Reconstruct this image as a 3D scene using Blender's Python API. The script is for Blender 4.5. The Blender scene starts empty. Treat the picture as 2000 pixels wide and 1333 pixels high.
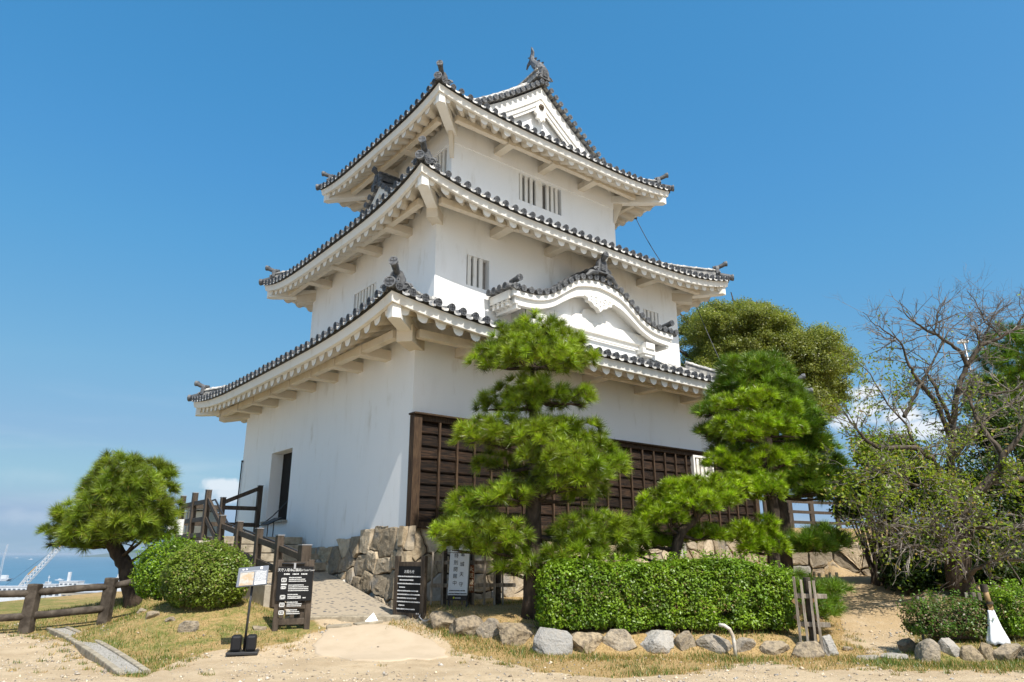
import bpy, math, random
import numpy as np
from mathutils import Vector, Matrix
random.seed(7)
RNG = np.random.default_rng(11)
SC = bpy.context.scene
COL = SC.collection
R = math.radians

# ---------------------------------------------------------------- camera, world, sun
EYE = 1.3
F = 1379.98 / 2000.0
TH = 0.2926                      # upward pitch
cam = bpy.data.cameras.new('camera')
cam.sensor_width = 36.0
cam.lens = 36.0 * F
cam.clip_start = 0.1
cam.clip_end = 200000.0
camo = bpy.data.objects.new('camera', cam)
camo.location = (0, 0, EYE)
camo.rotation_euler = (math.pi / 2 + TH, 0, 0)
COL.objects.link(camo)
SC.camera = camo

SUN = Vector((0.53, -0.856, 1.36)).normalized()
SUN_EL = math.asin(SUN.z)
sl = bpy.data.lights.new('sun', 'SUN')
sl.energy = 4.1
sl.angle = R(0.53)
sl.color = (1.0, 0.955, 0.88)
so = bpy.data.objects.new('sun', sl)
so.rotation_euler = SUN.to_track_quat('Z', 'Y').to_euler()
so.location = (8, -12, 30)
COL.objects.link(so)

wd = bpy.data.worlds.new("World")
SC.world = wd
wd.use_nodes = True
wn, wl = wd.node_tree.nodes, wd.node_tree.links
wn.clear()
def wnode(t, **kw):
    n = wn.new(t)
    for k, v in kw.items():
        setattr(n, k, v)
    return n
w_out = wnode('ShaderNodeOutputWorld')
w_bg = wnode('ShaderNodeBackground')
sky = wnode('ShaderNodeTexSky', sky_type='NISHITA', sun_disc=False)
sky.sun_elevation = SUN_EL
sky.sun_rotation = math.atan2(SUN.x, SUN.y)
sky.altitude = 60.0
sky.air_density = 1.0
sky.dust_density = 2.0
sky.ozone_density = 6.0
w_bg.inputs['Strength'].default_value = 0.12
# small white cumulus and thin wisps low over the horizon, fixed in direction
w_tc = wnode('ShaderNodeTexCoord')
def w_math(op, a, b=None, c=None):
    n = wnode('ShaderNodeMath', operation=op)
    for i, q in enumerate((a, b, c)):
        if q is None:
            continue
        if hasattr(q, 'links'):
            wl.new(q, n.inputs[i])
        else:
            n.inputs[i].default_value = q
    return n.outputs[0]
w_noise = wnode('ShaderNodeTexNoise')
w_noise.inputs['Scale'].default_value = 26.0
w_noise.inputs['Detail'].default_value = 7.0
w_noise.inputs['Roughness'].default_value = 0.6
wl.new(w_tc.outputs['Generated'], w_noise.inputs['Vector'])
w_noise2 = wnode('ShaderNodeTexNoise')
w_noise2.inputs['Scale'].default_value = 1.0
w_noise2.inputs['Detail'].default_value = 6.0
w_mp2 = wnode('ShaderNodeMapping')
w_mp2.inputs['Scale'].default_value = (6.0, 6.0, 40.0)
wl.new(w_tc.outputs['Generated'], w_mp2.inputs['Vector'])
wl.new(w_mp2.outputs[0], w_noise2.inputs['Vector'])
def pix_dir(px, py):
    a, b = (px - 1000) / 1379.98, -(py - 666.5) / 1379.98
    return Vector((a, math.cos(TH) - b * math.sin(TH), math.sin(TH) + b * math.cos(TH))).normalized()
w_mask = 0.0
for px, py, rx, rz, amp in ((1690, 768, 0.020, 0.013, 1.0), (1700, 800, 0.035, 0.016, 1.0), (1745, 815, 0.045, 0.016, 1.0), (1790, 838, 0.050, 0.016, .9), (1660, 822, 0.03, 0.012, .8),
                            (432, 947, 0.024, 0.011, .72), (455, 962, 0.032, 0.013, .66), (60, 1010, 0.05, 0.010, .16), (75, 930, 0.12, .012, .08), (450, 770, .1, .012, .03)):
    d = pix_dir(px, py)
    hx = Vector((d.y, -d.x, 0)).normalized()
    up = d.cross(hx) * -1
    n1 = wnode('ShaderNodeVectorMath', operation='DOT_PRODUCT'); n1.inputs[1].default_value = hx
    n2 = wnode('ShaderNodeVectorMath', operation='DOT_PRODUCT'); n2.inputs[1].default_value = up
    n3 = wnode('ShaderNodeVectorMath', operation='DOT_PRODUCT'); n3.inputs[1].default_value = d
    for n in (n1, n2, n3):
        wl.new(w_tc.outputs['Generated'], n.inputs[0])
    q1 = w_math('POWER', w_math('ABSOLUTE', w_math('DIVIDE', n1.outputs['Value'], rx)), 2.0)
    q2 = w_math('POWER', w_math('ABSOLUTE', w_math('DIVIDE', n2.outputs['Value'], rz)), 2.0)
    rr = w_math('SUBTRACT', 1.15, w_math('SQRT', w_math('ADD', q1, q2)))
    rr = w_math('ADD', rr, w_math('MULTIPLY', w_math('SUBTRACT', w_noise.outputs[0], 0.5), 2.4))
    n = wnode('ShaderNodeMapRange', interpolation_type='SMOOTHSTEP')
    wl.new(rr, n.inputs[0]); n.inputs[1].default_value = 0.0; n.inputs[2].default_value = 0.7 if amp > .6 else 1.4
    n.inputs[4].default_value = amp
    front = w_math('GREATER_THAN', n3.outputs['Value'], 0.5)
    one = w_math('MULTIPLY', n.outputs[0], front)
    w_mask = one if not hasattr(w_mask, 'links') else w_math('MAXIMUM', w_mask, one)
# thin haze band wisps near the horizon
sepw = wnode('ShaderNodeSeparateXYZ'); wl.new(w_tc.outputs['Generated'], sepw.inputs[0])
band = wnode('ShaderNodeMapRange', interpolation_type='SMOOTHSTEP'); wl.new(sepw.outputs[2], band.inputs[0])
band.inputs[1].default_value = 0.26; band.inputs[2].default_value = 0.0; band.inputs[3].default_value = 0.0; band.inputs[4].default_value = 0.22
wis = wnode('ShaderNodeMapRange', interpolation_type='SMOOTHSTEP'); wl.new(w_noise2.outputs[0], wis.inputs[0])
wis.inputs[1].default_value = 0.45; wis.inputs[2].default_value = 0.8
w_mask = w_math('MAXIMUM', w_mask, w_math('MULTIPLY', band.outputs[0], wis.outputs[0]))
EXPO = 0.70
# tone the physical sky as a camera would: deeper blue overhead, a softer horizon
CR = 3.2
sky_k = wnode('ShaderNodeVectorMath', operation='SCALE'); sky_k.inputs['Scale'].default_value = 0.15 / CR
wl.new(sky.outputs[0], sky_k.inputs[0])
crv = wnode('ShaderNodeRGBCurve')
wl.new(sky_k.outputs[0], crv.inputs['Color'])
for ch, pts in enumerate((((.11, .066), (.16, .112), (.25, .205), (.33, .275), (.42, .34), (.75, .80), (1.4, 1.7), (CR, 3.6)),
                          ((.19, .280), (.28, .366), (.43, .460), (.56, .50), (.90, .92), (1.4, 1.7), (CR, 3.6)),
                          ((.39, .600), (.46, .660), (.54, .690), (.72, .720), (.88, .735), (1.25, 1.15), (1.7, 1.9), (CR, 3.6)))):
    c = crv.mapping.curves[ch]
    c.points[0].location = (0, 0)
    c.points[1].location = (1, pts[-1][1] / 4 / 2 ** EXPO)
    for x, y in pts[:-1]:
        q = c.points.new(x / CR, y / 4 / 2 ** EXPO); q.handle_type = 'VECTOR'
crv.mapping.use_clip = False
crv.mapping.update()
sky_r = wnode('ShaderNodeVectorMath', operation='SCALE'); sky_r.inputs['Scale'].default_value = 4 / .12
wl.new(crv.outputs[0], sky_r.inputs[0])
# pale sea haze along the horizon
hzn = wnode('ShaderNodeMapRange', interpolation_type='SMOOTHSTEP'); wl.new(sepw.outputs[2], hzn.inputs[0])
hzn.inputs[1].default_value = 0.085; hzn.inputs[2].default_value = 0.0; hzn.inputs[3].default_value = 0.0; hzn.inputs[4].default_value = 0.9
w_hz = wnode('ShaderNodeMixRGB'); wl.new(hzn.outputs[0], w_hz.inputs[0]); wl.new(sky_r.outputs[0], w_hz.inputs[1])
w_hz.inputs[2].default_value = (.340 / .12 / 2 ** EXPO, .490 / .12 / 2 ** EXPO, .665 / .12 / 2 ** EXPO, 1)
w_mix = wnode('ShaderNodeMixRGB'); wl.new(w_mask, w_mix.inputs[0])
wl.new(w_hz.outputs[0], w_mix.inputs[1])
w_mix.inputs[2].default_value = (4.6, 4.85, 5.15, 1)
wl.new(w_mix.outputs[0], w_bg.inputs['Color'])
wl.new(w_bg.outputs[0], w_out.inputs[0])

SC.view_settings.view_transform = 'Standard'
SC.view_settings.look = 'None'
SC.view_settings.gamma = 1.0
SC.view_settings.use_curve_mapping = False
SC.view_settings.exposure = EXPO
SC.render.engine = 'CYCLES'
SC.cycles.max_bounces = 6
SC.cycles.diffuse_bounces = 3
SC.cycles.glossy_bounces = 2
SC.cycles.transmission_bounces = 3
SC.cycles.transparent_max_bounces = 4

# ---------------------------------------------------------------- materials
MATS = {}
def mat(name, c1, c2=None, scale=8.0, stretch=(1, 1, 1), lo=0.35, hi=0.65, detail=5.0, rough=0.85, spec=0.25, bump=0.0, bscale=None,
        attr=0.0, c3=None, s3=1.5, lo3=.5, hi3=.7, metal=0.0, transl=None, coord='Object', attr_mix=None, a3=1.0, sheen=0):
    m = bpy.data.materials.new(name)
    m.use_nodes = True
    nt = m.node_tree; N = nt.nodes; L = nt.links
    N.clear()
    out = N.new('ShaderNodeOutputMaterial')
    b = N.new('ShaderNodeBsdfPrincipled')
    b.inputs['Roughness'].default_value = rough
    b.inputs['Specular IOR Level'].default_value = spec
    b.inputs['Metallic'].default_value = metal
    tc = N.new('ShaderNodeTexCoord')
    mp = N.new('ShaderNodeMapping'); mp.inputs['Scale'].default_value = stretch
    L.new(tc.outputs[coord], mp.inputs[0])
    def rgb(c):
        n = N.new('ShaderNodeRGB'); n.outputs[0].default_value = (*c, 1); return n.outputs[0]
    col = rgb(c1)
    def noise(s, d):
        n = N.new('ShaderNodeTexNoise'); n.inputs['Scale'].default_value = s; n.inputs['Detail'].default_value = d
        n.inputs['Roughness'].default_value = .6
        L.new(mp.outputs[0], n.inputs['Vector']); return n.outputs[0]
    def ramp(src, a, bb, amp=1.0):
        n = N.new('ShaderNodeMapRange'); n.interpolation_type = 'SMOOTHSTEP'
        L.new(src, n.inputs[0]); n.inputs[1].default_value = a; n.inputs[2].default_value = bb; n.inputs[4].default_value = amp; return n.outputs[0]
    def mix(f, a, bb):
        n = N.new('ShaderNodeMixRGB'); L.new(f, n.inputs[0]); L.new(a, n.inputs[1]); L.new(bb, n.inputs[2]); return n.outputs[0]
    if c2 is not None:
        col = mix(ramp(noise(scale, detail), lo, hi), col, rgb(c2))
    at = None
    if attr or attr_mix is not None:
        at = N.new('ShaderNodeAttribute'); at.attribute_name = 'Col'
    if attr_mix is not None:
        sx = N.new('ShaderNodeSeparateColor'); L.new(at.outputs['Color'], sx.inputs[0])
        col = mix(sx.outputs[1], col, rgb(attr_mix))
    if c3 is not None:
        col = mix(ramp(noise(s3, 6.0), lo3, hi3, a3), col, rgb(c3))
    if attr:
        sx = N.new('ShaderNodeSeparateColor'); L.new(at.outputs['Color'], sx.inputs[0])
        mr = N.new('ShaderNodeMapRange'); L.new(sx.outputs[0], mr.inputs[0])
        mr.inputs[3].default_value = 1 - attr; mr.inputs[4].default_value = 1 + attr
        vm = N.new('ShaderNodeVectorMath'); vm.operation = 'SCALE'
        L.new(col, vm.inputs[0]); L.new(mr.outputs[0], vm.inputs['Scale']); col = vm.outputs[0]
    L.new(col, b.inputs['Base Color'])
    if bump:
        bn = N.new('ShaderNodeBump'); bn.inputs['Strength'].default_value = bump; bn.inputs['Distance'].default_value = .02
        L.new(noise(bscale or scale * 3, 6.0), bn.inputs['Height']); L.new(bn.outputs[0], b.inputs['Normal'])
    sh = b.outputs[0]
    if transl:
        t = N.new('ShaderNodeBsdfTranslucent')
        vm = N.new('ShaderNodeVectorMath'); vm.operation = 'MULTIPLY'
        L.new(col, vm.inputs[0]); vm.inputs[1].default_value = transl[1]
        L.new(vm.outputs[0], t.inputs[0])
        ms = N.new('ShaderNodeMixShader'); ms.inputs[0].default_value = transl[0]
        L.new(sh, ms.inputs[1]); L.new(t.outputs[0], ms.inputs[2]); sh = ms.outputs[0]
    L.new(sh, out.inputs[0])
    MATS[name] = m
    return m

M_PLASTER = mat('plaster', (.86, .855, .835), (.77, .755, .72), scale=2.2, stretch=(1, 1, .28), lo=.50, hi=.85, rough=.9, spec=.15, bump=.12, bscale=40, c3=(.55, .50, .42), s3=3.1, lo3=.56, hi3=.84, a3=.75)
M_EAVE = mat('shaded_eave_plaster', (.68, .61, .50), (.53, .455, .345), scale=2.6, lo=.5, hi=.8, rough=.92, spec=.1, bump=.15, bscale=30, c3=(.36, .275, .175), s3=5, lo3=.60, hi3=.85, a3=.6)  # plaster toned tan for the warm, sand-lit shade under the eaves
M_TRIM = mat('trim_plaster', (.80, .775, .72), (.68, .62, .52), scale=2.2, lo=.5, hi=.8, rough=.9, spec=.1, bump=.1, bscale=40)
M_TILE = mat('roof_tile', (.20, .20, .20), (.46, .44, .40), scale=9, lo=.42, hi=.62, rough=.7, spec=.4, bump=.4, bscale=30, c3=(.52, .42, .28), s3=14, lo3=.60, hi3=.75, a3=.8, attr=.45)
M_DISC = mat('tile_end', (.032, .034, .039), (.065, .066, .068), scale=12, rough=.6, spec=.4, attr=.75, bump=.2, bscale=60)
M_ORN = mat('ornament_tile', (.055, .058, .064), (.13, .13, .13), scale=10, rough=.6, spec=.4, attr=.5, bump=.3, bscale=50)
M_CLAD = mat('dark_cladding', (.009, .0058, .004), (.040, .022, .012), scale=3.2, stretch=(1.2, 1.2, 14), lo=.40, hi=.66, rough=.8, spec=.2, bump=.6, bscale=6, attr=.55, c3=(.11, .07, .038), s3=5, lo3=.62, hi3=.80)
M_BATTEN = mat('batten_wood', (.035, .02, .012), (.085, .053, .03), scale=4, stretch=(10, 10, 1), rough=.8, bump=.3, attr=.3)
M_RAIL = mat('rail_wood', (.044, .032, .022), (.080, .060, .043), scale=5, stretch=(4, 4, 1), rough=.65, spec=.35, bump=.15)
M_LOG = mat('log_wood', (.042, .033, .025), (.10, .082, .064), scale=6, stretch=(1, 1, 1), rough=.85, bump=.5, bscale=14)
M_GREY = mat('grey_wood', (.20, .165, .125), (.38, .33, .27), scale=6, stretch=(6, 6, .7), rough=.9, bump=.4, attr=.35)
M_STONE = mat('foundation_stone', (.42, .335, .225), (.30, .23, .145), scale=9, lo=.38, hi=.66, rough=.92, spec=.15, bump=.9, bscale=34, attr=.42, c3=(.27, .25, .22), s3=2.2, lo3=.55, hi3=.68, a3=.9, attr_mix=(.35, .33, .29))
M_ROCK = mat('boulder_stone', (.33, .26, .17), (.15, .12, .085), scale=15, lo=.40, hi=.66, rough=.92, spec=.2, bump=1.0, bscale=30, attr=.3, c3=(.36, .27, .165), s3=2.4, lo3=.5, hi3=.66, a3=.75, attr_mix=(.32, .315, .30))
M_GAP = mat('joint_packing', (.09, .07, .045), (.05, .04, .03), scale=6)  # dark brown backing seen between the foundation stones
M_CONC = mat('concrete', (.40, .36, .29), (.30, .265, .21), scale=5, rough=.9, bump=.4, bscale=40, c3=(.20, .175, .14), s3=3, lo3=.6, hi3=.8, a3=.6)
M_CURB = mat('pale_stone', (.37, .32, .24), (.24, .205, .15), scale=9, rough=.9, bump=.4, bscale=40)
M_DARK = mat('dark_interior', (.010, .008, .007), rough=.9)
M_DOOR = mat('door_wood', (.012, .009, .007), (.02, .015, .011), scale=6, stretch=(6, 6, 1), rough=.8)
M_BLACKSIGN = mat('black_sign_board', (.008, .008, .009), rough=.45, spec=.3)
M_SIGNWHITE = mat('white_sign_board', (.52, .57, .62), rough=.45, spec=.3)
M_WHITE = mat('white_ink', (.80, .80, .80), rough=.6)
M_BLACK = mat('black_ink', (.012, .012, .014), rough=.6)
M_GREYINK = mat('faded_ink', (.62, .62, .61), rough=.6)
M_BROWNSIGN = mat('brown_sign', (.15, .05, .02), (.19, .07, .03), scale=20, rough=.6)
M_CREAMINK = mat('cream_ink', (.72, .62, .45), rough=.6)
M_METAL = mat('dark_metal', (.025, .025, .027), rough=.45, spec=.5)
M_STEEL = mat('galvanised_steel', (.45, .45, .46), rough=.45, metal=.6)
M_PAPER = mat('white_paper', (.80, .80, .79), rough=.7)
M_BAG = mat('white_cloth', (.78, .79, .80), (.66, .68, .70), scale=9, stretch=(4, 4, 1), rough=.8)
M_BAMBOO = mat('bamboo', (.36, .24, .11), (.24, .15, .07), scale=5, stretch=(8, 8, 1), rough=.6, spec=.4)
M_BARK = mat('pine_bark', (.035, .026, .019), (.085, .062, .045), scale=9, stretch=(1, 1, .5), rough=.95, bump=1.0, bscale=16)
M_BARK2 = mat('cherry_bark', (.055, .044, .033), (.115, .092, .068), scale=7, rough=.9, bump=.6, bscale=14, c3=(.14, .13, .04), s3=3, lo3=.62, hi3=.78, a3=.7)
M_TWIG = mat('twig_bark', (.12, .10, .085), (.25, .22, .19), scale=5, rough=.9)
def needle(name, c, c2): return mat(name, c, c2, scale=1.3, lo=.35, hi=.65, rough=.36, spec=.45, attr=.62, transl=(.16, (1.4, 1.4, .6)), attr_mix=(.26, .18, .05))
M_NEEDLE = needle('pine_needles', (.150, .235, .010), (.225, .305, .014))
M_NEEDLE_B = needle('bright_pine_needles', (.195, .315, .008), (.270, .385, .010))
M_NEEDLE_D = needle('deep_green_needles', (.085, .170, .010), (.140, .225, .013))
M_NEEDLE_L = needle('left_pine_needles', (.125, .195, .014), (.195, .255, .020))
def leafm(name, c, c2, am=(.16, .12, .04), a=.45, tr=.32): return mat(name, c, c2, scale=2.5, rough=.42, spec=.35, attr=a, transl=(tr, (1.45, 1.5, .65)), attr_mix=am)
M_HEDGE = leafm('azalea_leaves', (.105, .190, .010), (.165, .260, .013), (.20, .15, .05), tr=.24)
M_SHRUB1 = leafm('round_shrub_leaves', (.085, .175, .013), (.12, .21, .015))
M_SHRUB2 = leafm('darker_shrub_leaves', (.120, .180, .022), (.180, .240, .03), (.28, .20, .11))
M_DRYSH = leafm('sparse_shrub_leaves', (.06, .13, .015), (.10, .17, .02), (.17, .11, .06))
M_CAMPH = leafm('camphor_leaves', (.140, .170, .030), (.215, .235, .040), (.27, .24, .06), a=.4, tr=.4)
M_CHERRY = leafm('cherry_leaves', (.15, .225, .020), (.235, .285, .026), (.30, .20, .06), a=.45, tr=.4)
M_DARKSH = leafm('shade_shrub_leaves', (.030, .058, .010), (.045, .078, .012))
M_GRASSB = leafm('grass_blades', (.09, .145, .022), (.13, .17, .03), (.42, .29, .12), a=.35, tr=.3)
M_DRYGR = leafm('dry_roof_grass', (.55, .42, .22), (.62, .50, .30), a=.2)
M_SEA = None

# ---------------------------------------------------------------- mesh helpers
class MB:
    def __init__(s):
        s.v = []; s.f = []; s.c = []; s.hc = False
    def add(s, vs, fs, col=None):
        o = len(s.v)
        s.v += [tuple(p) for p in vs]
        s.f += [tuple(i + o for i in f) for f in fs]
        if col is None: s.c += [(.5, 0)] * len(vs)
        elif isinstance(col, list): s.c += col; s.hc = True
        else: s.c += [col if isinstance(col, tuple) else (col, 0)] * len(vs); s.hc = True
    def box(s, c, d, M=None, col=None):
        c = Vector(c); x, y, z = d[0] / 2, d[1] / 2, d[2] / 2
        vs = [Vector((i * x, j * y, k * z)) for k in (-1, 1) for j in (-1, 1) for i in (-1, 1)]
        if M is not None: vs = [M @ p for p in vs]
        s.add([c + p for p in vs], [(0, 2, 3, 1), (4, 5, 7, 6), (0, 1, 5, 4), (2, 6, 7, 3), (0, 4, 6, 2), (1, 3, 7, 5)], col)
    def bar(s, p, q, w, h, up=(0, 0, 1), col=None):
        p, q = Vector(p), Vector(q); d = (q - p); l = d.length; d.normalize()
        x = d.cross(Vector(up))
        if x.length < 1e-4: x = Vector((1, 0, 0))
        x.normalize(); z = x.cross(d)
        M = Matrix((x, d, z)).transposed()
        s.box((p + q) / 2, (w, l, h), M, col)
    def tube(s, pts, rad, n=8, cap=True, col=None):
        pts = [Vector(p) for p in pts]
        if not hasattr(rad, '__len__'): rad = [rad] * len(pts)
        vs = []; fs = []; prev = None
        for i, p in enumerate(pts):
            t = (pts[min(i + 1, len(pts) - 1)] - pts[max(i - 1, 0)])
            if t.length < 1e-9: t = Vector((0, 0, 1))
            t.normalize()
            if prev is None:
                a = Vector((0, 0, 1)) if abs(t.z) < .9 else Vector((1, 0, 0))
                x = t.cross(a).normalized()
            else:
                x = (prev - t * prev.dot(t))
                x = x.normalized() if x.length > 1e-6 else t.orthogonal().normalized()
            prev = x; y = t.cross(x)
            for k in range(n):
                an = 2 * math.pi * k / n
                vs.append(p + (x * math.cos(an) + y * math.sin(an)) * rad[i])
        for i in range(len(pts) - 1):
            for k in range(n):
                fs.append((i * n + k, i * n + (k + 1) % n, (i + 1) * n + (k + 1) % n, (i + 1) * n + k))
        if cap:
            fs.append(tuple(range(n))[::-1]); fs.append(tuple(range((len(pts) - 1) * n, len(pts) * n)))
        s.add(vs, fs, col)
    def lathe(s, origin, axis, prof, n=12, cols=None):
        """prof: (radius, distance along axis)"""
        o = Vector(origin); a = Vector(axis).normalized()
        x = a.cross(Vector((0, 0, 1)))
        if x.length < 1e-3: x = Vector((1, 0, 0))
        x.normalize(); y = a.cross(x)
        vs = []; fs = []; cc = []
        for j, (r, t) in enumerate(prof):
            for k in range(n):
                an = 2 * math.pi * k / n
                vs.append(o + a * t + (x * math.cos(an) + y * math.sin(an)) * r)
                cc.append((cols[j] if cols else .5, 0))
        for j in range(len(prof) - 1):
            for k in range(n):
                fs.append((j * n + k, j * n + (k + 1) % n, (j + 1) * n + (k + 1) % n, (j + 1) * n + k))
        fs.append(tuple(range((len(prof) - 1) * n, len(prof) * n)))
        s.add(vs, fs, cc if cols else None)
    def grid(s, rows, closed=False, col=None):
        """rows: list of equal-length vertex lists"""
        n = len(rows[0]); vs = [p for r in rows for p in r]; fs = []
        for i in range(len(rows) - 1):
            for k in range(n if closed else n - 1):
                fs.append((i * n + k, i * n + (k + 1) % n, (i + 1) * n + (k + 1) % n, (i + 1) * n + k))
        s.add(vs, fs, col)
    def prism(s, poly, P0, X, Y, Z, depth, col=None):
        """2-D polygon (ccw) in the X/Y plane at P0, extruded along Z by depth"""
        P0, X, Y, Z = Vector(P0), Vector(X), Vector(Y), Vector(Z); n = len(poly)
        a = [P0 + X * p[0] + Y * p[1] for p in poly]; b = [p + Z * depth for p in a]
        fs = [tuple(range(n))[::-1], tuple(range(n, 2 * n))] + [(i, (i + 1) % n, n + (i + 1) % n, n + i) for i in range(n)]
        s.add(a + b, fs, col)

def link(o, parent=None):
    COL.objects.link(o)
    if parent is not None: o.parent = parent
    return o

def tag(o, label=None, cat=None, group=None, kind=None):
    if label: o['label'] = label
    if cat: o['category'] = cat
    if group: o['group'] = group
    if kind: o['kind'] = kind
    return o

def thing(name, label, cat, loc=(0, 0, 0), rz=0.0, group=None):
    o = bpy.data.objects.new(name, None)
    o.empty_display_size = .2
    o.location = loc; o.rotation_euler = (0, 0, rz)
    COL.objects.link(o)
    return tag(o, label, cat, group)

def obj(name, mb, m, parent=None, loc=(0, 0, 0), smooth=False, bevel=0.0, local=False, mats=None):
    """loc: origin in the same space as the vertices (world, or the parent's own space when local)"""
    me = bpy.data.meshes.new(name)
    off = Vector(loc)
    if parent is not None and not local:      # world vertices under an unrotated Empty
        off = Vector(parent.location) if parent.parent is None else Vector(parent.parent.location) + Vector(parent.location)
        o_loc = (0, 0, 0)
    else:
        o_loc = loc
    me.from_pydata([tuple(Vector(p) - off) for p in mb.v], [], mb.f)
    if mb.hc:
        ca = me.color_attributes.new('Col', 'FLOAT_COLOR', 'POINT')
        ca.data.foreach_set('color', np.array([(c[0], c[1], 0, 1) for c in mb.c], dtype=np.float32).ravel())
    for mm in ([m] if mats is None else mats): me.materials.append(mm)
    if smooth: me.polygons.foreach_set('use_smooth', [True] * len(me.polygons))
    me.update()
    o = bpy.data.objects.new(name, me)
    link(o, parent)
    o.location = o_loc
    if bevel:
        b = o.modifiers.new('edge', 'BEVEL'); b.width = bevel; b.segments = 2; b.limit_method = 'ANGLE'
    return o

def np_obj(name, V, Fq, m, parent=None, off=(0, 0, 0), col=None, smooth=False):
    """V (n,3) float, Fq (k,3|4) int"""
    me = bpy.data.meshes.new(name)
    V = np.asarray(V, dtype=np.float32) - np.asarray(off, dtype=np.float32)
    Fq = np.asarray(Fq, dtype=np.int32)
    k = Fq.shape[1]
    me.vertices.add(len(V)); me.vertices.foreach_set('co', V.ravel())
    me.loops.add(Fq.size); me.loops.foreach_set('vertex_index', Fq.ravel())
    me.polygons.add(len(Fq)); me.polygons.foreach_set('loop_start', np.arange(0, Fq.size, k, dtype=np.int32))
    if smooth: me.polygons.foreach_set('use_smooth', np.ones(len(Fq), dtype=bool))
    me.update(calc_edges=True)
    if col is not None:
        ca = me.color_attributes.new('Col', 'FLOAT_COLOR', 'POINT')
        c4 = np.zeros((len(V), 4), dtype=np.float32); c4[:, 3] = 1; c4[:, :col.shape[1]] = col
        ca.data.foreach_set('color', c4.ravel())
    me.materials.append(m)
    o = bpy.data.objects.new(name, me)
    link(o, parent)
    return o

def ray(px, py):
    a, b = (px - 1000) / 1379.98, -(py - 666.5) / 1379.98
    return Vector((a, math.cos(TH) - b * math.sin(TH), math.sin(TH) + b * math.cos(TH)))
def atY(px, py, Y):
    r = ray(px, py); return Vector((0, 0, EYE)) + r * (Y / r.y)
def ss(a, b, x):
    t = np.clip((np.asarray(x, dtype=float) - a) / (b - a), 0, 1); return t * t * (3 - 2 * t)
# ---------------------------------------------------------------- castle tower
CX, CY, YAW = -0.5302, 20.2835, 0.6743
cs, sn = math.cos(YAW), math.sin(YAW)
def CW(u, v, z): return Vector((CX + u * cs - v * sn, CY + u * sn + v * cs, z))
castle = thing('castle_tower', 'white plastered three storey castle tower with grey tiled roofs on a stone foundation', 'castle', (CX, CY, 0), YAW)
AA = (6.712, 5.433, 4.352); BB = (5.928, 4.561, 3.414); WA = (5.5, 4.322, 3.13); WB = (4.716, 3.45, 2.192)
SLOPE = ((.25, .08), (.36, .05), (.42, .05))
ZM = (5.17, 8.69, 12.03); UP = (.31, .40, .23)
IA = (4.322, 3.13, 3.13); IB = (3.45, 2.192, 2.192)
def side(k, sd, s, off):
    A, B = AA[k], BB[k]
    return ((s, -(B + off)), (A + off, s), (-s, B + off), (-(A + off), -s))[sd]
def half(k, sd): return AA[k] if sd in (0, 2) else BB[k]
def ez(k, t, off=0.0):
    fade = 1.0 if off > -.15 else max(.45, 1 + (off + .15) * .5)
    return ZM[k] + UP[k] * min(1.0, abs(t)) ** 4 * fade
def sweep(k, prof, n=36, col=None, closed=True, sides=(0, 1, 2, 3)):
    mb = MB()
    for sd in sides:
        rows = []
        for i in range(n + 1):
            t = -1 + 2 * i / n
            row = []
            for off, dz in prof:
                s = t * (half(k, sd) + off)
                u, v = side(k, sd, s, off)
                row.append((u, v, ez(k, t, off) + dz))
            rows.append(row)
        mb.grid(rows, closed=closed, col=col)
    return mb
def roof_z(k, sd, s, r):
    """tile surface height at inward distance r from the tile edge"""
    h = half(k, sd) + .08
    RR = 2.45 if k < 2 else 1.3
    hr = max(.3, h - r)
    t = min(1.0, abs(s) / hr)
    lift = UP[k] * t ** 4 * max(0, 1 - r / RR) ** 1.2
    a, b = SLOPE[k]
    return ZM[k] + .235 + lift + a * r + b * r * r
def disc(mb, p, n, r=.08, crest=True):
    p = Vector(p); n = Vector(n).normalized()
    mb.lathe(p, n, [(r * .8, -.10), (r, -.03), (r, .0), (r * .76, .0), (r * .74, -.014), (0.004, -.014)], 12, [.35, .8, .95, .9, .30, .28])
    if crest:
        x = n.cross(Vector((0, 0, 1))).normalized(); y = x.cross(n); q = r * .24
        for i in (-1, 1):
            for j in (-1, 1):
                c = p + x * i * q * 1.35 + y * j * q * 1.35 - n * .008
                mb.prism([(-q, -q), (q, -q), (q, q), (-q, q)], c, x, y, n, .007, .72)

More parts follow.
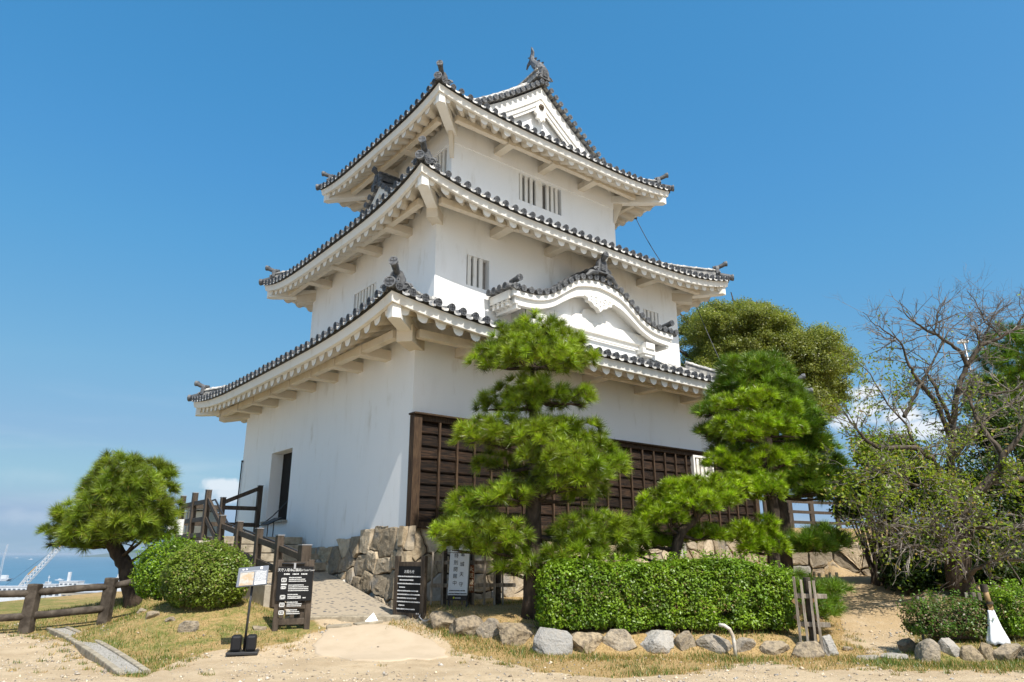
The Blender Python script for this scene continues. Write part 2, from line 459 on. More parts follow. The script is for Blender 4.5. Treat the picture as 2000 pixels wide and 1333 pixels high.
def build_roof(k):
    roof = obj('tiled_roof', roof_surface(k), M_TILE, castle, local=True, smooth=False)
    # round tile rows and their patterned ends
    rows, ends = MB(), MB()
    P = .27
    for sd in range(4):
        h = half(k, sd) + .06
        n = int(round(2 * h / P))
        for i in range(n):
            s = -h + (i + .5) * 2 * h / n
            rmax = roof_len(k, sd, s)
            if rmax < .12: continue
            m = 7 if rmax > 1 else 3
            cr = []
            jit = random.uniform(-.012, .012)
            for j in range(m + 1):
                r = -0.02 + (rmax + .02) * j / m
                row = []
                for a in range(6):
                    an = math.pi * a / 5
                    ds, dz = math.cos(an) * .072, math.sin(an) * .075 + .005
                    u, v = side(k, sd, s + ds + jit, .10 - r)
                    row.append((u, v, roof_z(k, sd, s + jit, r) + dz))
                cr.append(row)
            rows.grid(cr, col=random.uniform(.15, .9))
            u, v = side(k, sd, s + jit, .125)
            nn = Vector(side(k, sd, 0, 1)) - Vector(side(k, sd, 0, 0))
            disc(ends, (u, v, roof_z(k, sd, s + jit, 0) + .035 + random.uniform(-.012, .010)), (nn.x, nn.y, -.06), random.uniform(.074, .080))
            # flat tile edge between two rows: a shallow sagging lip
            s2 = s + h / n
            if abs(s2) < h - .05:
                pts = []
                for a in range(6):
                    x = -.075 + .15 * a / 5; sag = -.022 * (1 - (x / .075) ** 2)
                    for (o, d) in ((.115, sag - .045), (.115, sag), (.02, sag + .02)):
                        u, v = side(k, sd, s2 + x, o); pts.append((u, v, roof_z(k, sd, s2, 0) + d - .005))
                fs = []
                for a in range(5):
                    fs += [(a * 3, a * 3 + 3, a * 3 + 4, a * 3 + 1), (a * 3 + 1, a * 3 + 4, a * 3 + 5, a * 3 + 2)]
                rows.add(pts, fs, random.uniform(.6, 1.0))
    obj('round_tile_row', rows, M_TILE, roof, local=True, smooth=True)
    obj('eave_tile_end', ends, M_DISC, roof, local=True)
    # white eave board, dark tile seat, scalloped rafters, purlin and arms
    obj('eave_board', sweep(k, [(.0, .0), (.03, .175), (-.09, .175), (-.09, .0)]), M_TRIM, roof, local=True)
    obj('tile_seat', sweep(k, [(.045, .18), (.075, .215), (-.10, .215), (-.10, .18)]), M_DISC, roof, local=True)
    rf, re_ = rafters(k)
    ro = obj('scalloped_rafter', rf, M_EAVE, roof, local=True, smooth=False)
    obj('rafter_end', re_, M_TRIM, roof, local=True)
    arms, purl = MB(), MB()
    OVk = AA[k] - WA[k]
    zb = (ZM[0] - .10, ZM[1] + .03, ZM[2] - .01)[k]
    po = (-.62, -.50, -.62)[k]
    for sd in range(4):
        h = half(k, sd) - OVk
        sp = ((1.78, 1.22, 1.78, 1.22), (1.77, 1.5, 1.77, 1.5), (1.62, 1.5, 1.62, 1.5))[k][sd]
        n = max(2, int(2 * h / sp + .01)) ; 
        for i in range(n):
            s = (i - (n - 1) / 2) * sp
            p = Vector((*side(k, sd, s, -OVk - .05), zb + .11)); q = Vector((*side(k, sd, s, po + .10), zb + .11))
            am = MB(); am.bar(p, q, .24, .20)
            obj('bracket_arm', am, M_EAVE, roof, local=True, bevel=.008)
        a = -h - .30; b = h + .30
        for i in range(n + 1):
            s0 = a if i == 0 else (i - 1 - (n - 1) / 2) * sp + .125
            s1 = b if i == n else (i - (n - 1) / 2) * sp - .125
            if s1 - s0 < .05: continue
            purl.bar((*side(k, sd, s0, po), zb + .14), (*side(k, sd, s1, po), zb + .14), .15, .16)
    obj('purlin', purl, M_EAVE, roof, local=True, bevel=.008)
    # hip rafters with pointed white ends
    for cx, cy in ((-1, -1), (1, -1), (1, 1), (-1, 1)):
        mb = MB()
        e = Vector((cx * (AA[k] - .05), cy * (BB[k] - .05), ZM[k] + UP[k] - .01))
        wv = Vector((cx * (WA[k] - .1), cy * (WB[k] - .1), ZM[k] + .30))
        w = .12
        x = Vector((-cy, cx, 0)).normalized() * w
        d = Vector((cx, cy, 0)).normalized()
        H = .25
        bk = e - d * .10
        top = [wv + x, wv - x, bk - x, e, bk + x]
        drop = [H, H, H, H + .01, H]
        vs = [p for p in top] + [p - Vector((0, 0, q)) for p, q in zip(top, drop)]
        mb.add(vs, [(0, 1, 2, 3, 4), (5, 9, 8, 7, 6)] + [(i, 5 + i, 5 + (i + 1) % 5, (i + 1) % 5) for i in range(5)])
        obj('hip_rafter', mb, M_TRIM, roof, local=True, bevel=.006)
        mb = MB()
        c0 = wv - d * .1 - Vector((0, 0, .20)); c1 = wv + d * (.95 if k == 0 else .62) - Vector((0, 0, .26))
        if k < 2: mb.bar(c0, c1 + Vector((0, 0, -.03)), .30 if k == 0 else .26, .32 if k == 0 else .26)
        else:
            b0 = Vector((cx * WA[k], cy * WB[k], ZM[k]))
            poly = [(0, -.62), (.05, -.62), (.30, .0), (.30, .14), (0, .14)]
            mb.prism(poly, b0 - d * .03 - x.normalized() * .055, d, Vector((0, 0, 1)), x.normalized(), .11)
            mb.bar(b0 + d * .0 + Vector((0, 0, .19)), b0 + d * .55 + Vector((0, 0, .19)), .20, .14)
        obj('corner_bracket', mb, M_EAVE, roof, local=True, bevel=.006)
    # hip ridges with their end ornaments
    for cx, cy in ((-1, -1), (1, -1), (1, 1), (-1, 1)):
        hip_ridge(k, roof, cx, cy)
    return roof

def roof_len(k, sd, s):
    h = half(k, sd) + .08
    if k < 2:
        RR = 2.40 if sd in (1, 3) else 2.47
        return min(RR, h - abs(s))
    if sd in (0, 2): return min(1.22, h - abs(s))
    if abs(s) < 2.32: return AA[2] + .08
    return min(1.22, h - abs(s))
def roof_surface(k):
    mb = MB()
    for sd in range(4):
        h = half(k, sd) + .08
        RR = (2.55 if k < 2 else (1.30 if sd in (0, 2) else 1.20))
        rows = []
        for j in range(9):
            r = RR * j / 8
            row = []
            for i in range(33):
                t = -1 + i / 16
                s = t * (h - r)
                u, v = side(k, sd, s, .08 - r)
                row.append((u, v, roof_z(k, sd, s, r) - .02))
            rows.append(row)
        mb.grid(rows, col=.35)
    if k == 2:                       # upper gable roof, ridge along v
        for sx in (-1, 1):
            rows = []
            for j in range(13):
                r = 1.15 + (AA[2] + .08 - 1.15) * j / 12
                rows.append([(sx * (AA[2] + .08 - r), v, roof_z(2, 1, 0, r) - .02) for v in (-2.40, -1.2, 0, 1.2, 2.40)])
            mb.grid(rows, col=.4)
    return mb
def rafters(k):
    mb, ends = MB(), MB()
    OVk = AA[k] - WA[k]
    for sd in range(4):
        h = half(k, sd)
        n = int(round(2 * h / .395)); per = 16
        offs = [-.10, -.108, -.30, -.6, -.9, -OVk - .05]
        rows = []
        for j, off in enumerate(offs):
            row = []
            for i in range(n * per + 1):
                t = -1 + 2 * i / (n * per)
                s = t * (h + off)
                f_ = abs((i / per) % 1.0 - .5)
                w = .22 + .78 * math.sqrt(max(0, 1 - (f_ / .31) ** 2)) if f_ < .31 else .22 * (1 - math.sqrt(max(0, 1 - ((.5 - f_) / .19) ** 2)))
                base = (.005 + .55 * (-off - .1))
                z = ez(k, t, off) + base - (.150 * w)
                row.append((*side(k, sd, s, off), z))
            rows.append(row)
        mb.grid(rows[1:])
        fr_ = [[(p[0], p[1], q[2] + (0 if j else .22)) for p, q in zip(rows[0], rows[1])] for j in (0, 1)]
        ends.grid(fr_)
    return mb, ends

def frame(o, out):
    out = Vector(out).normalized(); x = out.cross(Vector((0, 0, 1))).normalized()
    return Vector(o), x, out, Vector((0, 0, 1))
def ridge_ornament(mb, o, out, s=1.0, rod=True, rodlen=.40):
    O, X, Y, Z = frame(o, out)
    P = lambda a, b, c: O + X * a * s + Y * b * s + Z * c * s
    half_o = [(.19, 0), (.23, .07), (.17, .12), (.155, .26), (.11, .36), (.05, .40)]
    poly = half_o + [(-a, b) for a, b in half_o[::-1]]
    mb.prism([(a * s, b * s) for a, b in poly], O - Y * .05 * s, X, Z, Y, .11 * s, .55)
    arch = [(.095, .05), (.095, .22), (.06, .29), (-.06, .29), (-.095, .22), (-.095, .05)]
    mb.prism([(a * s, b * s) for a, b in arch], O + Y * .06 * s, X, Z, Y, .015 * s, .15)
    for i in (-1, 1):
        for j in (0, 1):
            c = P(i * .043, .076, .10 + j * .09)
            for a0, a1, b0, b1 in ((-.033, .033, -.035, -.018), (-.033, .033, .018, .035), (-.033, -.016, -.018, .018), (.016, .033, -.018, .018)):
                mb.prism([(a0 * s, b0 * s), (a1 * s, b0 * s), (a1 * s, b1 * s), (a0 * s, b1 * s)], c, X, Z, Y, .012 * s, .8)
        pts = []
        for q in range(15):                       # side scroll
            an = q / 14 * 2.1 * math.pi; rr = (.075 - .0036 * q) * s
            pts.append(P(i * .235, .04, .045) + X * (i * math.cos(an) * rr) + Z * (math.sin(an) * rr))
        mb.tube(pts, [.022 * s] * 8 + [.015 * s] * 7, 6, col=.7)
        mb.tube([P(i * .17, .05, .12), P(i * .24, .05, .10), P(i * .285, .05, .035)], [.03 * s, .025 * s, .015 * s], 6, col=.6)
    if rod:
        pts = [P(0, -.12, .33), P(0, .04, .345), P(0, rodlen * .42, .40), P(0, rodlen * .66, .45), P(0, rodlen * .85, .475)]
        mb.tube(pts, [.066 * s, .068 * s, .070 * s, .074 * s, .080 * s], 12, col=.35)
        disc(mb, pts[-1] + Y * .01, Y + Z * .12, .092 * s)

def ridge_line(mb, pts, s=1.0, bumps=True):
    """layered ridge: wide course, narrow course, cap course and round tiles on top"""
    pts = [Vector(p) for p in pts]
    def lay(w, z0, z1, col):
        rows = []
        for i, p in enumerate(pts):
            t = (pts[min(i + 1, len(pts) - 1)] - pts[max(i - 1, 0)]); t.z = 0; t.normalize()
            x = Vector((-t.y, t.x, 0))
            rows.append([p + x * w + Vector((0, 0, z0)), p - x * w + Vector((0, 0, z0)), p - x * w + Vector((0, 0, z1)), p + x * w + Vector((0, 0, z1))])
        n = len(mb.v); mb.grid(rows, closed=True, col=col)
        mb.f.append((n, n + 1, n + 2, n + 3)); m = n + 4 * (len(rows) - 1); mb.f.append((m + 3, m + 2, m + 1, m))
    lay(.16 * s, -.06, .06 * s, .3); lay(.115 * s, .06 * s, .15 * s, .2); lay(.15 * s, .15 * s, .18 * s, .8)
    mb.tube([p + Vector((0, 0, .185 * s)) for p in pts], .075 * s, 8, col=.9)
    if bumps:
        L = 0
        for a, b in zip(pts[:-1], pts[1:]):
            d = b - a; q = max(1, int(d.length / .28))
            for i in range(q):
                c = a + d * (i + .5) / q + Vector((0, 0, .185 * s)); t = d.normalized()
                mb.tube([c - t * .03, c + t * .03], .088 * s, 8, col=1.0)

def hip_ridge(k, roof, cx, cy):
    mb = MB()
    pts = []
    RR = 2.42 if k < 2 else 1.22
    for j in range(9):
        r = .32 + (RR - .32) * j / 8
        u = cx * (AA[k] + .08 - r); v = cy * (BB[k] + .08 - r)
        z = roof_z(k, 0, BB[k], 0) * 0 + ZM[k] + .235 + UP[k] * max(0, 1 - r / (2.45 if k < 2 else 1.3)) ** 1.2 + SLOPE[k][0] * r + SLOPE[k][1] * r * r
        pts.append((u, v, z + .06))
    ridge_line(mb, pts, .92)
    d = Vector((cx, cy, 0))
    p0 = Vector(pts[0])
    obj('hip_ridge', mb, M_TILE, roof, local=True)
    mb = MB()
    ridge_ornament(mb, p0 + d.normalized() * .06 - Vector((0, 0, .04)), d, .92)
    e = Vector((cx * (AA[k] + .14), cy * (BB[k] + .14), roof_z(k, 0, AA[k] + .08, 0) + .05))
    mb.tube([e - d.normalized() * .45 + Vector((0, 0, .10)), e - d.normalized() * .1], [.085, .095], 12, col=.4)
    disc(mb, e, d + Vector((0, 0, .05)), .105)
    obj('ridge_end_ornament', mb, M_ORN, roof, local=True)

def wall_with_holes(P0, X, Z, N, w, h, holes, z0=0.0):
    """flat wall in X/Z from P0; holes: (x0,x1,z0,z1,depth) with reveals going along -N"""
    P0, X, Z, N = map(Vector, (P0, X, Z, N))
    xs = sorted({0.0, w, *[q for h_ in holes for q in h_[:2]]}); zs = sorted({0.0, h, *[q for h_ in holes for q in h_[2:4]]})
    mb = MB()
    P = lambda x, z, d=0: P0 + X * x + Z * z - N * d
    for i in range(len(xs) - 1):
        for j in range(len(zs) - 1):
            mx, mz = (xs[i] + xs[i + 1]) / 2, (zs[j] + zs[j + 1]) / 2
            if any(a < mx < b and c < mz < d for a, b, c, d, _ in holes): continue
            mb.add([P(xs[i], zs[j]), P(xs[i + 1], zs[j]), P(xs[i + 1], zs[j + 1]), P(xs[i], zs[j + 1])], [(0, 1, 2, 3)])
    for a, b, c, d, dp in holes:
        q = [(a, c), (b, c), (b, d), (a, d)]
        for i in range(4):
            (x0, y0), (x1, y1) = q[i], q[(i + 1) % 4]
            mb.add([P(x0, y0), P(x0, y0, dp), P(x1, y1, dp), P(x1, y1)], [(0, 1, 2, 3)])
    return mb
def bars(P0, X, Z, N, w, h, cols, depth=.16, bw=.10, mid=None, worn=()):
    """white lattice window set in a recess: back panel + vertical bars"""
    P0, X, Z, N = map(Vector, (P0, X, Z, N))
    win = MB(); win.add([P0 - N * depth, P0 + X * w - N * depth, P0 + X * w + Z * h - N * depth, P0 + Z * h - N * depth], [(0, 1, 2, 3)])
    b = []
    for i, c in enumerate(cols):
        m = MB(); ww = mid[1] if mid and i == mid[0] else bw
        m.box(P0 + X * c + Z * (h / 2) - N * .06, (ww, .07, h), Matrix((X, N, Z)).transposed()); b.append((m, i in worn))
    return win, b

def storey(k, z0, z1, holes_front, holes_left):
    a, b = WA[k], WB[k]
    mb = MB()
    hf = [(x0 + a, x1 + a, c - z0, d - z0, dp) for x0, x1, c, d, dp in holes_front]
    m1 = wall_with_holes((-a, -b, z0), (1, 0, 0), (0, 0, 1), (0, -1, 0), 2 * a, z1 - z0, hf)
    hl = [(b - v1, b - v0, c - z0, d - z0, dp) for v0, v1, c, d, dp in holes_left]
    m2 = wall_with_holes((-a, b, z0), (0, -1, 0), (0, 0, 1), (-1, 0, 0), 2 * b, z1 - z0, hl)
    for m in (m1, m2): mb.add(m.v, m.f)
    mb.add([(a, -b, z0), (a, b, z0), (a, b, z1), (a, -b, z1)], [(0, 1, 2, 3)])
    mb.add([(a, b, z0), (-a, b, z0), (-a, b, z1), (a, b, z1)], [(0, 1, 2, 3)])
    w = obj('storey_wall', mb, M_PLASTER, castle, local=True)
    return w
Xf, Zf, Nf = (1, 0, 0), (0, 0, 1), (0, -1, 0)
Xl, Nl = (0, -1, 0), (-1, 0, 0)
def window(P0, X, N, w, h, cols, worn=(), mid=None, depth=.17):
    pan, bs = bars(P0, X, Zf, N, w, h, cols, depth, mid=mid)
    wi = obj('window', pan, M_SHUT, castle, local=True)
    for m, wr in bs: obj('lattice_bar', m, M_WORN if wr else M_TRIM, wi, local=True, bevel=.004)
    return wi
M_SHUT = mat('window_shutter', (.34, .32, .29), (.24, .22, .20), scale=8, stretch=(5, 5, 1), rough=.9)
M_WORN = mat('flaking_bar', (.72, .70, .66), (.12, .10, .09), scale=14, stretch=(2, 2, .6), lo=.48, hi=.56, rough=.9)

storey(0, 0.9, 5.80, [], [(1.04, 2.43, 2.09, 3.84, .32)])
storey(1, 6.2, 9.38, [(-3.45, -2.78, 7.33, 8.10, .2), (2.78, 3.45, 7.33, 8.10, .2)], [(-.63, .63, 7.20, 8.06, .2)])
storey(2, 9.9, 12.72, [(-.82, .82, 10.94, 11.80, .2)], [(-1.94, -.9, 10.95, 11.83, .2)])
window((-3.45, -3.45, 7.33), Xf, Nf, .67, .77, (.10, .27, .44))
window((2.78, -3.45, 7.33), Xf, Nf, .67, .77, (.10, .27, .44, .60))
window((-.82, -2.192, 10.94), Xf, Nf, 1.64, .86, (.10, .30, .49, .78, 1.12, 1.30, 1.47), worn=(4, 5, 6), mid=(3, .26))
window((-4.322, .63, 7.20), Xl, Nl, 1.26, .86, (.12, .29, .46, .63, .80, .97, 1.14), worn=(0, 1, 2))
window((-3.13, -.9, 10.95), Xl, Nl, 1.04, .88, (.12, .30, .48, .66, .84))
mb = MB(); mb.box((-5.165, 1.735, 2.965), (.04, 1.40, 1.76)); 
door = obj('door', mb, M_DOOR, castle, local=True)
mb = MB(); mb.box((-5.53, 1.735, 2.065), (.16, 1.52, .05)); obj('threshold', mb, M_CONC, door, local=True)
mb = MB()                                    # thin raised band under the two upper eaves
mb.box((0, -2.192 - .008, 12.20), (6.29, .03, .64)); mb.box((-3.13 - .008, 0, 12.20), (.03, 4.40, .64))
obj('wall_band', mb, M_PLASTER, castle, local=True)
mb = MB()                                    # dark interior floors close the tower
mb.box((0, 0, 5.0), (9.6, 8.2, .1)); mb.box((-4.86, 1.7, 3.2), (.03, 2.2, 2.6))
obj('interior', mb, M_DARK, castle, local=True)
roofs = [build_roof(k) for k in range(3)]

# dark timber cladding on the long face
def cladding():
    clad = MB()
    u0, u1, z0, z1, v = -5.40, 5.35, 1.86, 3.72, -4.716
    rows = 8; hh = (z1 - z0) / rows
    for i in range(rows):
        us = [u0]
        while us[-1] < u1: us.append(us[-1] + random.uniform(1.5, 2.6))
        us[-1] = u1
        for a, b in zip(us[:-1], us[1:]):
            zz = z0 + i * hh; c = random.uniform(.1, .95)
            n = 8; top = []; bot = []
            ph = random.uniform(0, 6)
            segs = []
            for q in range(n + 1):
                u = a + .002 + (b - a - .004) * q / n
                w = .006 * math.sin(u * 3.1 + ph) + random.uniform(-.006, .006)
                segs.append([(u, v - .055 - .02 + random.uniform(-.004, .004), zz + w - .02), (u, v - .085 + random.uniform(-.004, .004), zz + w), (u, v - .045, zz + hh + .01), (u, v + .01, zz + hh + .01)])
            clad.grid(segs, col=c)
    co = obj('timber_cladding', clad, M_CLAD, castle, local=True)
    bt = MB(); u = u0 + .46
    while u < u1 - .2:
        if not (2.70 < u < 3.56): bt.box((u, v - .10, 2.79), (.042, .05, 1.84), col=random.uniform(.2, .9))
        else:
            bt.box((u, v - .10, 2.37), (.042, .05, .98), col=random.uniform(.2, .9))
        u += .412
    obj('batten', bt, M_BATTEN, co, local=True, bevel=.004)
    fr = MB()
    fr.box((-5.455, v - .075, 2.78), (.17, .17, 2.04), col=.5); fr.box((5.42, v - .075, 2.78), (.17, .17, 2.04), col=.5)
    fr.box((0, v - .06, 3.755), (10.72, .14, .10), col=.2); fr.box((0, v - .10, 1.80), (10.72, .16, .11), col=.4)
    fr.box((0, v - .085, 3.825), (11.12, .24, .035), col=.3)
    obj('timber_frame', fr, M_BATTEN, co, local=True, bevel=.006)
    # white lattice window let into the cladding
    fm = MB(); w0, w1, c0, c1 = 2.78, 3.49, 2.86, 3.67
    for a, b, c, d in ((w0 - .06, w0, c0 - .06, c1 + .06), (w1, w1 + .06, c0 - .06, c1 + .06), (w0, w1, c1, c1 + .06), (w0, w1, c0 - .06, c0)):
        fm.box(((a + b) / 2, v - .09, (c + d) / 2), (b - a, .15, d - c))
    bk = MB(); bk.box(((w0 + w1) / 2, v - .098, (c0 + c1) / 2), (w1 - w0, .02, c1 - c0))
    wi = obj('window', bk, M_SHUT, castle, local=True)
    obj('window_frame', fm, M_TRIM, wi, local=True, bevel=.006)
    for q in (.13, .30, .47):
        m = MB(); m.box((w0 + q, v - .125, (c0 + c1) / 2), (.10, .04, c1 - c0)); obj('lattice_bar', m, M_TRIM, wi, local=True, bevel=.004)
cladding()

# ---- hip-and-gable top: bargeboards, pediment, ridge, fish ornaments
def top_gable():
    ridge_z = roof_z(2, 1, 0, AA[2] + .08)
    for sy in (-1, 1):
        n = Vector((0, sy, 0))
        ped = MB()
        prof = [(x, roof_z(2, 1, 0, AA[2] + .08 - abs(x)) - .16) for x in np.linspace(-3.1, 3.1, 41)]
        vv = sy * 2.05
        base = 12.75
        vs = [(x, vv, z) for x, z in prof] + [(x, vv, base) for x, z in prof]
        m = len(prof)
        ped.add(vs, [(i, i + 1, m + i + 1, m + i) for i in range(m - 1)])
        g = obj('gable_pediment', ped, M_PLASTER, castle, local=True)
        for (w0, w1, off, th, x_end) in ((.10, .40, .23, .09, 3.05), (.40, .53, .19, .06, 2.95), (.53, .62, .155, .05, 2.85)):
            bb = MB(); rows = []
            for x in np.linspace(-x_end, x_end, 49):
                zt = roof_z(2, 1, 0, AA[2] + .08 - abs(x))
                sl_ = .42 + .1 * (AA[2] - abs(x)); sc_ = math.sqrt(1 + sl_ * sl_)
                y0 = sy * (2.05 + off); y1 = sy * (2.05 + off - th)
                rows.append([(x, y0, zt - w0 * sc_ + .02), (x, y0, zt - w1 * sc_ + .02), (x, y1, zt - w1 * sc_ + .02), (x, y1, zt - w0 * sc_ + .02)])
            bb.grid(rows, closed=True)
            obj('bargeboard', bb, M_TRIM, g, local=True)
        # hanging pendant with a rosette
        pn = MB()
        h_ = [(.0, -.46), (.07, -.36), (.17, -.37), (.155, -.24), (.24, -.20), (.19, .0), (.17, .16), (.06, .28)]
        poly = h_ + [(-a, b) for a, b in h_[::-1][:-1]]
        z0 = ridge_z - .88
        pn.prism(poly, (0, sy * 2.18, z0), (-sy, 0, 0), (0, 0, 1), n, .09)
        po = obj('gable_pendant', pn, M_TRIM, g, local=True, bevel=.012)
        rs = MB(); rs.lathe((0, sy * 2.27, z0 + .06), n, [(.105, 0), (.105, .03), (.075, .06), (.06, .05), (.035, .075), (.004, .08)], 6)
        obj('rosette', rs, M_WORNMETAL, po, local=True)
        # verge tiles: short round tiles with patterned ends along both slopes
        vt = MB()
        for sx in (-1, 1):
            q = .10; xs = []
            while q < 3.05: xs.append(q); q += .245 / math.sqrt(1 + (.42 + .1 * (AA[2] - q)) ** 2)
            for x in xs:
                z = roof_z(2, 1, 0, AA[2] + .08 - x) + .05
                vt.tube([(sx * x, sy * 1.95, z + .01), (sx * x, sy * 2.44, z)], .075, 10, col=random.uniform(.4, .9))
                disc(vt, (sx * x, sy * 2.46, z), n, .083)
        obj('verge_tile', vt, M_ORN, g, local=True)
        vr = MB()                                    # descending ridge just inside the verge
        for sx in (-1, 1):
            ridge_line(vr, [(sx * (AA[2] + .08 - r), sy * 1.82, roof_z(2, 1, 0, r) + .10) for r in np.linspace(1.3, 4.25, 9)], 1.15)
        obj('descending_ridge', vr, M_TILE, g, local=True)
    rg = MB()
    def rz(v): return ridge_z + .06 + .16 * (abs(v) / 2.4) ** 2.2
    ridge_line(rg, [(0, v, rz(v)) for v in np.linspace(-2.34, 2.34, 17)], 1.45)
    ro = obj('main_ridge', rg, M_TILE, castle, local=True)
    for sy in (-1, 1):
        om = MB(); ridge_ornament(om, (0, sy * 2.42, rz(2.4) - .14), (0, sy, 0), 1.0, rod=False)
        obj('ridge_end_ornament', om, M_ORN, ro, local=True)
        # fish finial: scaly body curling up to a forked tail, fins along the back
        fm = MB()
        fr = lambda a, b, c: Vector((a, sy * b, rz(2.0) + c))
        body = [fr(0, 2.24, .14), fr(0, 2.30, .30), fr(0, 2.20, .48), fr(0, 2.04, .66), fr(0, 1.93, .84), fr(0, 1.88, 1.02), fr(0, 1.87, 1.14)]
        fm.tube(body, [.15, .19, .175, .14, .11, .075, .04], 10, col=.75)
        for a, b in ((.0, 0), (0, 1)):
            pass
        tailL = [(0, 0), (-.10, .16), (-.05, .40), (.02, .16), (.06, .10)]
        Y = Vector((0, sy, 0)); Z = Vector((0, 0, 1)); X = Vector((1, 0, 0))
        fm.prism([(-.05, -.06), (.09, -.02), (.20, .13), (.10, .10), (.04, .20), (.02, .44), (-.07, .22)], fr(-.03, 1.88, 1.02), Y * -1, Z, X, .06, .7)
        fm.prism([(0, 0), (.14, .02), (.26, -.08), (.30, -.24), (.20, -.14), (.07, -.12)], fr(-.025, 1.90, 1.0), Y * -1, Z, X, .05, .6)
        for b, c, l in ((2.40, .36, .09), (2.36, .52, .10), (2.20, .70, .09), (2.06, .88, .08)):      # back fins
            fm.prism([(-.08, -.06), (.0, -.07), (l, .05), (-.06, .10)], fr(-.02, b - .05, c), Y, Z, X, .04, .5)
        for sx in (-1, 1):
            fm.prism([(0, 0), (.08, .10), (.02, .26), (-.06, .10)], fr(sx * .15, 2.22, .26), X * sx, Z, Y, .04, .55)
        fm.tube([fr(0, 2.22, .02), fr(0, 2.30, .16)], [.22, .16], 10, col=.5)
        obj('fish_finial', fm, M_ORN, ro, local=True, smooth=False)
M_WORNMETAL = mat('weathered_rosette', (.16, .12, .08), (.07, .055, .04), scale=20, rough=.8, bump=.5)
top_gable()

# ---- curved (undulating) gable on the first roof
KC = .10
KX = np.array([0, .30, .55, .80, .95, 1.10, 1.25, 1.40, 1.55, 1.75, 1.95, 2.15, 2.40, 2.65, 2.90])
KLO = np.interp(KX, [0, .35, .65, .95, 1.25, 1.55, 1.90, 2.30, 2.80, 2.95], [7.575, 7.55, 7.48, 7.37, 7.19, 7.00, 6.84, 6.78, 6.77, 6.78])
KUP = np.interp(KX, [0, .30, .55, .80, 1.10, 1.40, 1.75, 2.10, 2.50, 2.95], [8.00, 7.985, 7.94, 7.855, 7.66, 7.43, 7.22, 7.13, 7.11, 7.13])
def smooth_arr(a):
    for _ in range(2): a = np.concatenate([[a[0]], (a[:-2] + 2 * a[1:-1] + a[2:]) / 4, [a[-1]]])
    return a
KLO, KUP = smooth_arr(KLO), smooth_arr(KUP)
kxs = np.linspace(-2.9, 2.9, 81)
klo = lambda x: float(np.interp(abs(x), KX, KLO)); kup = lambda x: float(np.interp(abs(x), KX, KUP))
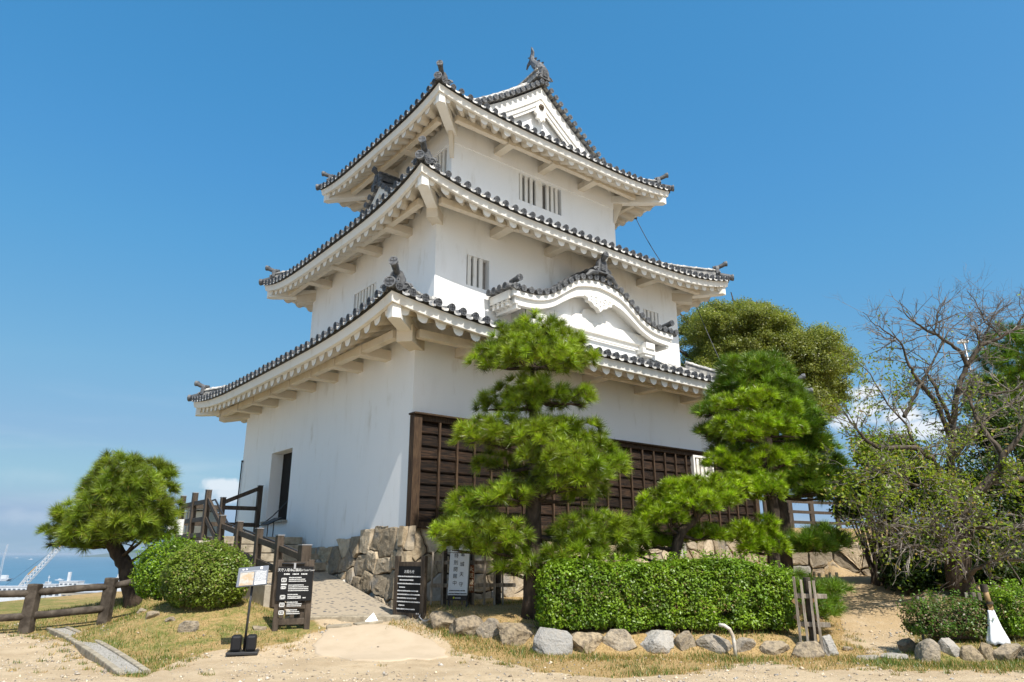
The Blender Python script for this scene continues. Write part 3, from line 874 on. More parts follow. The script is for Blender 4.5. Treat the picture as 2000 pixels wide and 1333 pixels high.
def curved_gable():
    V0 = -4.30                                   # front plane
    def band(f0, f1, v0, v1, x1=2.82):
        mb = MB(); rows = []
        for x in kxs:
            if abs(x) > x1: continue
            a, b = f0(x), f1(x)
            rows.append([(KC + x, v0, a), (KC + x, v0, b), (KC + x, v1, b), (KC + x, v1, a)])
        mb.grid(rows, closed=True)
        n = len(mb.v); mb.f += [(0, 1, 2, 3), (n - 1, n - 2, n - 3, n - 4)]
        return mb
    mid = lambda x, q: klo(x) + (kup(x) - klo(x)) * q
    rf = MB(); rows = []
    for x in kxs: rows.append([(KC + x, v, kup(x) + .03) for v in (V0 - .06, -4.0, -3.7, -3.40)])
    rf.grid(rows, col=.55)
    # tile courses running down the back slope
    for x in np.linspace(-2.8, 2.8, 29):
        rf.tube([(KC + x, v, kup(x) + .055) for v in (V0 - .05, -3.9, -3.44)], .06, 8, cap=False, col=random.uniform(.4, 1))
    g = obj('curved_gable', rf, M_TILE, castle, local=True)
    obj('bargeboard', band(lambda x: mid(x, .62), lambda x: kup(x) - .0, V0 - .03, V0 + .14, 2.86), M_TRIM, g, local=True)
    obj('bargeboard', band(lambda x: mid(x, .16), lambda x: mid(x, .62), V0 + .02, V0 + .16, 2.80), M_TRIM, g, local=True)
    obj('bargeboard', band(lambda x: klo(x), lambda x: mid(x, .16), V0 - .01, V0 + .13, 2.70), M_TRIM, g, local=True)
    obj('bargeboard', band(lambda x: mid(x, .60), lambda x: mid(x, .64), V0 - .045, V0 + .03, 2.80), M_TRIM, g, local=True)
    # soffit, side eaves
    sf = MB(); rows = []
    for x in kxs: rows.append([(KC + x, V0 + .1, klo(x) + .10), (KC + x, -3.43, klo(x) + .10)])
    sf.grid(rows); obj('soffit', sf, M_TRIM, g, local=True)
    for sx in (-1, 1):
        se = MB()
        x = KC + sx * 2.86
        se.box((x, (V0 - 3.45) / 2 + .02, 7.03), (.06, abs(V0 + 3.45) - .1, .20))
        for v in np.linspace(V0 + .2, -3.6, 4): se.box((x - sx * .10, v, 6.86), (.20, .09, .14))
        se.box((x - sx * .22, (V0 - 3.45) / 2, 6.78), (.12, abs(V0 + 3.45) - .06, .14))
        obj('side_eave', se, M_TRIM, g, local=True)
    # pediment, tie beam, corner blocks
    pd = MB()
    vs = [(KC + x, -3.98, klo(x) + .12) for x in kxs if abs(x) < 2.2]; m = len(vs)
    vs += [(p[0], p[1], 6.05) for p in vs]
    pd.add(vs, [(i, i + 1, m + i + 1, m + i) for i in range(m - 1)])
    for sx in (-1, 1):
        pd.add([(KC + sx * 2.2, -3.98, 6.05), (KC + sx * 2.2, -3.43, 6.05), (KC + sx * 2.2, -3.43, 6.9), (KC + sx * 2.2, -3.98, 6.9)], [(0, 1, 2, 3)])
    obj('pediment', pd, M_PLASTER, g, local=True)
    tb = MB()
    tb.box((KC, -4.02, 6.83), (3.9, .10, .30)); tb.box((KC, -4.04, 6.55), (4.0, .05, .05))
    tb.prism([(-.75, 0), (.75, 0), (.62, .10), (.40, .14), (.36, .26), (.2, .33), (-.2, .33), (-.36, .26), (-.40, .14), (-.62, .10)], (KC, -4.0, 6.98), (1, 0, 0), (0, 0, 1), (0, -1, 0), .06)
    obj('tie_beam', tb, M_TRIM, g, local=True, bevel=.01)
    for sx in (-1, 1):
        cb = MB()
        x = KC + sx * 1.92
        cb.box((x, -4.06, 6.50), (.50, .34, .14)); cb.box((x + sx * .02, -4.10, 6.65), (.34, .34, .17)); cb.box((x, -4.10, 6.41), (.30, .20, .10))
        pts = []
        for q in range(13):
            an = q / 12 * 1.9 * math.pi; rr = .13 - .007 * q
            pts.append((x - sx * (.36 + math.cos(an) * rr), -4.06, 6.82 + math.sin(an) * rr))
        cb.tube(pts, .022, 6)
        obj('corner_block', cb, M_TRIM, g, local=True, bevel=.008)
    # carved pendant
    pn = MB()
    h_ = [(.0, -.30), (.10, -.20), (.22, -.17), (.30, -.09), (.42, -.08), (.44, .0), (.56, .04), (.40, .13), (.18, .16), (.0, .12)]
    poly = h_[:-1] + [(-a, b) for a, b in h_[::-1][:-1]]
    pn.prism(poly, (KC, V0 + .10, 7.47), (1, 0, 0), (0, 0, 1), (0, -1, 0), .13)
    for sx in (-1, 1):
        for c, r0 in ((.16, .07), (.32, .06)):
            pts = [(KC + sx * (c + math.cos(q / 9 * 5.2) * (r0 - .004 * q)), V0 - .035, 7.49 + math.sin(q / 9 * 5.2) * (r0 - .004 * q)) for q in range(10)]
            pn.tube(pts, .014, 6)
    po = obj('gable_pendant', pn, M_TRIM, g, local=True, bevel=.012)
    hl = MB()
    for a, b in ((0, -.02), (-.13, -.09), (.13, -.09), (0, -.15)): hl.lathe((KC + a, V0 - .028, 7.47 + b), (0, -1, 0), [(.022, 0), (.018, .004), (.002, .004)], 8)
    obj('pierced_hole', hl, M_DARK, po, local=True)
    # verge tiles with patterned ends
    vt = MB(); x = 0.0
    arc = [(xx, kup(xx)) for xx in np.linspace(-2.95, 2.95, 300)]
    acc = .1
    for (xa, za), (xb, zb) in zip(arc[:-1], arc[1:]):
        acc += math.hypot(xb - xa, zb - za)
        if acc > .225:
            acc = 0
            vt.tube([(KC + xb, V0 + .34, zb + .10), (KC + xb, V0 - .09, zb + .075)], .070, 10, col=random.uniform(.3, 1))
            disc(vt, (KC + xb, V0 - .105, zb + .075), (0, -1, -.05), .078)
    for sx in (-1, 1):
        for v in np.linspace(V0 + .05, -3.62, 4):
            vt.tube([(KC + sx * 2.6, v, 7.27), (KC + sx * 3.02, v, 7.19)], .072, 10, col=.6)
            disc(vt, (KC + sx * 3.04, v, 7.19), (sx, 0, -.05), .082)
        vt.tube([(KC + sx * 2.72, V0 + .2, 7.38), (KC + sx * 2.72, V0 - .12, 7.42)], .072, 10, col=.5); disc(vt, (KC + sx * 2.72, V0 - .14, 7.42), (0, -1, 0), .085)
    obj('verge_tile', vt, M_ORN, g, local=True)
    rg = MB(); ridge_line(rg, [(KC, v, 8.18 + .02 * (v + 3.4)) for v in (-4.36, -4.1, -3.7, -3.42)], 1.2)
    obj('gable_ridge', rg, M_ORN, g, local=True)
    om = MB(); ridge_ornament(om, (KC, V0 - .12, 8.20), (0, -1, 0), 1.0, rodlen=.22)
    for sx in (-1, 1):
        om.tube([(KC + sx * .16, V0 - .1, 8.20), (KC + sx * .38, V0 - .1, 8.16), (KC + sx * .55, V0 - .1, 8.02)], [.08, .07, .03], 8, col=.5)
    obj('ridge_end_ornament', om, M_ORN, g, local=True)
curved_gable()

# ---- small triangular dormer gable on the second roof, left face
def dormer():
    U0 = -4.02
    za = 11.25; hw = 1.0
    zr = lambda v: za - .85 * abs(v) + .06 * abs(v) ** 2
    rf = MB()
    rows = [[(u, v, zr(v)) for u in (U0 - .12, -3.6, -3.12)] for v in np.linspace(-1.25, 1.25, 21)]
    rf.grid(rows, col=.4)
    g = obj('dormer_gable', rf, M_TILE, castle, local=True)
    pd = MB(); vs = [(U0 + .08, v, zr(v) - .05) for v in np.linspace(-1.15, 1.15, 15)]; m = len(vs); vs += [(p[0], p[1], 9.9) for p in vs]
    pd.add(vs, [(i, i + 1, m + i + 1, m + i) for i in range(m - 1)]); obj('pediment', pd, M_PLASTER, g, local=True)
    bb = MB(); rows = [[(U0 - .05, v, zr(v) - .05), (U0 - .05, v, zr(v) - .30), (U0 + .03, v, zr(v) - .30), (U0 + .03, v, zr(v) - .05)] for v in np.linspace(-1.2, 1.2, 21)]
    bb.grid(rows, closed=True); obj('bargeboard', bb, M_TRIM, g, local=True)
    vt = MB()
    for v in np.linspace(-1.2, 1.2, 13):
        vt.tube([(U0 + .25, v, zr(v) + .07), (U0 - .16, v, zr(v) + .05)], .07, 10, col=.4); disc(vt, (U0 - .18, v, zr(v) + .05), (-1, 0, 0), .08)
    obj('verge_tile', vt, M_ORN, g, local=True)
    rg = MB(); ridge_line(rg, [(u, 0, za + .10) for u in (U0 - .1, -3.7, -3.14)], 1.1); obj('gable_ridge', rg, M_ORN, g, local=True)
    om = MB(); ridge_ornament(om, (U0 - .12, 0, za - .06), (-1, 0, 0), .95, rodlen=.2); obj('ridge_end_ornament', om, M_ORN, g, local=True)
dormer()
# ---------------------------------------------------------------- terrain
def proj_np(x, y, z):
    d = y * math.cos(TH) + (z - EYE) * math.sin(TH); v = -y * math.sin(TH) + (z - EYE) * math.cos(TH)
    d = np.maximum(d, .05)
    return 1000 + 1379.98 * x / d, 666.5 - 1379.98 * v / d
BX = [-1.9, -1.6, -1.1, -.6, -.2, .25, .6, 1.5, 2.6, 3.6, 4.2, 4.5]
BY = [12.0, 11.85, 11.50, 11.20, 10.90, 10.55, 10.25, 10.22, 10.2, 10.18, 10.15, 10.1]
def yT(x): return np.interp(x, [5.5, 6.3, 9.0, 18, 40], [19.6, 19.1, 18.0, 16.2, 13])
def H(x, y):
    x = np.asarray(x, float); y = np.asarray(y, float)
    mid = ss(-7.5, -4.5, x) * (1 - ss(3.0, 4.6, x))
    left = 1 - ss(-7.5, -4.5, x); right = ss(3.0, 4.6, x)
    h = .30 * ss(9.9, 12.2, y) * mid + .12 * ss(11, 14, y) * left + .78 * ss(10, 16.5, y) * right
    h = h + .34 * np.exp(-((x + 5.3) / np.where(x < -5.3, 1.15, 1.4)) ** 2 - ((y - 12.5) / 1.25) ** 2) + .40 * np.exp(-((x + 7.1) / 1.6) ** 2 - ((y - 14.6) / .8) ** 2)
    yl = np.interp(x, BX, BY)
    h = h + .20 * ss(-.02, .22, y - yl) * ss(-2.0, -1.7, x) * (1 - ss(4.25, 4.5, x))
    h = h + .18 * ss(.525 * y, .56 * y, x) * ss(9.72, 9.95, y)
    dx, dy = x - CX, y - CY
    u, v = dx * cs + dy * sn, -dx * sn + dy * cs
    inr = (u > -7.6) & (u < -5.4) & (v > -5.65) & (v < 3.2) & ~((u < -6.9) & (v < -4.9))
    h = np.where(inr & (v < -4), np.minimum(h, .27), np.where(inr, np.minimum(h, .5), h))
    t = ss(0, .12, y - yT(x)) * (x > 5.4)
    h = h * (1 - t) + t * (1.52 + .55 * ss(0, 5, y - yT(x)))
    h = h + .012 * np.sin(x * 2.1 + 1.3 * np.sin(y * 1.7)) * np.cos(y * 1.9 + .6) + .006 * np.sin(x * 6.3 + y * 4.1) * np.sin(y * 5.7 - x * 2.2)
    # the castle hill ends and falls to the town
    ex = np.maximum(np.maximum(-14 - x, x - 60), 0); ey = np.maximum(np.maximum(y - np.where(x < 2, 26, 48), -40 - y), 0)
    d = np.hypot(ex, ey)
    return np.maximum(h - d * .75 - .02 * d * d * (d < 8), -64.3)
def hz(x, y): return float(H(x, y))
def ground_at(px, py):
    r = ray(px, py); t = 6.0
    while t < 60:
        p = Vector((0, 0, EYE)) + r * t
        if p.z <= hz(p.x, p.y): return Vector((p.x, p.y, hz(p.x, p.y)))
        t += .02
    return Vector((p.x, p.y, hz(p.x, p.y)))
def gY(px, Y, py=1200):
    p = atY(px, py, Y); return Vector((p.x, Y, hz(p.x, Y)))

def inpoly(px, py, poly):
    c = np.zeros(px.shape, bool); n = len(poly)
    for i in range(n):
        (x0, y0), (x1, y1) = poly[i], poly[(i + 1) % n]
        if y0 == y1: continue
        c ^= ((y0 > py) != (y1 > py)) & (px < (x1 - x0) * (py - y0) / (y1 - y0) + x0)
    return c
GRASS = {
 'left': ([(-3000, 1086), (-700, 1160), (0, 1238), (70, 1240), (130, 1256), (180, 1292), (222, 1322), (280, 1324), (330, 1300), (420, 1270), (520, 1264), (585, 1254), (600, 1240), (650, 1230), (610, 1212), (560, 1150), (300, 1086)], .62),
 'centre': ([(800, 1200), (835, 1080), (1560, 1080), (1640, 1180), (1650, 1250), (1715, 1285), (1690, 1303), (1600, 1312), (1540, 1300), (1480, 1292), (1420, 1300), (1330, 1318), (1200, 1326), (1060, 1312), (970, 1290), (890, 1272), (868, 1250), (850, 1228)], .40),
 'right': ([(1785, 1240), (1800, 1215), (2900, 1200), (2900, 1330), (2100, 1312), (1900, 1309), (1760, 1312), (1690, 1300), (1715, 1280), (1790, 1288)], .66),
 'terrace': ([(1640, 1040), (2400, 1040), (2400, 1074), (1640, 1074)], .5)}
def cover(x, y, z):
    px, py = proj_np(x, y, z)
    c = np.zeros(x.shape); g = np.zeros(x.shape) + .4
    for k, (poly, gr) in GRASS.items():
        m = inpoly(px, py, poly) & (y > 1)
        c[m] = 1; g[m] = gr
    far = (y > 15.5) & (x < -5); c[far] = 1; g[far] = np.where(y[far] < 21, .68, .40)
    bd = (y > yT(x) + .1) & (x > 5.4); c[bd] = 1; g[bd] = .35
    return c, g
def axis(a, b, step, far_lo, far_hi):
    core = np.arange(a, b + 1e-6, step)
    lo = [a]; st = step
    while lo[-1] > far_lo: st *= 1.22; lo.append(lo[-1] - st)
    hi = [b]; st = step
    while hi[-1] < far_hi: st *= 1.22; hi.append(hi[-1] + st)
    return np.concatenate([np.array(lo[1:])[::-1], core, np.array(hi[1:])])
def build_ground():
    xs = axis(-9.5, 9.5, .085, -300, 420); ys = axis(6.5, 15.5, .07, -120, 260)
    X, Y = np.meshgrid(xs, ys)
    Z = H(X, Y)
    c, g = cover(X, Y, Z)
    for _ in range(2):
        for a in (c, g):
            a[1:-1, 1:-1] = (a[1:-1, 1:-1] * 2 + a[:-2, 1:-1] + a[2:, 1:-1] + a[1:-1, :-2] + a[1:-1, 2:]) / 6
    ny, nx = X.shape
    V = np.stack([X.ravel(), Y.ravel(), Z.ravel()], 1)
    i = np.arange(ny * nx).reshape(ny, nx)
    Fq = np.stack([i[:-1, :-1].ravel(), i[:-1, 1:].ravel(), i[1:, 1:].ravel(), i[1:, :-1].ravel()], 1)
    shaded_sand = ss(10.2, 12.5, Y) * ss(3.8, 5.0, X)  # mask for canopy shade over the sand on the right
    o = np_obj('ground', V, Fq, ground_mat(), col=np.stack([c.ravel(), g.ravel(), shaded_sand.ravel()], 1), smooth=True)
    tag(o, kind='structure')
    return o
def ground_mat():
    m = bpy.data.materials.new('sandy_ground'); m.use_nodes = True
    N, L = m.node_tree.nodes, m.node_tree.links; N.clear()
    out = N.new('ShaderNodeOutputMaterial'); b = N.new('ShaderNodeBsdfPrincipled')
    b.inputs['Roughness'].default_value = .95; b.inputs['Specular IOR Level'].default_value = .1
    geo = N.new('ShaderNodeNewGeometry')
    at = N.new('ShaderNodeAttribute'); at.attribute_name = 'Col'
    sep = N.new('ShaderNodeSeparateColor'); L.new(at.outputs['Color'], sep.inputs[0])
    def noise(s, d=6, rough=.6):
        n = N.new('ShaderNodeTexNoise'); n.inputs['Scale'].default_value = s; n.inputs['Detail'].default_value = d; n.inputs['Roughness'].default_value = rough
        L.new(geo.outputs['Position'], n.inputs['Vector']); return n.outputs[0]
    def ramp(src, a, bb):
        n = N.new('ShaderNodeMapRange'); n.interpolation_type = 'SMOOTHSTEP'; L.new(src, n.inputs[0]); n.inputs[1].default_value = a; n.inputs[2].default_value = bb; return n.outputs[0]
    def mx(f, a, bb):
        n = N.new('ShaderNodeMixRGB'); L.new(f, n.inputs[0])
        for q, i in ((a, 1), (bb, 2)):
            if hasattr(q, 'links'): L.new(q, n.inputs[i])
            else: n.inputs[i].default_value = (*q, 1)
        return n.outputs[0]
    def ma(op, a, bb):
        n = N.new('ShaderNodeMath'); n.operation = op
        for q, i in ((a, 0), (bb, 1)):
            if hasattr(q, 'links'): L.new(q, n.inputs[i])
            else: n.inputs[i].default_value = q
        return n.outputs[0]
    sand = mx(ramp(noise(1.4, 8, .7), .38, .62), (.53, .415, .275), (.43, .325, .205))
    sand = mx(ramp(noise(4.5, 8, .75), .52, .72), sand, (.40, .29, .175))
    sand = mx(ramp(noise(9, 6, .7), .60, .74), sand, (.56, .47, .34))
    sand = mx(ma('MULTIPLY', sep.outputs[2], ramp(noise(1.9, 6), .2, .5)), sand, (.40, .285, .155))  # tree shade painted into the sand as a browner tone
    sand = mx(ramp(noise(60, 3), .52, .70), sand, (.40, .31, .20))
    sand = mx(ramp(noise(130, 2), .62, .74), sand, (.70, .60, .45))
    vor = N.new('ShaderNodeTexVoronoi'); vor.inputs['Scale'].default_value = 24; L.new(geo.outputs['Position'], vor.inputs['Vector'])
    peb = ma('MULTIPLY', ma('LESS_THAN', vor.outputs['Distance'], .20), ramp(noise(3.3), .50, .62))
    sand = mx(ma('MULTIPLY', peb, .75), sand, (.36, .32, .27))
    shaded_sand = mx(ramp(noise(2.2), .3, .7), (.30, .215, .115), (.40, .29, .155))
    straw = mx(ramp(noise(45, 4), .38, .62), (.44, .305, .14), (.28, .19, .085))
    green = mx(ramp(noise(38, 4), .35, .65), (.10, .13, .03), (.21, .20, .06))
    gm = ramp(ma('ADD', ma('ADD', noise(2.6, 8, .72), ma('MULTIPLY', noise(16, 4), .35)), ma('MULTIPLY', sep.outputs[1], .75)), 1.0, 1.30)
    turf = mx(gm, straw, green)
    cov = ramp(ma('ADD', sep.outputs[0], ma('MULTIPLY', ma('SUBTRACT', noise(5.5, 8, .75), .5), 1.5)), .40, .70)
    col = mx(cov, sand, turf)
    L.new(col, b.inputs['Base Color'])
    bn = N.new('ShaderNodeBump'); bn.inputs['Strength'].default_value = .8; bn.inputs['Distance'].default_value = .035
    L.new(ma('ADD', noise(30, 6, .7), ma('MULTIPLY', noise(5, 5), 1.2)), bn.inputs['Height']); L.new(bn.outputs[0], b.inputs['Normal'])
    L.new(b.outputs[0], out.inputs[0])
    return m
ground = build_ground()

# smooth compacted sand apron in front of the ramp, a thin sheet with a worn edge
def apron():
    pts = [(612, 1262), (628, 1244), (640, 1229), (700, 1222), (760, 1222), (800, 1236), (842, 1252), (868, 1270), (872, 1284), (835, 1290), (800, 1288), (760, 1294), (700, 1291), (660, 1285), (622, 1282)]
    P = [ground_at(*q) for q in pts]; c = sum(P, Vector()) / len(P)
    fine = []
    for i in range(len(P)):
        a, b = P[i], P[(i + 1) % len(P)]
        for k in range(4):
            q = a.lerp(b, k / 4); q = q + (q - c).normalized() * random.uniform(-.025, .025); fine.append(q)
    mb = MB(); rows = []
    for s, dz in ((1.02, -.02), (1.0, .012), (.97, .016), (.8, .016), (.5, .016), (.25, .016), (.02, .016)):
        rows.append([(c.x + (q.x - c.x) * s, c.y + (q.y - c.y) * s, hz(c.x + (q.x - c.x) * s, c.y + (q.y - c.y) * s) + dz) for q in fine])
    mb.grid(rows, closed=True)
    o = obj('sand_apron', mb, mat('compacted_sand', (.46, .37, .265), (.42, .335, .235), scale=2.5, rough=.95, spec=.1, bump=.15, bscale=90), smooth=True)
    tag(o, kind='structure')
apron()

# ---------------------------------------------------------------- stone foundation
from mathutils import noise as mnoise
def clip(poly, n, d):
    out = []
    for i in range(len(poly)):
        a, b = poly[i], poly[(i + 1) % len(poly)]
        da, db = a[0] * n[0] + a[1] * n[1] - d, b[0] * n[0] + b[1] * n[1] - d
        if da <= 0: out.append(a)
        if (da < 0 < db) or (db < 0 < da):
            t = da / (da - db); out.append((a[0] + (b[0] - a[0]) * t, a[1] + (b[1] - a[1]) * t))
    return out
def stones(mb, P, w, zt, cw, ch, seed, gap=.008, bulge=.046, z0=0.0):
    """P(x, z, out) -> point; irregular fitted stones over 0..w, z0..zt(x)"""
    rn = random.Random(seed)
    sites = []; z = z0 + ch * .4; row = 0
    zmax = max(zt(x) for x in np.linspace(0, w, 30))
    while z < zmax + ch * .2:
        x = cw * rn.uniform(.1, .6)
        while x < w + cw * .3:
            if z < zt(min(max(x, 0), w)) - ch * .15: sites.append((x + rn.uniform(-.16, .16) * cw, z + rn.uniform(-.28, .28) * ch))
            x += cw * rn.choice((.35, .7, .9, 1.1, 1.3, 1.6))
        z += ch * rn.uniform(.85, 1.1); row += 1
    for i, s in enumerate(sites):
        top = zt(min(max(s[0], 0), w)) + rn.uniform(-.03, .04)
        poly = [(0, z0), (w, z0), (w, top), (0, top)]
        for j, q in enumerate(sites):
            if i == j: continue
            dx, dz = q[0] - s[0], (q[1] - s[1])
            if dx * dx + dz * dz > (cw * 3.2) ** 2: continue
            n = (dx, dz); d = (q[0] ** 2 - s[0] ** 2 + q[1] ** 2 - s[1] ** 2) / 2
            l = math.hypot(*n)
            poly = clip(poly, (n[0] / l, n[1] / l), d / l - gap)
            if len(poly) < 3: break
        if len(poly) < 3: continue
        cx = sum(p[0] for p in poly) / len(poly); cz = sum(p[1] for p in poly) / len(poly)
        fine = []
        for a in range(len(poly)):
            p, q = poly[a], poly[(a + 1) % len(poly)]; l = math.hypot(q[0] - p[0], q[1] - p[1]); k = max(1, int(l / .075))
            for m in range(k): fine.append((p[0] + (q[0] - p[0]) * m / k + rn.uniform(-.013, .013), p[1] + (q[1] - p[1]) * m / k + rn.uniform(-.013, .013)))
        b0 = rn.uniform(-.02, .03); tiltx, tiltz = rn.uniform(-.12, .12), rn.uniform(-.12, .12)
        rows = []
        for sc, o in ((1.0, -.09), (.992, -.012), (.972, .016), (.93, .028), (.78, .034), (.5, .036), (.25, .037)):
            rows.append([P(cx + (x - cx) * sc, cz + (zz - cz) * sc, o + b0 + (.020 * mnoise.noise((cx * 3 + x * 5.0 * sc, zz * 5.0 * sc, i * 1.7)) + .010 * mnoise.noise((x * 14 * sc, zz * 14 * sc, i * .7)) + ((x - cx) * tiltx + (zz - cz) * tiltz) * sc if o > -.05 else 0)) for x, zz in fine])
        c = (rn.uniform(.05, .95), 1.0 if rn.random() < .12 else rn.uniform(0, .3))
        n0 = len(mb.v); mb.grid(rows, closed=True, col=c)
        m = len(fine); mb.add([P(cx, cz, .037 + b0)], [], c)
        last = len(mb.v) - 1; st = n0 + m * (len(rows) - 1)
        mb.f += [(st + k, st + (k + 1) % m, last) for k in range(m)]
    return mb
def foundation():
    t = thing('stone_foundation', 'dry laid stone base of tan and grey boulders under the white castle walls', 'stone wall', (CX, CY, 0), YAW)
    zb = -.1
    bat = lambda z: .03 + max(0, 1.8 - z) * .14
    mb = MB()
    Pf = lambda x, z, o: (-5.62 + x - bat(z) * max(0, 1 - x / .6), -4.73 - bat(z) - o, z)
    stones(mb, Pf, 11.3, lambda x: 1.77, .50 , .38, 3, z0=zb)
    obj('long_face_stones', mb, M_STONE, t, local=True, smooth=False)
    mb = MB()
    Pl = lambda x, z, o: (-5.50 - bat(z) - o, -4.86 + x - bat(z) * max(0, 1 - x / .6), z)
    stones(mb, Pl, 9.7, lambda x: 1.77 if x < 1.9 else (1.62 if x < 2.5 else 1.42), .40, .36, 8, z0=zb)
    obj('short_face_stones', mb, M_STONE, t, local=True, smooth=False)
    mb = MB()
    mb.add([(-5.56, -4.78, 1.70), (5.7, -4.78, 1.70), (5.7, -5.0, -.2), (-5.75, -5.0, -.2)], [(0, 1, 2, 3)])
    mb.add([(-5.52, -4.78, 1.36), (-5.52, 4.9, 1.30), (-5.72, 4.9, -.2), (-5.75, -5.0, -.2)], [(0, 1, 2, 3)])
    mb.add([(5.55, -4.78, 1.74), (5.55, 4.9, 1.74), (5.75, 4.9, -.2), (5.75, -5.0, -.2)], [(0, 1, 2, 3)])
    mb.add([(-5.56, -4.78, 1.74), (5.6, -4.78, 1.74), (5.6, -4.6, 1.74), (-5.56, -4.6, 1.74)], [(0, 1, 2, 3)])
    obj('packing', mb, M_GAP, t, local=True)
foundation()
def terrace_wall():
    mb = MB()
    A, B = Vector((6.0, 19.05, 0)), Vector((9.2, 17.75, 0)); d = (B - A); l = d.length; d.normalize(); n = Vector((d.y, -d.x, 0))
    P = lambda x, z, o: A + d * x + n * (o + .10 * (1.6 - z)) + Vector((0, 0, z))
    stones(mb, P, l, lambda x: 1.55, .5, .34, 21, z0=.4)
    C = Vector((18.5, 15.95, 0)); d2 = (C - B); l2 = d2.length; d2.normalize(); n2 = Vector((d2.y, -d2.x, 0))
    P2 = lambda x, z, o: B + d2 * x + n2 * (o + .10 * (1.6 - z)) + Vector((0, 0, z))
    stones(mb, P2, l2, lambda x: 1.55, .5, .34, 22, z0=.4)
    mb.add([A + Vector((0, .05, 1.5)), B + Vector((0, .05, 1.5)), B + Vector((0, .05, .2)), A + Vector((0, .05, .2))], [(0, 1, 2, 3)], (.1, 0))
    mb.add([B + Vector((0, .05, 1.5)), C + Vector((0, .05, 1.5)), C + Vector((0, .05, .2)), B + Vector((0, .05, .2))], [(0, 1, 2, 3)], (.1, 0))
    o = obj('retaining_wall', mb, M_STONE, loc=tuple(A))
    tag(o, 'low stone retaining wall holding up the terrace behind the path', 'stone wall')
terrace_wall()

# ---------------------------------------------------------------- ramp, stairs, landing and their rail
def L3(u, v, z): return CW(u, v, z)
def stairs():
    q = [(-7.35, -4.30, .335), (-6.02, -5.55, .365), (-5.62, -1.7, .95), (-7.42, -1.7, .95)]
    P = [L3(*p) for p in q]
    mb = MB()
    rows = []
    for i in range(13):
        a, b = P[0].lerp(P[3], i / 12), P[1].lerp(P[2], i / 12)
        rows.append([a.lerp(b, k / 8) + Vector((0, 0, 0)) for k in range(9)])
    mb.grid(rows)
    n = len(mb.v)
    for a, b in ((0, 1), (1, 2), (3, 0)):
        mb.add([P[a], P[b], P[b] - Vector((0, 0, 1.1)), P[a] - Vector((0, 0, 1.1))], [(0, 1, 2, 3)])
    pav = obj('ramp', mb, cobble_mat(), loc=tuple(P[0]))
    tag(pav, kind='structure')
    t = thing('stone_steps', 'flight of worn stone steps rising from the pebbled ramp to the castle door', 'steps', (CX, CY, 0), YAW)
    for i in range(4):
        z1 = .95 + .178 * (i + 1); v0 = -1.7 + .50 * i
        m = MB(); m.box((-6.50, v0 + .26 + (2.6 if i == 3 else 0) / 2, (z1 - .2) / 2 + .02), (1.78, .52 + (2.6 if i == 3 else 0), z1 - .2 - .04 + .0))
        m2 = MB(); m2.box((-6.50, v0 + .24 + (2.6 if i == 3 else 0) / 2, z1 - .08), (1.84, .56 + (2.6 if i == 3 else 0), .16))
        s = obj('step', m, M_CONC, t, local=True)
        obj('tread', m2, M_CURB, s, local=True, bevel=.012)
    m = MB(); m.box((-7.55, -2.2, .35), (.22, 3.2, .9)); m.box((-7.62, 1.55, .62), (.30, 2.65, 1.90))
    m.prism([(-.75, -.4), (.30, -.4), (.30, 1.57), (.02, 1.57), (-.75, .95)], (-7.75, .0, 0), (0, 1, 0), (0, 0, 1), (1, 0, 0), .26)
    obj('side_wall', m, M_CONC, t, local=True, bevel=.01)
    m = MB()
    a, b = L3(-7.42, -4.33, .30), L3(-5.98, -5.68, .33)
    k = MB(); k.bar(a + Vector((0, -.10, -.03)), b + Vector((0, -.10, -.03)), .17, .14)
    tag(obj('kerb_stone', k, M_CURB, loc=tuple(a), bevel=.02), 'long pale kerb slab along the foot of the pebbled ramp', 'kerb stone')
    a, b = ground_at(632, 1226), ground_at(688, 1224)
    for (p0, p1, lb) in ((ground_at(636, 1228), ground_at(686, 1224), 'flat pale slab edging the sand apron, left of the white folded card'), (ground_at(692, 1223), ground_at(744, 1216), 'flat pale slab edging the sand apron, under the white folded card')):
        k = MB(); k.bar(p0 + Vector((0, .03, .0)), p1 + Vector((0, .03, .0)), .20, .07)
        tag(obj('kerb_slab', k, M_CURB, loc=tuple(p0), bevel=.015), lb, 'kerb stone', 'slabs along the sand apron')
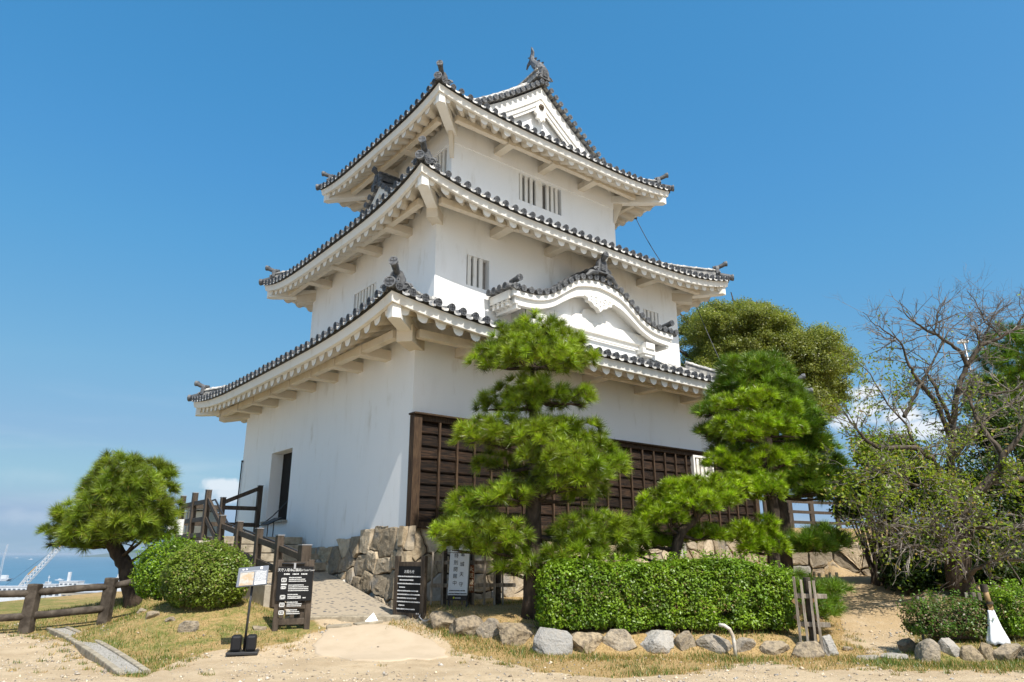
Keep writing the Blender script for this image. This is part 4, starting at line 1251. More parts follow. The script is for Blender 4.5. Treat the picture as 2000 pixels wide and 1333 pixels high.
def cobble_mat():
    m = bpy.data.materials.new('pebbled_ramp'); m.use_nodes = True
    N, L = m.node_tree.nodes, m.node_tree.links
    b = N['Principled BSDF']; b.inputs['Roughness'].default_value = .9; b.inputs['Specular IOR Level'].default_value = .2
    g = N.new('ShaderNodeNewGeometry')
    mp = N.new('ShaderNodeMapping'); mp.inputs['Rotation'].default_value = (0, 0, .7); mp.inputs['Scale'].default_value = (1.0, 1.9, 1.0); L.new(g.outputs['Position'], mp.inputs[0])
    v = N.new('ShaderNodeTexVoronoi'); v.inputs['Scale'].default_value = 8.5; v.inputs['Randomness'].default_value = .9; L.new(mp.outputs[0], v.inputs['Vector'])
    n = N.new('ShaderNodeTexNoise'); n.inputs['Scale'].default_value = 20; n.inputs['Detail'].default_value = 5; L.new(g.outputs['Position'], n.inputs['Vector'])
    r = N.new('ShaderNodeMapRange'); L.new(v.outputs['Distance'], r.inputs[0]); r.inputs[1].default_value = .22; r.inputs[2].default_value = .30; r.inputs[3].default_value = 1; r.inputs[4].default_value = 0
    c1 = N.new('ShaderNodeMixRGB'); L.new(n.outputs[0], c1.inputs[0]); c1.inputs[1].default_value = (.27, .225, .165, 1); c1.inputs[2].default_value = (.37, .31, .23, 1)
    c2 = N.new('ShaderNodeMixRGB'); L.new(v.outputs['Color'], c2.inputs[0]); c2.inputs[1].default_value = (.055, .06, .07, 1); c2.inputs[2].default_value = (.16, .15, .14, 1)
    c3 = N.new('ShaderNodeMixRGB'); L.new(r.outputs[0], c3.inputs[0]); L.new(c1.outputs[0], c3.inputs[1]); L.new(c2.outputs[0], c3.inputs[2])
    L.new(c3.outputs[0], b.inputs['Base Color'])
    bn = N.new('ShaderNodeBump'); bn.inputs['Strength'].default_value = .5; bn.inputs['Distance'].default_value = .02; L.new(r.outputs[0], bn.inputs['Height']); L.new(bn.outputs[0], b.inputs['Normal'])
    return m
stairs()
def stair_rail():
    t = thing('wooden_railing', 'dark brown wooden railing climbing beside the stone steps to the castle door', 'railing', (CX, CY, 0), YAW)
    def post(u, v, top, bot, w=.115):
        m = MB(); m.box((u, v, (top + bot) / 2), (w, w, top - bot)); p = obj('post', m, M_RAIL, t, local=True, bevel=.006)
        c = MB(); c.box((u, v, top + .008), (w + .012, w + .012, .016)); obj('post_cap', c, M_STEELCAP, p, local=True)
    AEp = [(-7.5, -4.94, 1.43), (-7.5, -3.85, 1.60), (-7.5, -2.82, 1.74), (-7.5, -1.69, 1.90), (-7.5, -.58, 2.06)]
    for i, (u, v, z) in enumerate(AEp): post(u, v, z, z - 1.15, .16 if i == 0 else .115)
    FH = [(-7.5, .62, 2.66), (-7.5, 1.65, 2.66), (-7.5, 2.66, 2.65)]
    for u, v, z in FH: post(u, v, z, 1.50)
    post(-6.55, 2.66, 2.66, 1.6); post(-5.66, 2.60, 3.0, 1.6)
    def rail(a, b, h=.10):
        m = MB(); m.bar(a, b, .055, h); obj('rail', m, M_RAIL, t, local=True, bevel=.005)
    for p, q in zip(AEp[:-1], AEp[1:]):
        for d in (.20, .56, .90):
            rail((p[0], p[1] + .06, p[2] - d + .01), (q[0], q[1] - .06, q[2] - d - .01))
    E_, F_ = AEp[-1], FH[0]
    for d0, d1 in ((.18, .20), (.56, .62), (.92, .98)): rail((E_[0], E_[1] + .06, E_[2] - d0), (F_[0], F_[1] - .06, F_[2] - d1))
    for p, q in zip(FH[:-1], FH[1:]):
        for d in (.24, .62, .96): rail((p[0], p[1] + .06, p[2] - d), (q[0], q[1] - .06, q[2] - d))
    for z in (2.42, 2.01): rail((-7.44, 2.66, z), (-6.61, 2.66, z)); rail((-6.49, 2.66, z), (-5.72, 2.60, z))
    rail((-6.55, 2.62, 2.54), (-5.70, 2.57, 2.93))
    m = MB(); m.tube([(-7.36, .75, 2.45), (-7.36, .55, 2.46), (-7.36, -.55, 1.90), (-7.36, -2.8, 1.58), (-7.36, -4.85, 1.26)], .02, 8)
    for v, z in ((-.5, 1.90), (-1.6, 1.73), (-2.7, 1.58), (-3.8, 1.42)): m.tube([(-7.36, v, z), (-7.36, v, z - .07), (-7.46, v, z - .10)], .012, 6)
    obj('handrail', m, M_METAL, t, local=True, smooth=True)
M_STEELCAP = mat('post_cap_metal', (.30, .30, .31), rough=.5, metal=.3)
stair_rail()
# cable, drain pipe, small panel, bell-less details on the left wall
mb = MB(); mb.tube([L3(-5.54, 4.66, 3.85), L3(-5.54, 4.66, .9)], .018, 6); mb.tube([L3(-5.54, 4.66, 3.85), L3(-5.50, 4.70, 3.86)], .03, 6)
tag(obj('conductor_pipe', mb, M_METAL, loc=tuple(L3(-5.54, 4.66, .9))), 'thin dark pipe running up the far edge of the left white wall', 'pipe')
mb = MB(); mb.tube([L3(-5.30, 1.10, 2.80), L3(-5.42, 1.22, 2.56), L3(-5.54, 1.42, 2.36), L3(-5.58, 1.75, 2.20), L3(-5.60, 2.15, 2.08), L3(-5.62, 2.55, 1.98), L3(-5.64, 2.75, 1.80), L3(-5.7, 2.8, 1.68)], .014, 6)
tag(obj('hanging_cable', mb, M_METAL, loc=tuple(L3(-5.7, 2.8, 1.68)), smooth=True), 'black cable drooping out of the castle doorway', 'cable')
def small_panel():
    b = L3(-6.05, .55, 1.66)
    t = thing('info_stand', 'small slanted black information panel on two thin legs below the castle door', 'sign', tuple(b))
    e = Vector((cs, sn, 0)); n = Vector((-sn, cs, 0))
    m = MB(); c = b + Vector((0, 0, .36)); m.box(c, (.50, .36, .02), Matrix.Rotation(YAW + math.pi / 2, 3, 'Z') @ Matrix.Rotation(R(-28), 3, 'X')); p = obj('panel', m, M_BLACKSIGN, t)
    w = MB()
    for i in range(4):
        w.box(c + Vector((0, 0, .013)) + e * (.09 - .05 * i) + Vector((0, 0, -.0)) , (.36, .008, .001), Matrix.Rotation(YAW + math.pi / 2, 3, 'Z') @ Matrix.Rotation(R(-28), 3, 'X'))
    for s in (-.18, .18):
        l = MB(); l.tube([b + n * s, c + n * s], .012, 6); obj('leg', l, M_METAL, t)
small_panel()

# ---------------------------------------------------------------- signs
def text_mesh(body, size, font_align='CENTER'):
    cu = bpy.data.curves.new('t', 'FONT'); cu.body = body; cu.size = size; cu.align_x = font_align; cu.align_y = 'CENTER'; cu.resolution_u = 2
    o = bpy.data.objects.new('t', cu); COL.objects.link(o)
    dg = bpy.context.evaluated_depsgraph_get()
    me = bpy.data.meshes.new_from_object(o.evaluated_get(dg))
    V = [v.co.copy() for v in me.vertices]; Fs = [tuple(p.vertices) for p in me.polygons]
    bpy.data.objects.remove(o); bpy.data.curves.remove(cu); bpy.data.meshes.remove(me)
    return V, Fs
def put_text(mb, body, size, O, X, Z, n, x, z, align='CENTER', squash=1.0, tw=1.0):
    V, Fs = text_mesh(body, size, align)
    mb.add([O + X * (x + p.x * tw) + Z * (z + p.y * squash) + n * .004 for p in V], Fs)
def scribble(mb, O, X, Z, n, x0, x1, z, h, rn):
    """a line of lettering too small to read: a row of uneven short strokes"""
    x = x0
    while x < x1:
        w = rn.uniform(.4, .95) * h
        mb.add([O + X * x + Z * (z - h / 2) + n * .004, O + X * (x + w) + Z * (z - h / 2) + n * .004, O + X * (x + w) + Z * (z + h / 2 * rn.uniform(.5, 1)) + n * .004, O + X * x + Z * (z + h / 2 * rn.uniform(.5, 1)) + n * .004], [(0, 1, 2, 3)])
        x += w + rn.uniform(.1, .3) * h
def board_sign(name, label, pL, pR, top, z_leg, board_top, board_bot, style):
    """free standing wooden frame with a black board; pL/pR: foot points (left, right)"""
    pL, pR = Vector(pL), Vector(pR)
    t = thing(name, label, 'sign', tuple((pL + pR) / 2))
    X = (pR - pL); W_ = X.length; X = Vector((X.x, X.y, 0)).normalized(); Z = Vector((0, 0, 1)); n = Vector((X.y, -X.x, 0))
    lean = 0.0
    O = (pL + pR) / 2; O.z = min(pL.z, pR.z)
    Wd = W_
    M = Matrix((X, -n, Z)).transposed()
    for s in (-1, 1):
        m = MB(); zz = (pL if s < 0 else pR).z - .05
        m.box(O + X * s * (Wd / 2 - .04) + Z * ((top + zz - O.z) / 2), (.085, .07, top - (zz - O.z)), M); obj('post', m, M_RAIL, t, bevel=.006)
    b = MB(); b.box(O + Z * ((board_top + board_bot) / 2) + n * .012, (Wd - .085 if style == 'r' else Wd - .02, .03, board_top - board_bot), M)
    if style == 'l': b = MB(); b.box(O + X * .0 + Z * ((board_top + board_bot) / 2) + n * .055, (Wd - .02, .02, board_top - board_bot), M)
    bo = obj('board', b, M_BLACKSIGN, t)
    m = MB(); m.box(O + Z * (board_top + .035), (Wd - .08, .055, .07), M); obj('top_rail', m, M_RAIL, t, bevel=.005)
    ink = MB(); fo = O + n * (.067 if style == 'l' else .029)
    rn = random.Random(5)
    if style == 'l':
        for z in (.12, .34): 
            m = MB(); m.box(O + Z * z, (Wd - .08, .045, .09), M); obj('cross_rail', m, M_RAIL, t, bevel=.005)
        for k in (-.17, .0, .17):
            m = MB(); m.box(O + X * k * Wd / .62 + Z * .34 - n * .03, (.06, .03, .58), M); obj('slat', m, M_RAIL, t, bevel=.004)
        zt = board_top
        hw = Wd / 2 - .05
        put_text(ink, '天守入場のご案内', .052, fo, X, Z, n, -hw * .42, zt - .05, tw=.82)
        put_text(ink, 'Information of Castle Tower', .040, fo, X, Z, n, hw * .48, zt - .052, tw=.74)
        for x0, x1 in ((-.78, -.38), (-.2, .2), (.38, .8)): scribble(ink, fo, X, Z, n, hw * x0, hw * x1, zt - .105, .022, rn)
        z = zt - .155
        for i, (nl, le) in enumerate(((3, .68), (4, .92), (3, .42), (3, .5), (3, .45))):
            for l in range(nl):
                scribble(ink, fo, X, Z, n, -hw * .42, hw * (le if l else le * .6), z - l * .026, .015, rn)
            x0 = -hw * .92
            zc = z - .035
            h = .03 if i != 1 else .02
            put_sq(ink, fo, X, Z, n, x0, zc, .075, h * 2)
            if i == 1: put_sq(ink, fo, X, Z, n, x0, zc + .045, .085, .02, solid=True)
            z -= nl * .026 + .03
        scribble(ink, fo, X, Z, n, -hw * .92, -hw * .65, zt - (board_top - board_bot) + .04, .02, rn)
        for a, b_ in ((-.42, .1), (.25, .45), (.6, .8)): scribble(ink, fo, X, Z, n, hw * a, hw * b_, zt - (board_top - board_bot) + .045, .016, rn)
        lk = MB(); lk.tube([O + X * (-Wd / 2 + .06) + Z * (board_top + .045) + n * .05, O + X * (Wd / 2 - .14) + Z * (board_top + .045) + n * .05], .012, 6); obj('latch_rod', lk, M_METAL, t, smooth=True)
        hk = MB(); hk.box(O - X * .02 + Z * (board_top + .01) + n * .07, (.03, .012, .09), M); obj('hook', hk, M_STEEL, t)
    else:
        m = MB(); m.box(O + Z * (board_bot - .05), (Wd - .08, .055, .10), M); obj('bottom_rail', m, M_RAIL, t, bevel=.005)
        hw = Wd / 2 - .06; zt = board_top
        put_text(ink, 'お知らせ', .058, fo, X, Z, n, 0, zt - .085)
        z = zt - .155
        for i, (a, le) in enumerate(((0, .96), (1, .3), (0, .96), (1, -.35), (0, .75), (0, .92), (0, .6), (0, .92), (1, -.3), (0, .5))):
            scribble(ink, fo, X, Z, n, -hw * (.93 if not a else .78), hw * le, z, .020, rn)
            if not a: put_sq(ink, fo, X, Z, n, -hw * .99, z, .008, .02, solid=True)
            z -= .0545
        for k in range(3): put_sq(ink, fo, X, Z, n, hw * (.66 + .14 * k), z - .005, .018, .022, solid=True)
        m = MB(); pts = [O + X * (Wd / 2 - .05) + Z * .13 + n * .04]
        for k in range(1, 11): pts.append(O + X * (Wd / 2 - .05 + .34 * k / 10) + Z * (.13 - .10 * math.sin(math.pi * k / 10) + .03 * k / 10) + n * .10)
        m.tube(pts, .010, 6); obj('chain', m, M_STEEL, t, smooth=True)
    obj('lettering', ink, M_WHITE if style == 'r' else M_GREYINK, bo)
    return t
def put_sq(mb, O, X, Z, n, x, z, w, h, solid=False):
    Q = lambda a, b: O + X * (x + a) + Z * (z + b) + n * .004
    if solid: mb.add([Q(0, -h / 2), Q(w, -h / 2), Q(w, h / 2), Q(0, h / 2)], [(0, 1, 2, 3)]); return
    e = .012
    for a, b, c, d in ((0, w, -h / 2, -h / 2 + e), (0, w, h / 2 - e, h / 2), (0, e, -h / 2, h / 2), (w - e, w, -h / 2, h / 2), (w * .3, w * .45, -h * .2, h * .2), (w * .58, w * .72, -h * .2, h * .2)):
        mb.add([Q(a, c), Q(b, c), Q(b, d), Q(a, d)], [(0, 1, 2, 3)])
sL, sR = ground_at(541, 1222), ground_at(601, 1212)
sL = gY(534, 11.22); sR = gY(606, 11.40)
board_sign('notice_board', 'black castle information board on a brown frame with open slats below, left of ramp', sL, sR, 1.00, 0, .90, .41, 'l')
sL = gY(770, 12.15); sR = gY(829, 11.75)
board_sign('notice_board', 'narrow black notice board headed お知らせ in a brown frame, right of the ramp', sL, sR, 1.0, 0, .84, .14, 'r')

def pole_sign():
    p = ground_at(474, 1278)
    t = thing('pole_sign', 'small grey tilted history sign on a thin black pole with two weights on its base', 'sign', tuple(p))
    m = MB(); rot = Matrix.Rotation(R(14), 3, 'Z'); m.box(p + Vector((0, 0, .02)), (.40, .30, .035), rot); obj('base_plate', m, M_METAL, t, bevel=.006)
    for s in (-1, 1):
        m = MB(); c = p + rot @ Vector((s * .095, .0, .14)); m.box(c, (.13, .19, .20), rot); w = obj('weight', m, mat('black_rubber' if s < 0 else 'black_rubber_weight', (.014, .014, .016), rough=.55), t, bevel=.03)
    m = MB(); m.tube([p + Vector((0, .02, .03)), p + Vector((0.035, .02, .98))], .016, 10); obj('pole', m, M_METAL, t, smooth=True)
    O = p + Vector((.035, -.015, .985))
    Mr = Matrix.Rotation(R(-5), 3, 'Y') @ Matrix.Rotation(R(-26), 3, 'X')
    Mr = Matrix.Rotation(R(4), 3, 'Z') @ Mr
    X, Z = Mr @ Vector((1, 0, 0)), Mr @ Vector((0, 0, 1)); n = Mr @ Vector((0, -1, 0))
    m = MB(); m.box(O, (.405, .022, .275), Mr); b = obj('plate', m, mat('grey_sign_plate', (.155, .17, .20), rough=.5), t, bevel=.004)
    f = O + n * .0125
    k = MB(); put_sq(k, f, X, Z, n, -.165, -.035, .185, .185, solid=True); ill = obj('illustration', k, mat('printed_map', (.44, .41, .36), (.42, .31, .20), scale=16, lo=.42, hi=.6, c3=(.30, .27, .24), s3=34, lo3=.58, hi3=.66, a3=.7, rough=.6), b)
    k = MB(); rn = random.Random(3)
    for i in range(11): scribble(k, f, X, Z, n, .035, .185, .055 - i * .0125, .008, rn)
    put_sq(k, f, X, Z, n, .04, -.105, .15, .045, solid=True)
    put_sq(k, f, X, Z, n, .095, .108, .032, .036, solid=True)
    for q in (-.145, -.10): put_sq(k, f, X, Z, n, q, .103, .022, .020, solid=True)
    put_sq(k, f, X, Z, n, -.17, .07, .30, .004, solid=True)
    obj('lettering', k, M_WHITE, b)
    k = MB(); k.tube([O - Z * .06 + Vector((0, .03, 0)), p + Vector((.033, .02, .93))], .012, 8); obj('bracket', k, M_METAL, t)
pole_sign()

def tall_sign():
    a, b = gY(874, 12.05), gY(910, 11.95)
    p = (a + b) / 2; t = thing('tall_white_sign', 'tall white standing sign with black vertical Japanese lettering beneath the pine', 'sign', tuple(p))
    X = (b - a); X.z = 0; X.normalize(); Z = Vector((0.0, 0, 1)); n = Vector((X.y, -X.x, 0))
    lean = Vector((.045, 0, 0)); Z = (Z + lean).normalized()
    Mx = Matrix((X, -n, Z)).transposed()
    w, h0, h1 = .335, .10, 1.03
    m = MB(); m.box(p + Z * ((h0 + .075 + h1) / 2), (w, .035, h1 - h0 - .075), Mx); bd = obj('panel', m, M_SIGNWHITE, t, bevel=.004)
    m = MB(); m.box(p + Z * (h0 + .035), (w, .038, .078), Mx); ft = obj('footer', m, M_BLACKSIGN, t)
    f = p + n * .019
    k = MB()
    for i, ch in enumerate('亀城天守'): put_text(k, ch, .078, f, X, Z, n, .055, .80 - i * .155)
    for i, ch in enumerate('夜間特別開館中'): put_text(k, ch, .078, f, X, Z, n, -.055, .985 - i * .105)
    rn = random.Random(9)
    scribble(k, f, X, Z, n, -.14, .13, .245, .018, rn); scribble(k, f, X, Z, n, -.15, .15, .20, .020, rn)
    obj('lettering', k, M_BLACK, bd)
    k = MB(); scribble(k, f + n * .003, X, Z, n, -.03, .06, h0 + .035, .014, rn); obj('footer_lettering', k, M_GREYINK, ft)
    k = MB(); k.lathe(f - X * .055 + Z * (h0 + .036), n, [(.016, .002), (.015, .004), (.001, .004)], 10); obj('footer_emblem', k, mat('yellow_green_ink', (.42, .50, .02), rough=.6), ft)
    for s in (-1, 1):
        m = MB(); m.box(p + X * s * (w / 2 - .01) + Z * .5 - n * (-.03) * -1, (.03, .025, 1.02), Mx); obj('leg', m, M_METAL, t)
    return p
tall_sign()

# ---------------------------------------------------------------- fences
def stick_fence(name, label, pts, hgt, sticks, posts, rails, rn, ties=True, m=None, top_j=.03, group=None):
    """pts: polyline of foot points; thin grey sticks lashed to flat rails"""
    pts = [Vector(p) for p in pts]
    t = thing(name, label, 'fence', tuple(pts[0]), group=group)
    segs = [(a, b, (b - a).length) for a, b in zip(pts[:-1], pts[1:])]; L_ = sum(s[2] for s in segs)
    def at(d):
        for a, b, l in segs:
            if d <= l or (a, b, l) == segs[-1]: 
                p = a.lerp(b, d / l); return p, (b - a).normalized()
            d -= l
    M = m or M_GREY
    for r in rails:
        for a, b, l in segs:
            k = MB(); d = (b - a).normalized(); n = Vector((d.y, -d.x, 0)).normalized()
            k.bar(a + Vector((0, 0, r)) + n * .02, b + d * .06 + Vector((0, 0, r)) + n * .02, .04, .06, col=rn.uniform(.2, .8)); obj('rail', k, M, t, bevel=.004)
    for i in range(sticks):
        p, d = at(L_ * (i + .2 + rn.uniform(-.12, .12)) / sticks); n = Vector((d.y, -d.x, 0)).normalized()
        k = MB(); w = rn.uniform(.036, .052); z0 = hz(p.x, p.y) - p.z - .05; tp = hgt + rn.uniform(-top_j, top_j); off = n * (.055 if rn.random() < .75 else -.02)
        q0 = p + off + Vector((0, 0, z0)); q1 = p + off + d * rn.uniform(-.015, .015) + Vector((0, 0, tp))
        k.bar(q0, q1, w, w * .8, up=d, col=rn.uniform(.1, .95)); s = obj('stick', k, M, t, bevel=.003)
    for i in range(posts):
        p, d = at(L_ * (i + .5) / posts); n = Vector((d.y, -d.x, 0)).normalized()
        k = MB(); k.tube([p - n * .05 + Vector((0, 0, hz(p.x, p.y) - p.z - .1)), p - n * .05 + Vector((0, 0, hgt + .02))], .048, 10); obj('post', k, M_LOG, t)
    return t
rn = random.Random(4)
stick_fence('stick_fence', 'low grey stick fence lashed to rails, standing behind the tall white sign', [gY(838, 12.35), gY(1000, 12.35)], .86, 8, 3, (.30, .66), rn)
# brown no-fire plate tied to that fence
def fire_plate():
    c = atY(920, 1131, 12.22); t = thing('fire_notice', 'narrow brown plate lettered 火気厳禁 tied to the stick fence', 'sign', tuple(c - Vector((0, 0, .21))))
    X, Z, n = Vector((1, -.02, 0)).normalized(), Vector((0, 0, 1)), Vector((0, -1, 0))
    m = MB(); m.box(c, (.098, .014, .43)); b = obj('plate', m, M_BROWNSIGN, t, bevel=.003)
    k = MB()
    for i, ch in enumerate('火気厳禁'): put_text(k, ch, .088, c + n * .008, X, Z, n, 0, .145 - i * .10)
    obj('lettering', k, M_CREAMINK, b)
fire_plate()
GA, GB = gY(1556, 10.30), gY(1610, 10.16); GA.z = GB.z = .17
stick_fence('stick_fence', 'weathered grey stick gate end with crossed braces beside the right end of the hedge', [GA, GB], .80, 4, 1, (.22, .58), rn)
stick_fence('stick_fence', 'grey stick fence in the shade behind the bright pines, below the stone foundation', [gY(1505, 13.6), gY(1648, 13.6)], .52, 14, 0, (.22,), rn)
stick_fence('stick_fence', 'row of grey sticks just above the long hedge, before the stone foundation', [gY(1300, 13.9), gY(1500, 14.1)], .55, 15, 0, (.25,), rn)
stick_fence('stick_fence', 'grey stick fence just behind the sparse brown shrub and the white wrapped broom', [gY(1792, 10.75), gY(1945, 10.35)], .60, 11, 2, (.38,), rn)
def gate_brace():
    t = bpy.data.objects.get('stick_fence.001')
    a, b = GA + Vector((0, .10, 0)), GB + Vector((0, .10, 0))
    for p, q in (((0, .28), (1, .60)), ((0, .52), (1, .24))):
        k = MB(); k.bar(a.lerp(b, p[0]) + Vector((0, 0, p[1])), a.lerp(b, q[0]) + Vector((0, 0, q[1])), .02, .05, col=.9); obj('brace', k, M_BAMBOO, t)
gate_brace()

def log_fence():
    P = [gY(-330, 11.6, 1230), gY(-120, 12.0, 1230), gY(50, 12.45, 1230), gY(202, 13.1, 1217), gY(345, 13.7, 1200)]
    t = thing('log_fence', 'low dark log fence of square posts and round rails at the edge of the hilltop', 'fence', tuple(P[2]))
    for i, p in enumerate(P[:-1]):
        k = MB(); tilt = Vector((.05, 0, 0)); k.bar(p - Vector((0, 0, .1)), p + Vector((.03, 0, .76)), .18, .165, up=(0, 1, 0)); obj('post', k, M_LOG, t, bevel=.02)
    for p, q in zip(P[:-1], P[1:]):
        d = (q - p).normalized()
        last = q is P[-1]
        for z in ((.62, .26) if not last else (.62,)):
            k = MB(); a, b = p + d * .05 + Vector((.04, 0, z)), q - d * .05 + Vector((.04, 0, z))
            pts = [a.lerp(b, s / 6) + Vector((0, 0, random.uniform(-.008, .008))) for s in range(7)]
            k.tube(pts, [.058 + random.uniform(-.005, .005) for _ in pts], 12); obj('rail', k, M_LOG, t, smooth=True)
log_fence()
def far_rail():
    P = [gY(1500, 22.6, 1040), gY(1548, 23.0, 1040), gY(1590, 23.4, 1040), gY(1640, 23.8, 1040), gY(1700, 24.6, 1040), gY(1760, 25.2, 1040), gY(1830, 26, 1040)]
    t = thing('terrace_railing', 'dark wooden three rail railing on the terrace against the sky behind the pines', 'railing', tuple(P[0]))
    for p in P:
        k = MB(); k.bar(p - Vector((0, 0, .4)), p + Vector((0, 0, .98)), .13, .13, up=(0, 1, 0)); obj('post', k, M_RAIL, t, bevel=.008)
    for p, q in zip(P[:-1], P[1:]):
        for z in (.82, .50, .18):
            k = MB(); k.bar(p + Vector((0, -.02, z)), q + Vector((0, -.02, z)), .06, .09); obj('rail', k, M_RAIL, t)
far_rail()

# ---------------------------------------------------------------- boulders and small stones
def rock(name, label, cx, base, w, h, seed, depth=None, mixw=.3, tone=.5, group=None, Y=None, sink=.22):
    import bmesh
    g = ground_at(cx, base) if Y is None else gY(cx, Y)
    sc = (g.y * math.cos(TH) + (g.z - EYE) * math.sin(TH)) / 1379.98
    W_, H_ = w * sc, h * sc; D_ = depth or W_ * .75
    rn = random.Random(seed)
    bm = bmesh.new(); bmesh.ops.create_icosphere(bm, subdivisions=4, radius=1.0)
    planes = []
    for i in range(12):
        d = Vector((rn.gauss(0, 1), rn.gauss(0, 1), rn.gauss(0, .8))).normalized(); planes.append((d, rn.uniform(.50, .84)))
    planes.append((Vector((rn.uniform(-.25, .25), rn.uniform(-.1, .25), 1)).normalized(), .78))
    from mathutils import noise as mn
    for v in bm.verts:
        p = v.co.copy()
        for d, k in planes:
            q = p.dot(d)
            if q > k: p -= d * (q - k) * .97
        p += p.normalized() * (.08 * mn.noise(p * 1.7 + Vector((seed, 0, 0))) + .035 * mn.noise(p * 5 + Vector((0, seed, 0))) + .03 * mn.noise(p * 11) + .012 * mn.noise(p * 24))
        v.co = p
    xs = [v.co.x for v in bm.verts]; zs = [v.co.z for v in bm.verts]
    sx = W_ / (max(xs) - min(xs)); sz = H_ * (1 + sink) / (max(zs) - min(zs)); z0 = min(zs); xm = (max(xs) + min(xs)) / 2
    mb = MB()
    mb.add([g + Vector(((v.co.x - xm) * sx, v.co.y * D_ / 2 + D_ * .35, (v.co.z - z0) * sz - H_ * sink)) for v in bm.verts], [tuple(q.index for q in f.verts) for f in bm.faces], (tone, mixw))
    bm.free()
    o = obj(name, mb, M_ROCK, loc=tuple(g), smooth=False)
    return tag(o, label, 'boulder', group)
BG = 'boulders edging the planting bed'
for i, (cx, b, w, h, mw, tn, lb) in enumerate((
    (862, 1232, 46, 36, .1, .35, 'rough brown boulder right of the narrow black notice board, first of the bed edging'),
    (908, 1243, 62, 42, .1, .35, 'wide dark boulder second in the bed edging, below the tall white sign'),
    (958, 1248, 52, 40, .3, .45, 'grey topped boulder third in the bed edging, left of the pine trunk'),
    (1016, 1262, 78, 46, .0, .55, 'long tan boulder with straw over it in front of the pine trunk'),
    (1082, 1281, 64, 56, 1.0, .62, 'large grey white speckled boulder at the bend of the bed edging'),
    (1148, 1277, 62, 44, .0, .85, 'pale crumbling tan boulder between the grey speckled one and a rounded white one'),
    (1216, 1272, 60, 38, .25, .85, 'rounded white boulder under the left half of the hedge'),
    (1289, 1277, 66, 44, .9, .95, 'flat faced whitish square boulder under the middle of the hedge'),
    (1341, 1274, 40, 36, .2, .55, 'narrow boulder with a straw stalk leaning on it, under the middle of the hedge'),
    (1397, 1277, 56, 36, .5, .62, 'grey and tan cracked boulder just left of the bent metal pipe'),
    (1458, 1278, 48, 32, .4, .45, 'grey boulder just right of the bent metal pipe'),
    (1522, 1282, 60, 28, .1, .62, 'low tan boulder under the right end of the hedge'),
    (1584, 1284, 58, 34, .1, .6, 'rounded tan boulder in front of the grey stick gate end'),
    (1623, 1284, 32, 42, .95, .75, 'small jagged white stone ending the bed edging by the path'))):
    rock('boulder', lb, cx + random.uniform(-3, 3), b + random.uniform(-3, 3), w * random.uniform(1.12, 1.3), h * random.uniform(.86, 1.0), 40 + i, mixw=mw * .8, tone=tn * .85, sink=.45, group=BG)
BG2 = 'boulders edging the right bed'
for i, (cx, b, w, h, mw, tn, lb) in enumerate((
    (1782, 1278, 34, 28, .2, .2, 'dark tilted stone at the corner of the right bed beside the path'),
    (1826, 1294, 48, 42, .3, .75, 'tall pale boulder at the left end of the right bed'),
    (1865, 1290, 40, 36, .8, .8, 'whitish boulder second in the right bed edging'),
    (1908, 1296, 36, 32, .0, .62, 'rounded tan boulder below the white wrapped broom, left of two'),
    (1936, 1294, 28, 34, .0, .66, 'narrow tan boulder right below the white wrapped broom'),
    (1978, 1294, 48, 32, .1, .55, 'brown boulder at the right edge of the photo'),
    (2030, 1294, 50, 32, .1, .6, 'brown boulder beyond the right edge of the bed'))):
    rock('boulder', lb, cx, b + random.uniform(-2, 2), w * random.uniform(1.1, 1.28), h * 1.0, 70 + i, mixw=mw * .8, tone=tn * .85, sink=.45, group=BG2)
BG3 = 'stones lying in the grass'
for i, (cx, b, w, h, mw, tn, lb) in enumerate((
    (363, 1237, 40, 22, .2, .35, 'largest grey stone in the grass below the round shrubs'),
    (293, 1210, 28, 14, .1, .25, 'brown stone in the grass left of the largest grey one'),
    (330, 1216, 20, 10, .2, .25, 'small stone in the grass between two larger ones'),
    (274, 1198, 18, 9, .2, .45, 'small pale stone near the second log fence post'),
    (503, 1232, 30, 8, .1, .28, 'flat stone in the grass left of the slatted notice board'),
    (1700, 1290, 46, 8, .5, .5, 'flat grey step stone across the foot of the path, left one'),
    (1752, 1288, 56, 9, .6, .55, 'flat grey step stone across the foot of the path, right one'),
    (1660, 1272, 22, 8, .2, .3, 'small flat stone in the grass left of the path'))):
    rock('stone', lb, cx, b, w, h, 90 + i, mixw=mw, tone=tn, group=BG3, sink=.5)

# ---------------------------------------------------------------- small things
def drain():
    a, b = ground_at(112, 1229), ground_at(262, 1318)
    t = thing('drain_channel', 'narrow concrete drain channel with broken edges running through the grass', 'drain', tuple(a))
    d = (b - a).normalized(); n = Vector((d.y, -d.x, 0)).normalized(); L_ = (b - a).length
    mid = (a + b) / 2; bend = 4 * (hz(mid.x, mid.y) - mid.z)
    hd = lambda p: a.z + (b.z - a.z) * ((p - a).dot(d) / L_) + bend * ((p - a).dot(d) / L_) * (1 - (p - a).dot(d) / L_)
    for s in (-1, 1):
        x = 0
        while x < L_:
            l = random.uniform(.4, .9); p, q = a + d * x + n * s * .13, a + d * min(L_, x + l - .015) + n * s * .13
            p.z = hd(p) - .015; q.z = hd(q) - .015
            k = MB(); k.bar(p, q, .075, .10, col=.5); obj('edge_block', k, M_CURB, t, bevel=.012); x += l
    k = MB(); rows = []
    for i in range(25):
        p = a + d * L_ * i / 24; rows.append([(p + n * s * .10) + Vector((0, 0, hd(p) - p.z + .012)) for s in (-1, -.3, .3, 1)])
    k.grid(rows); obj('gravel_bed', k, mat('drain_gravel', (.46, .43, .38), (.26, .24, .21), scale=38, rough=.95, bump=1.0, bscale=60), t)
drain()
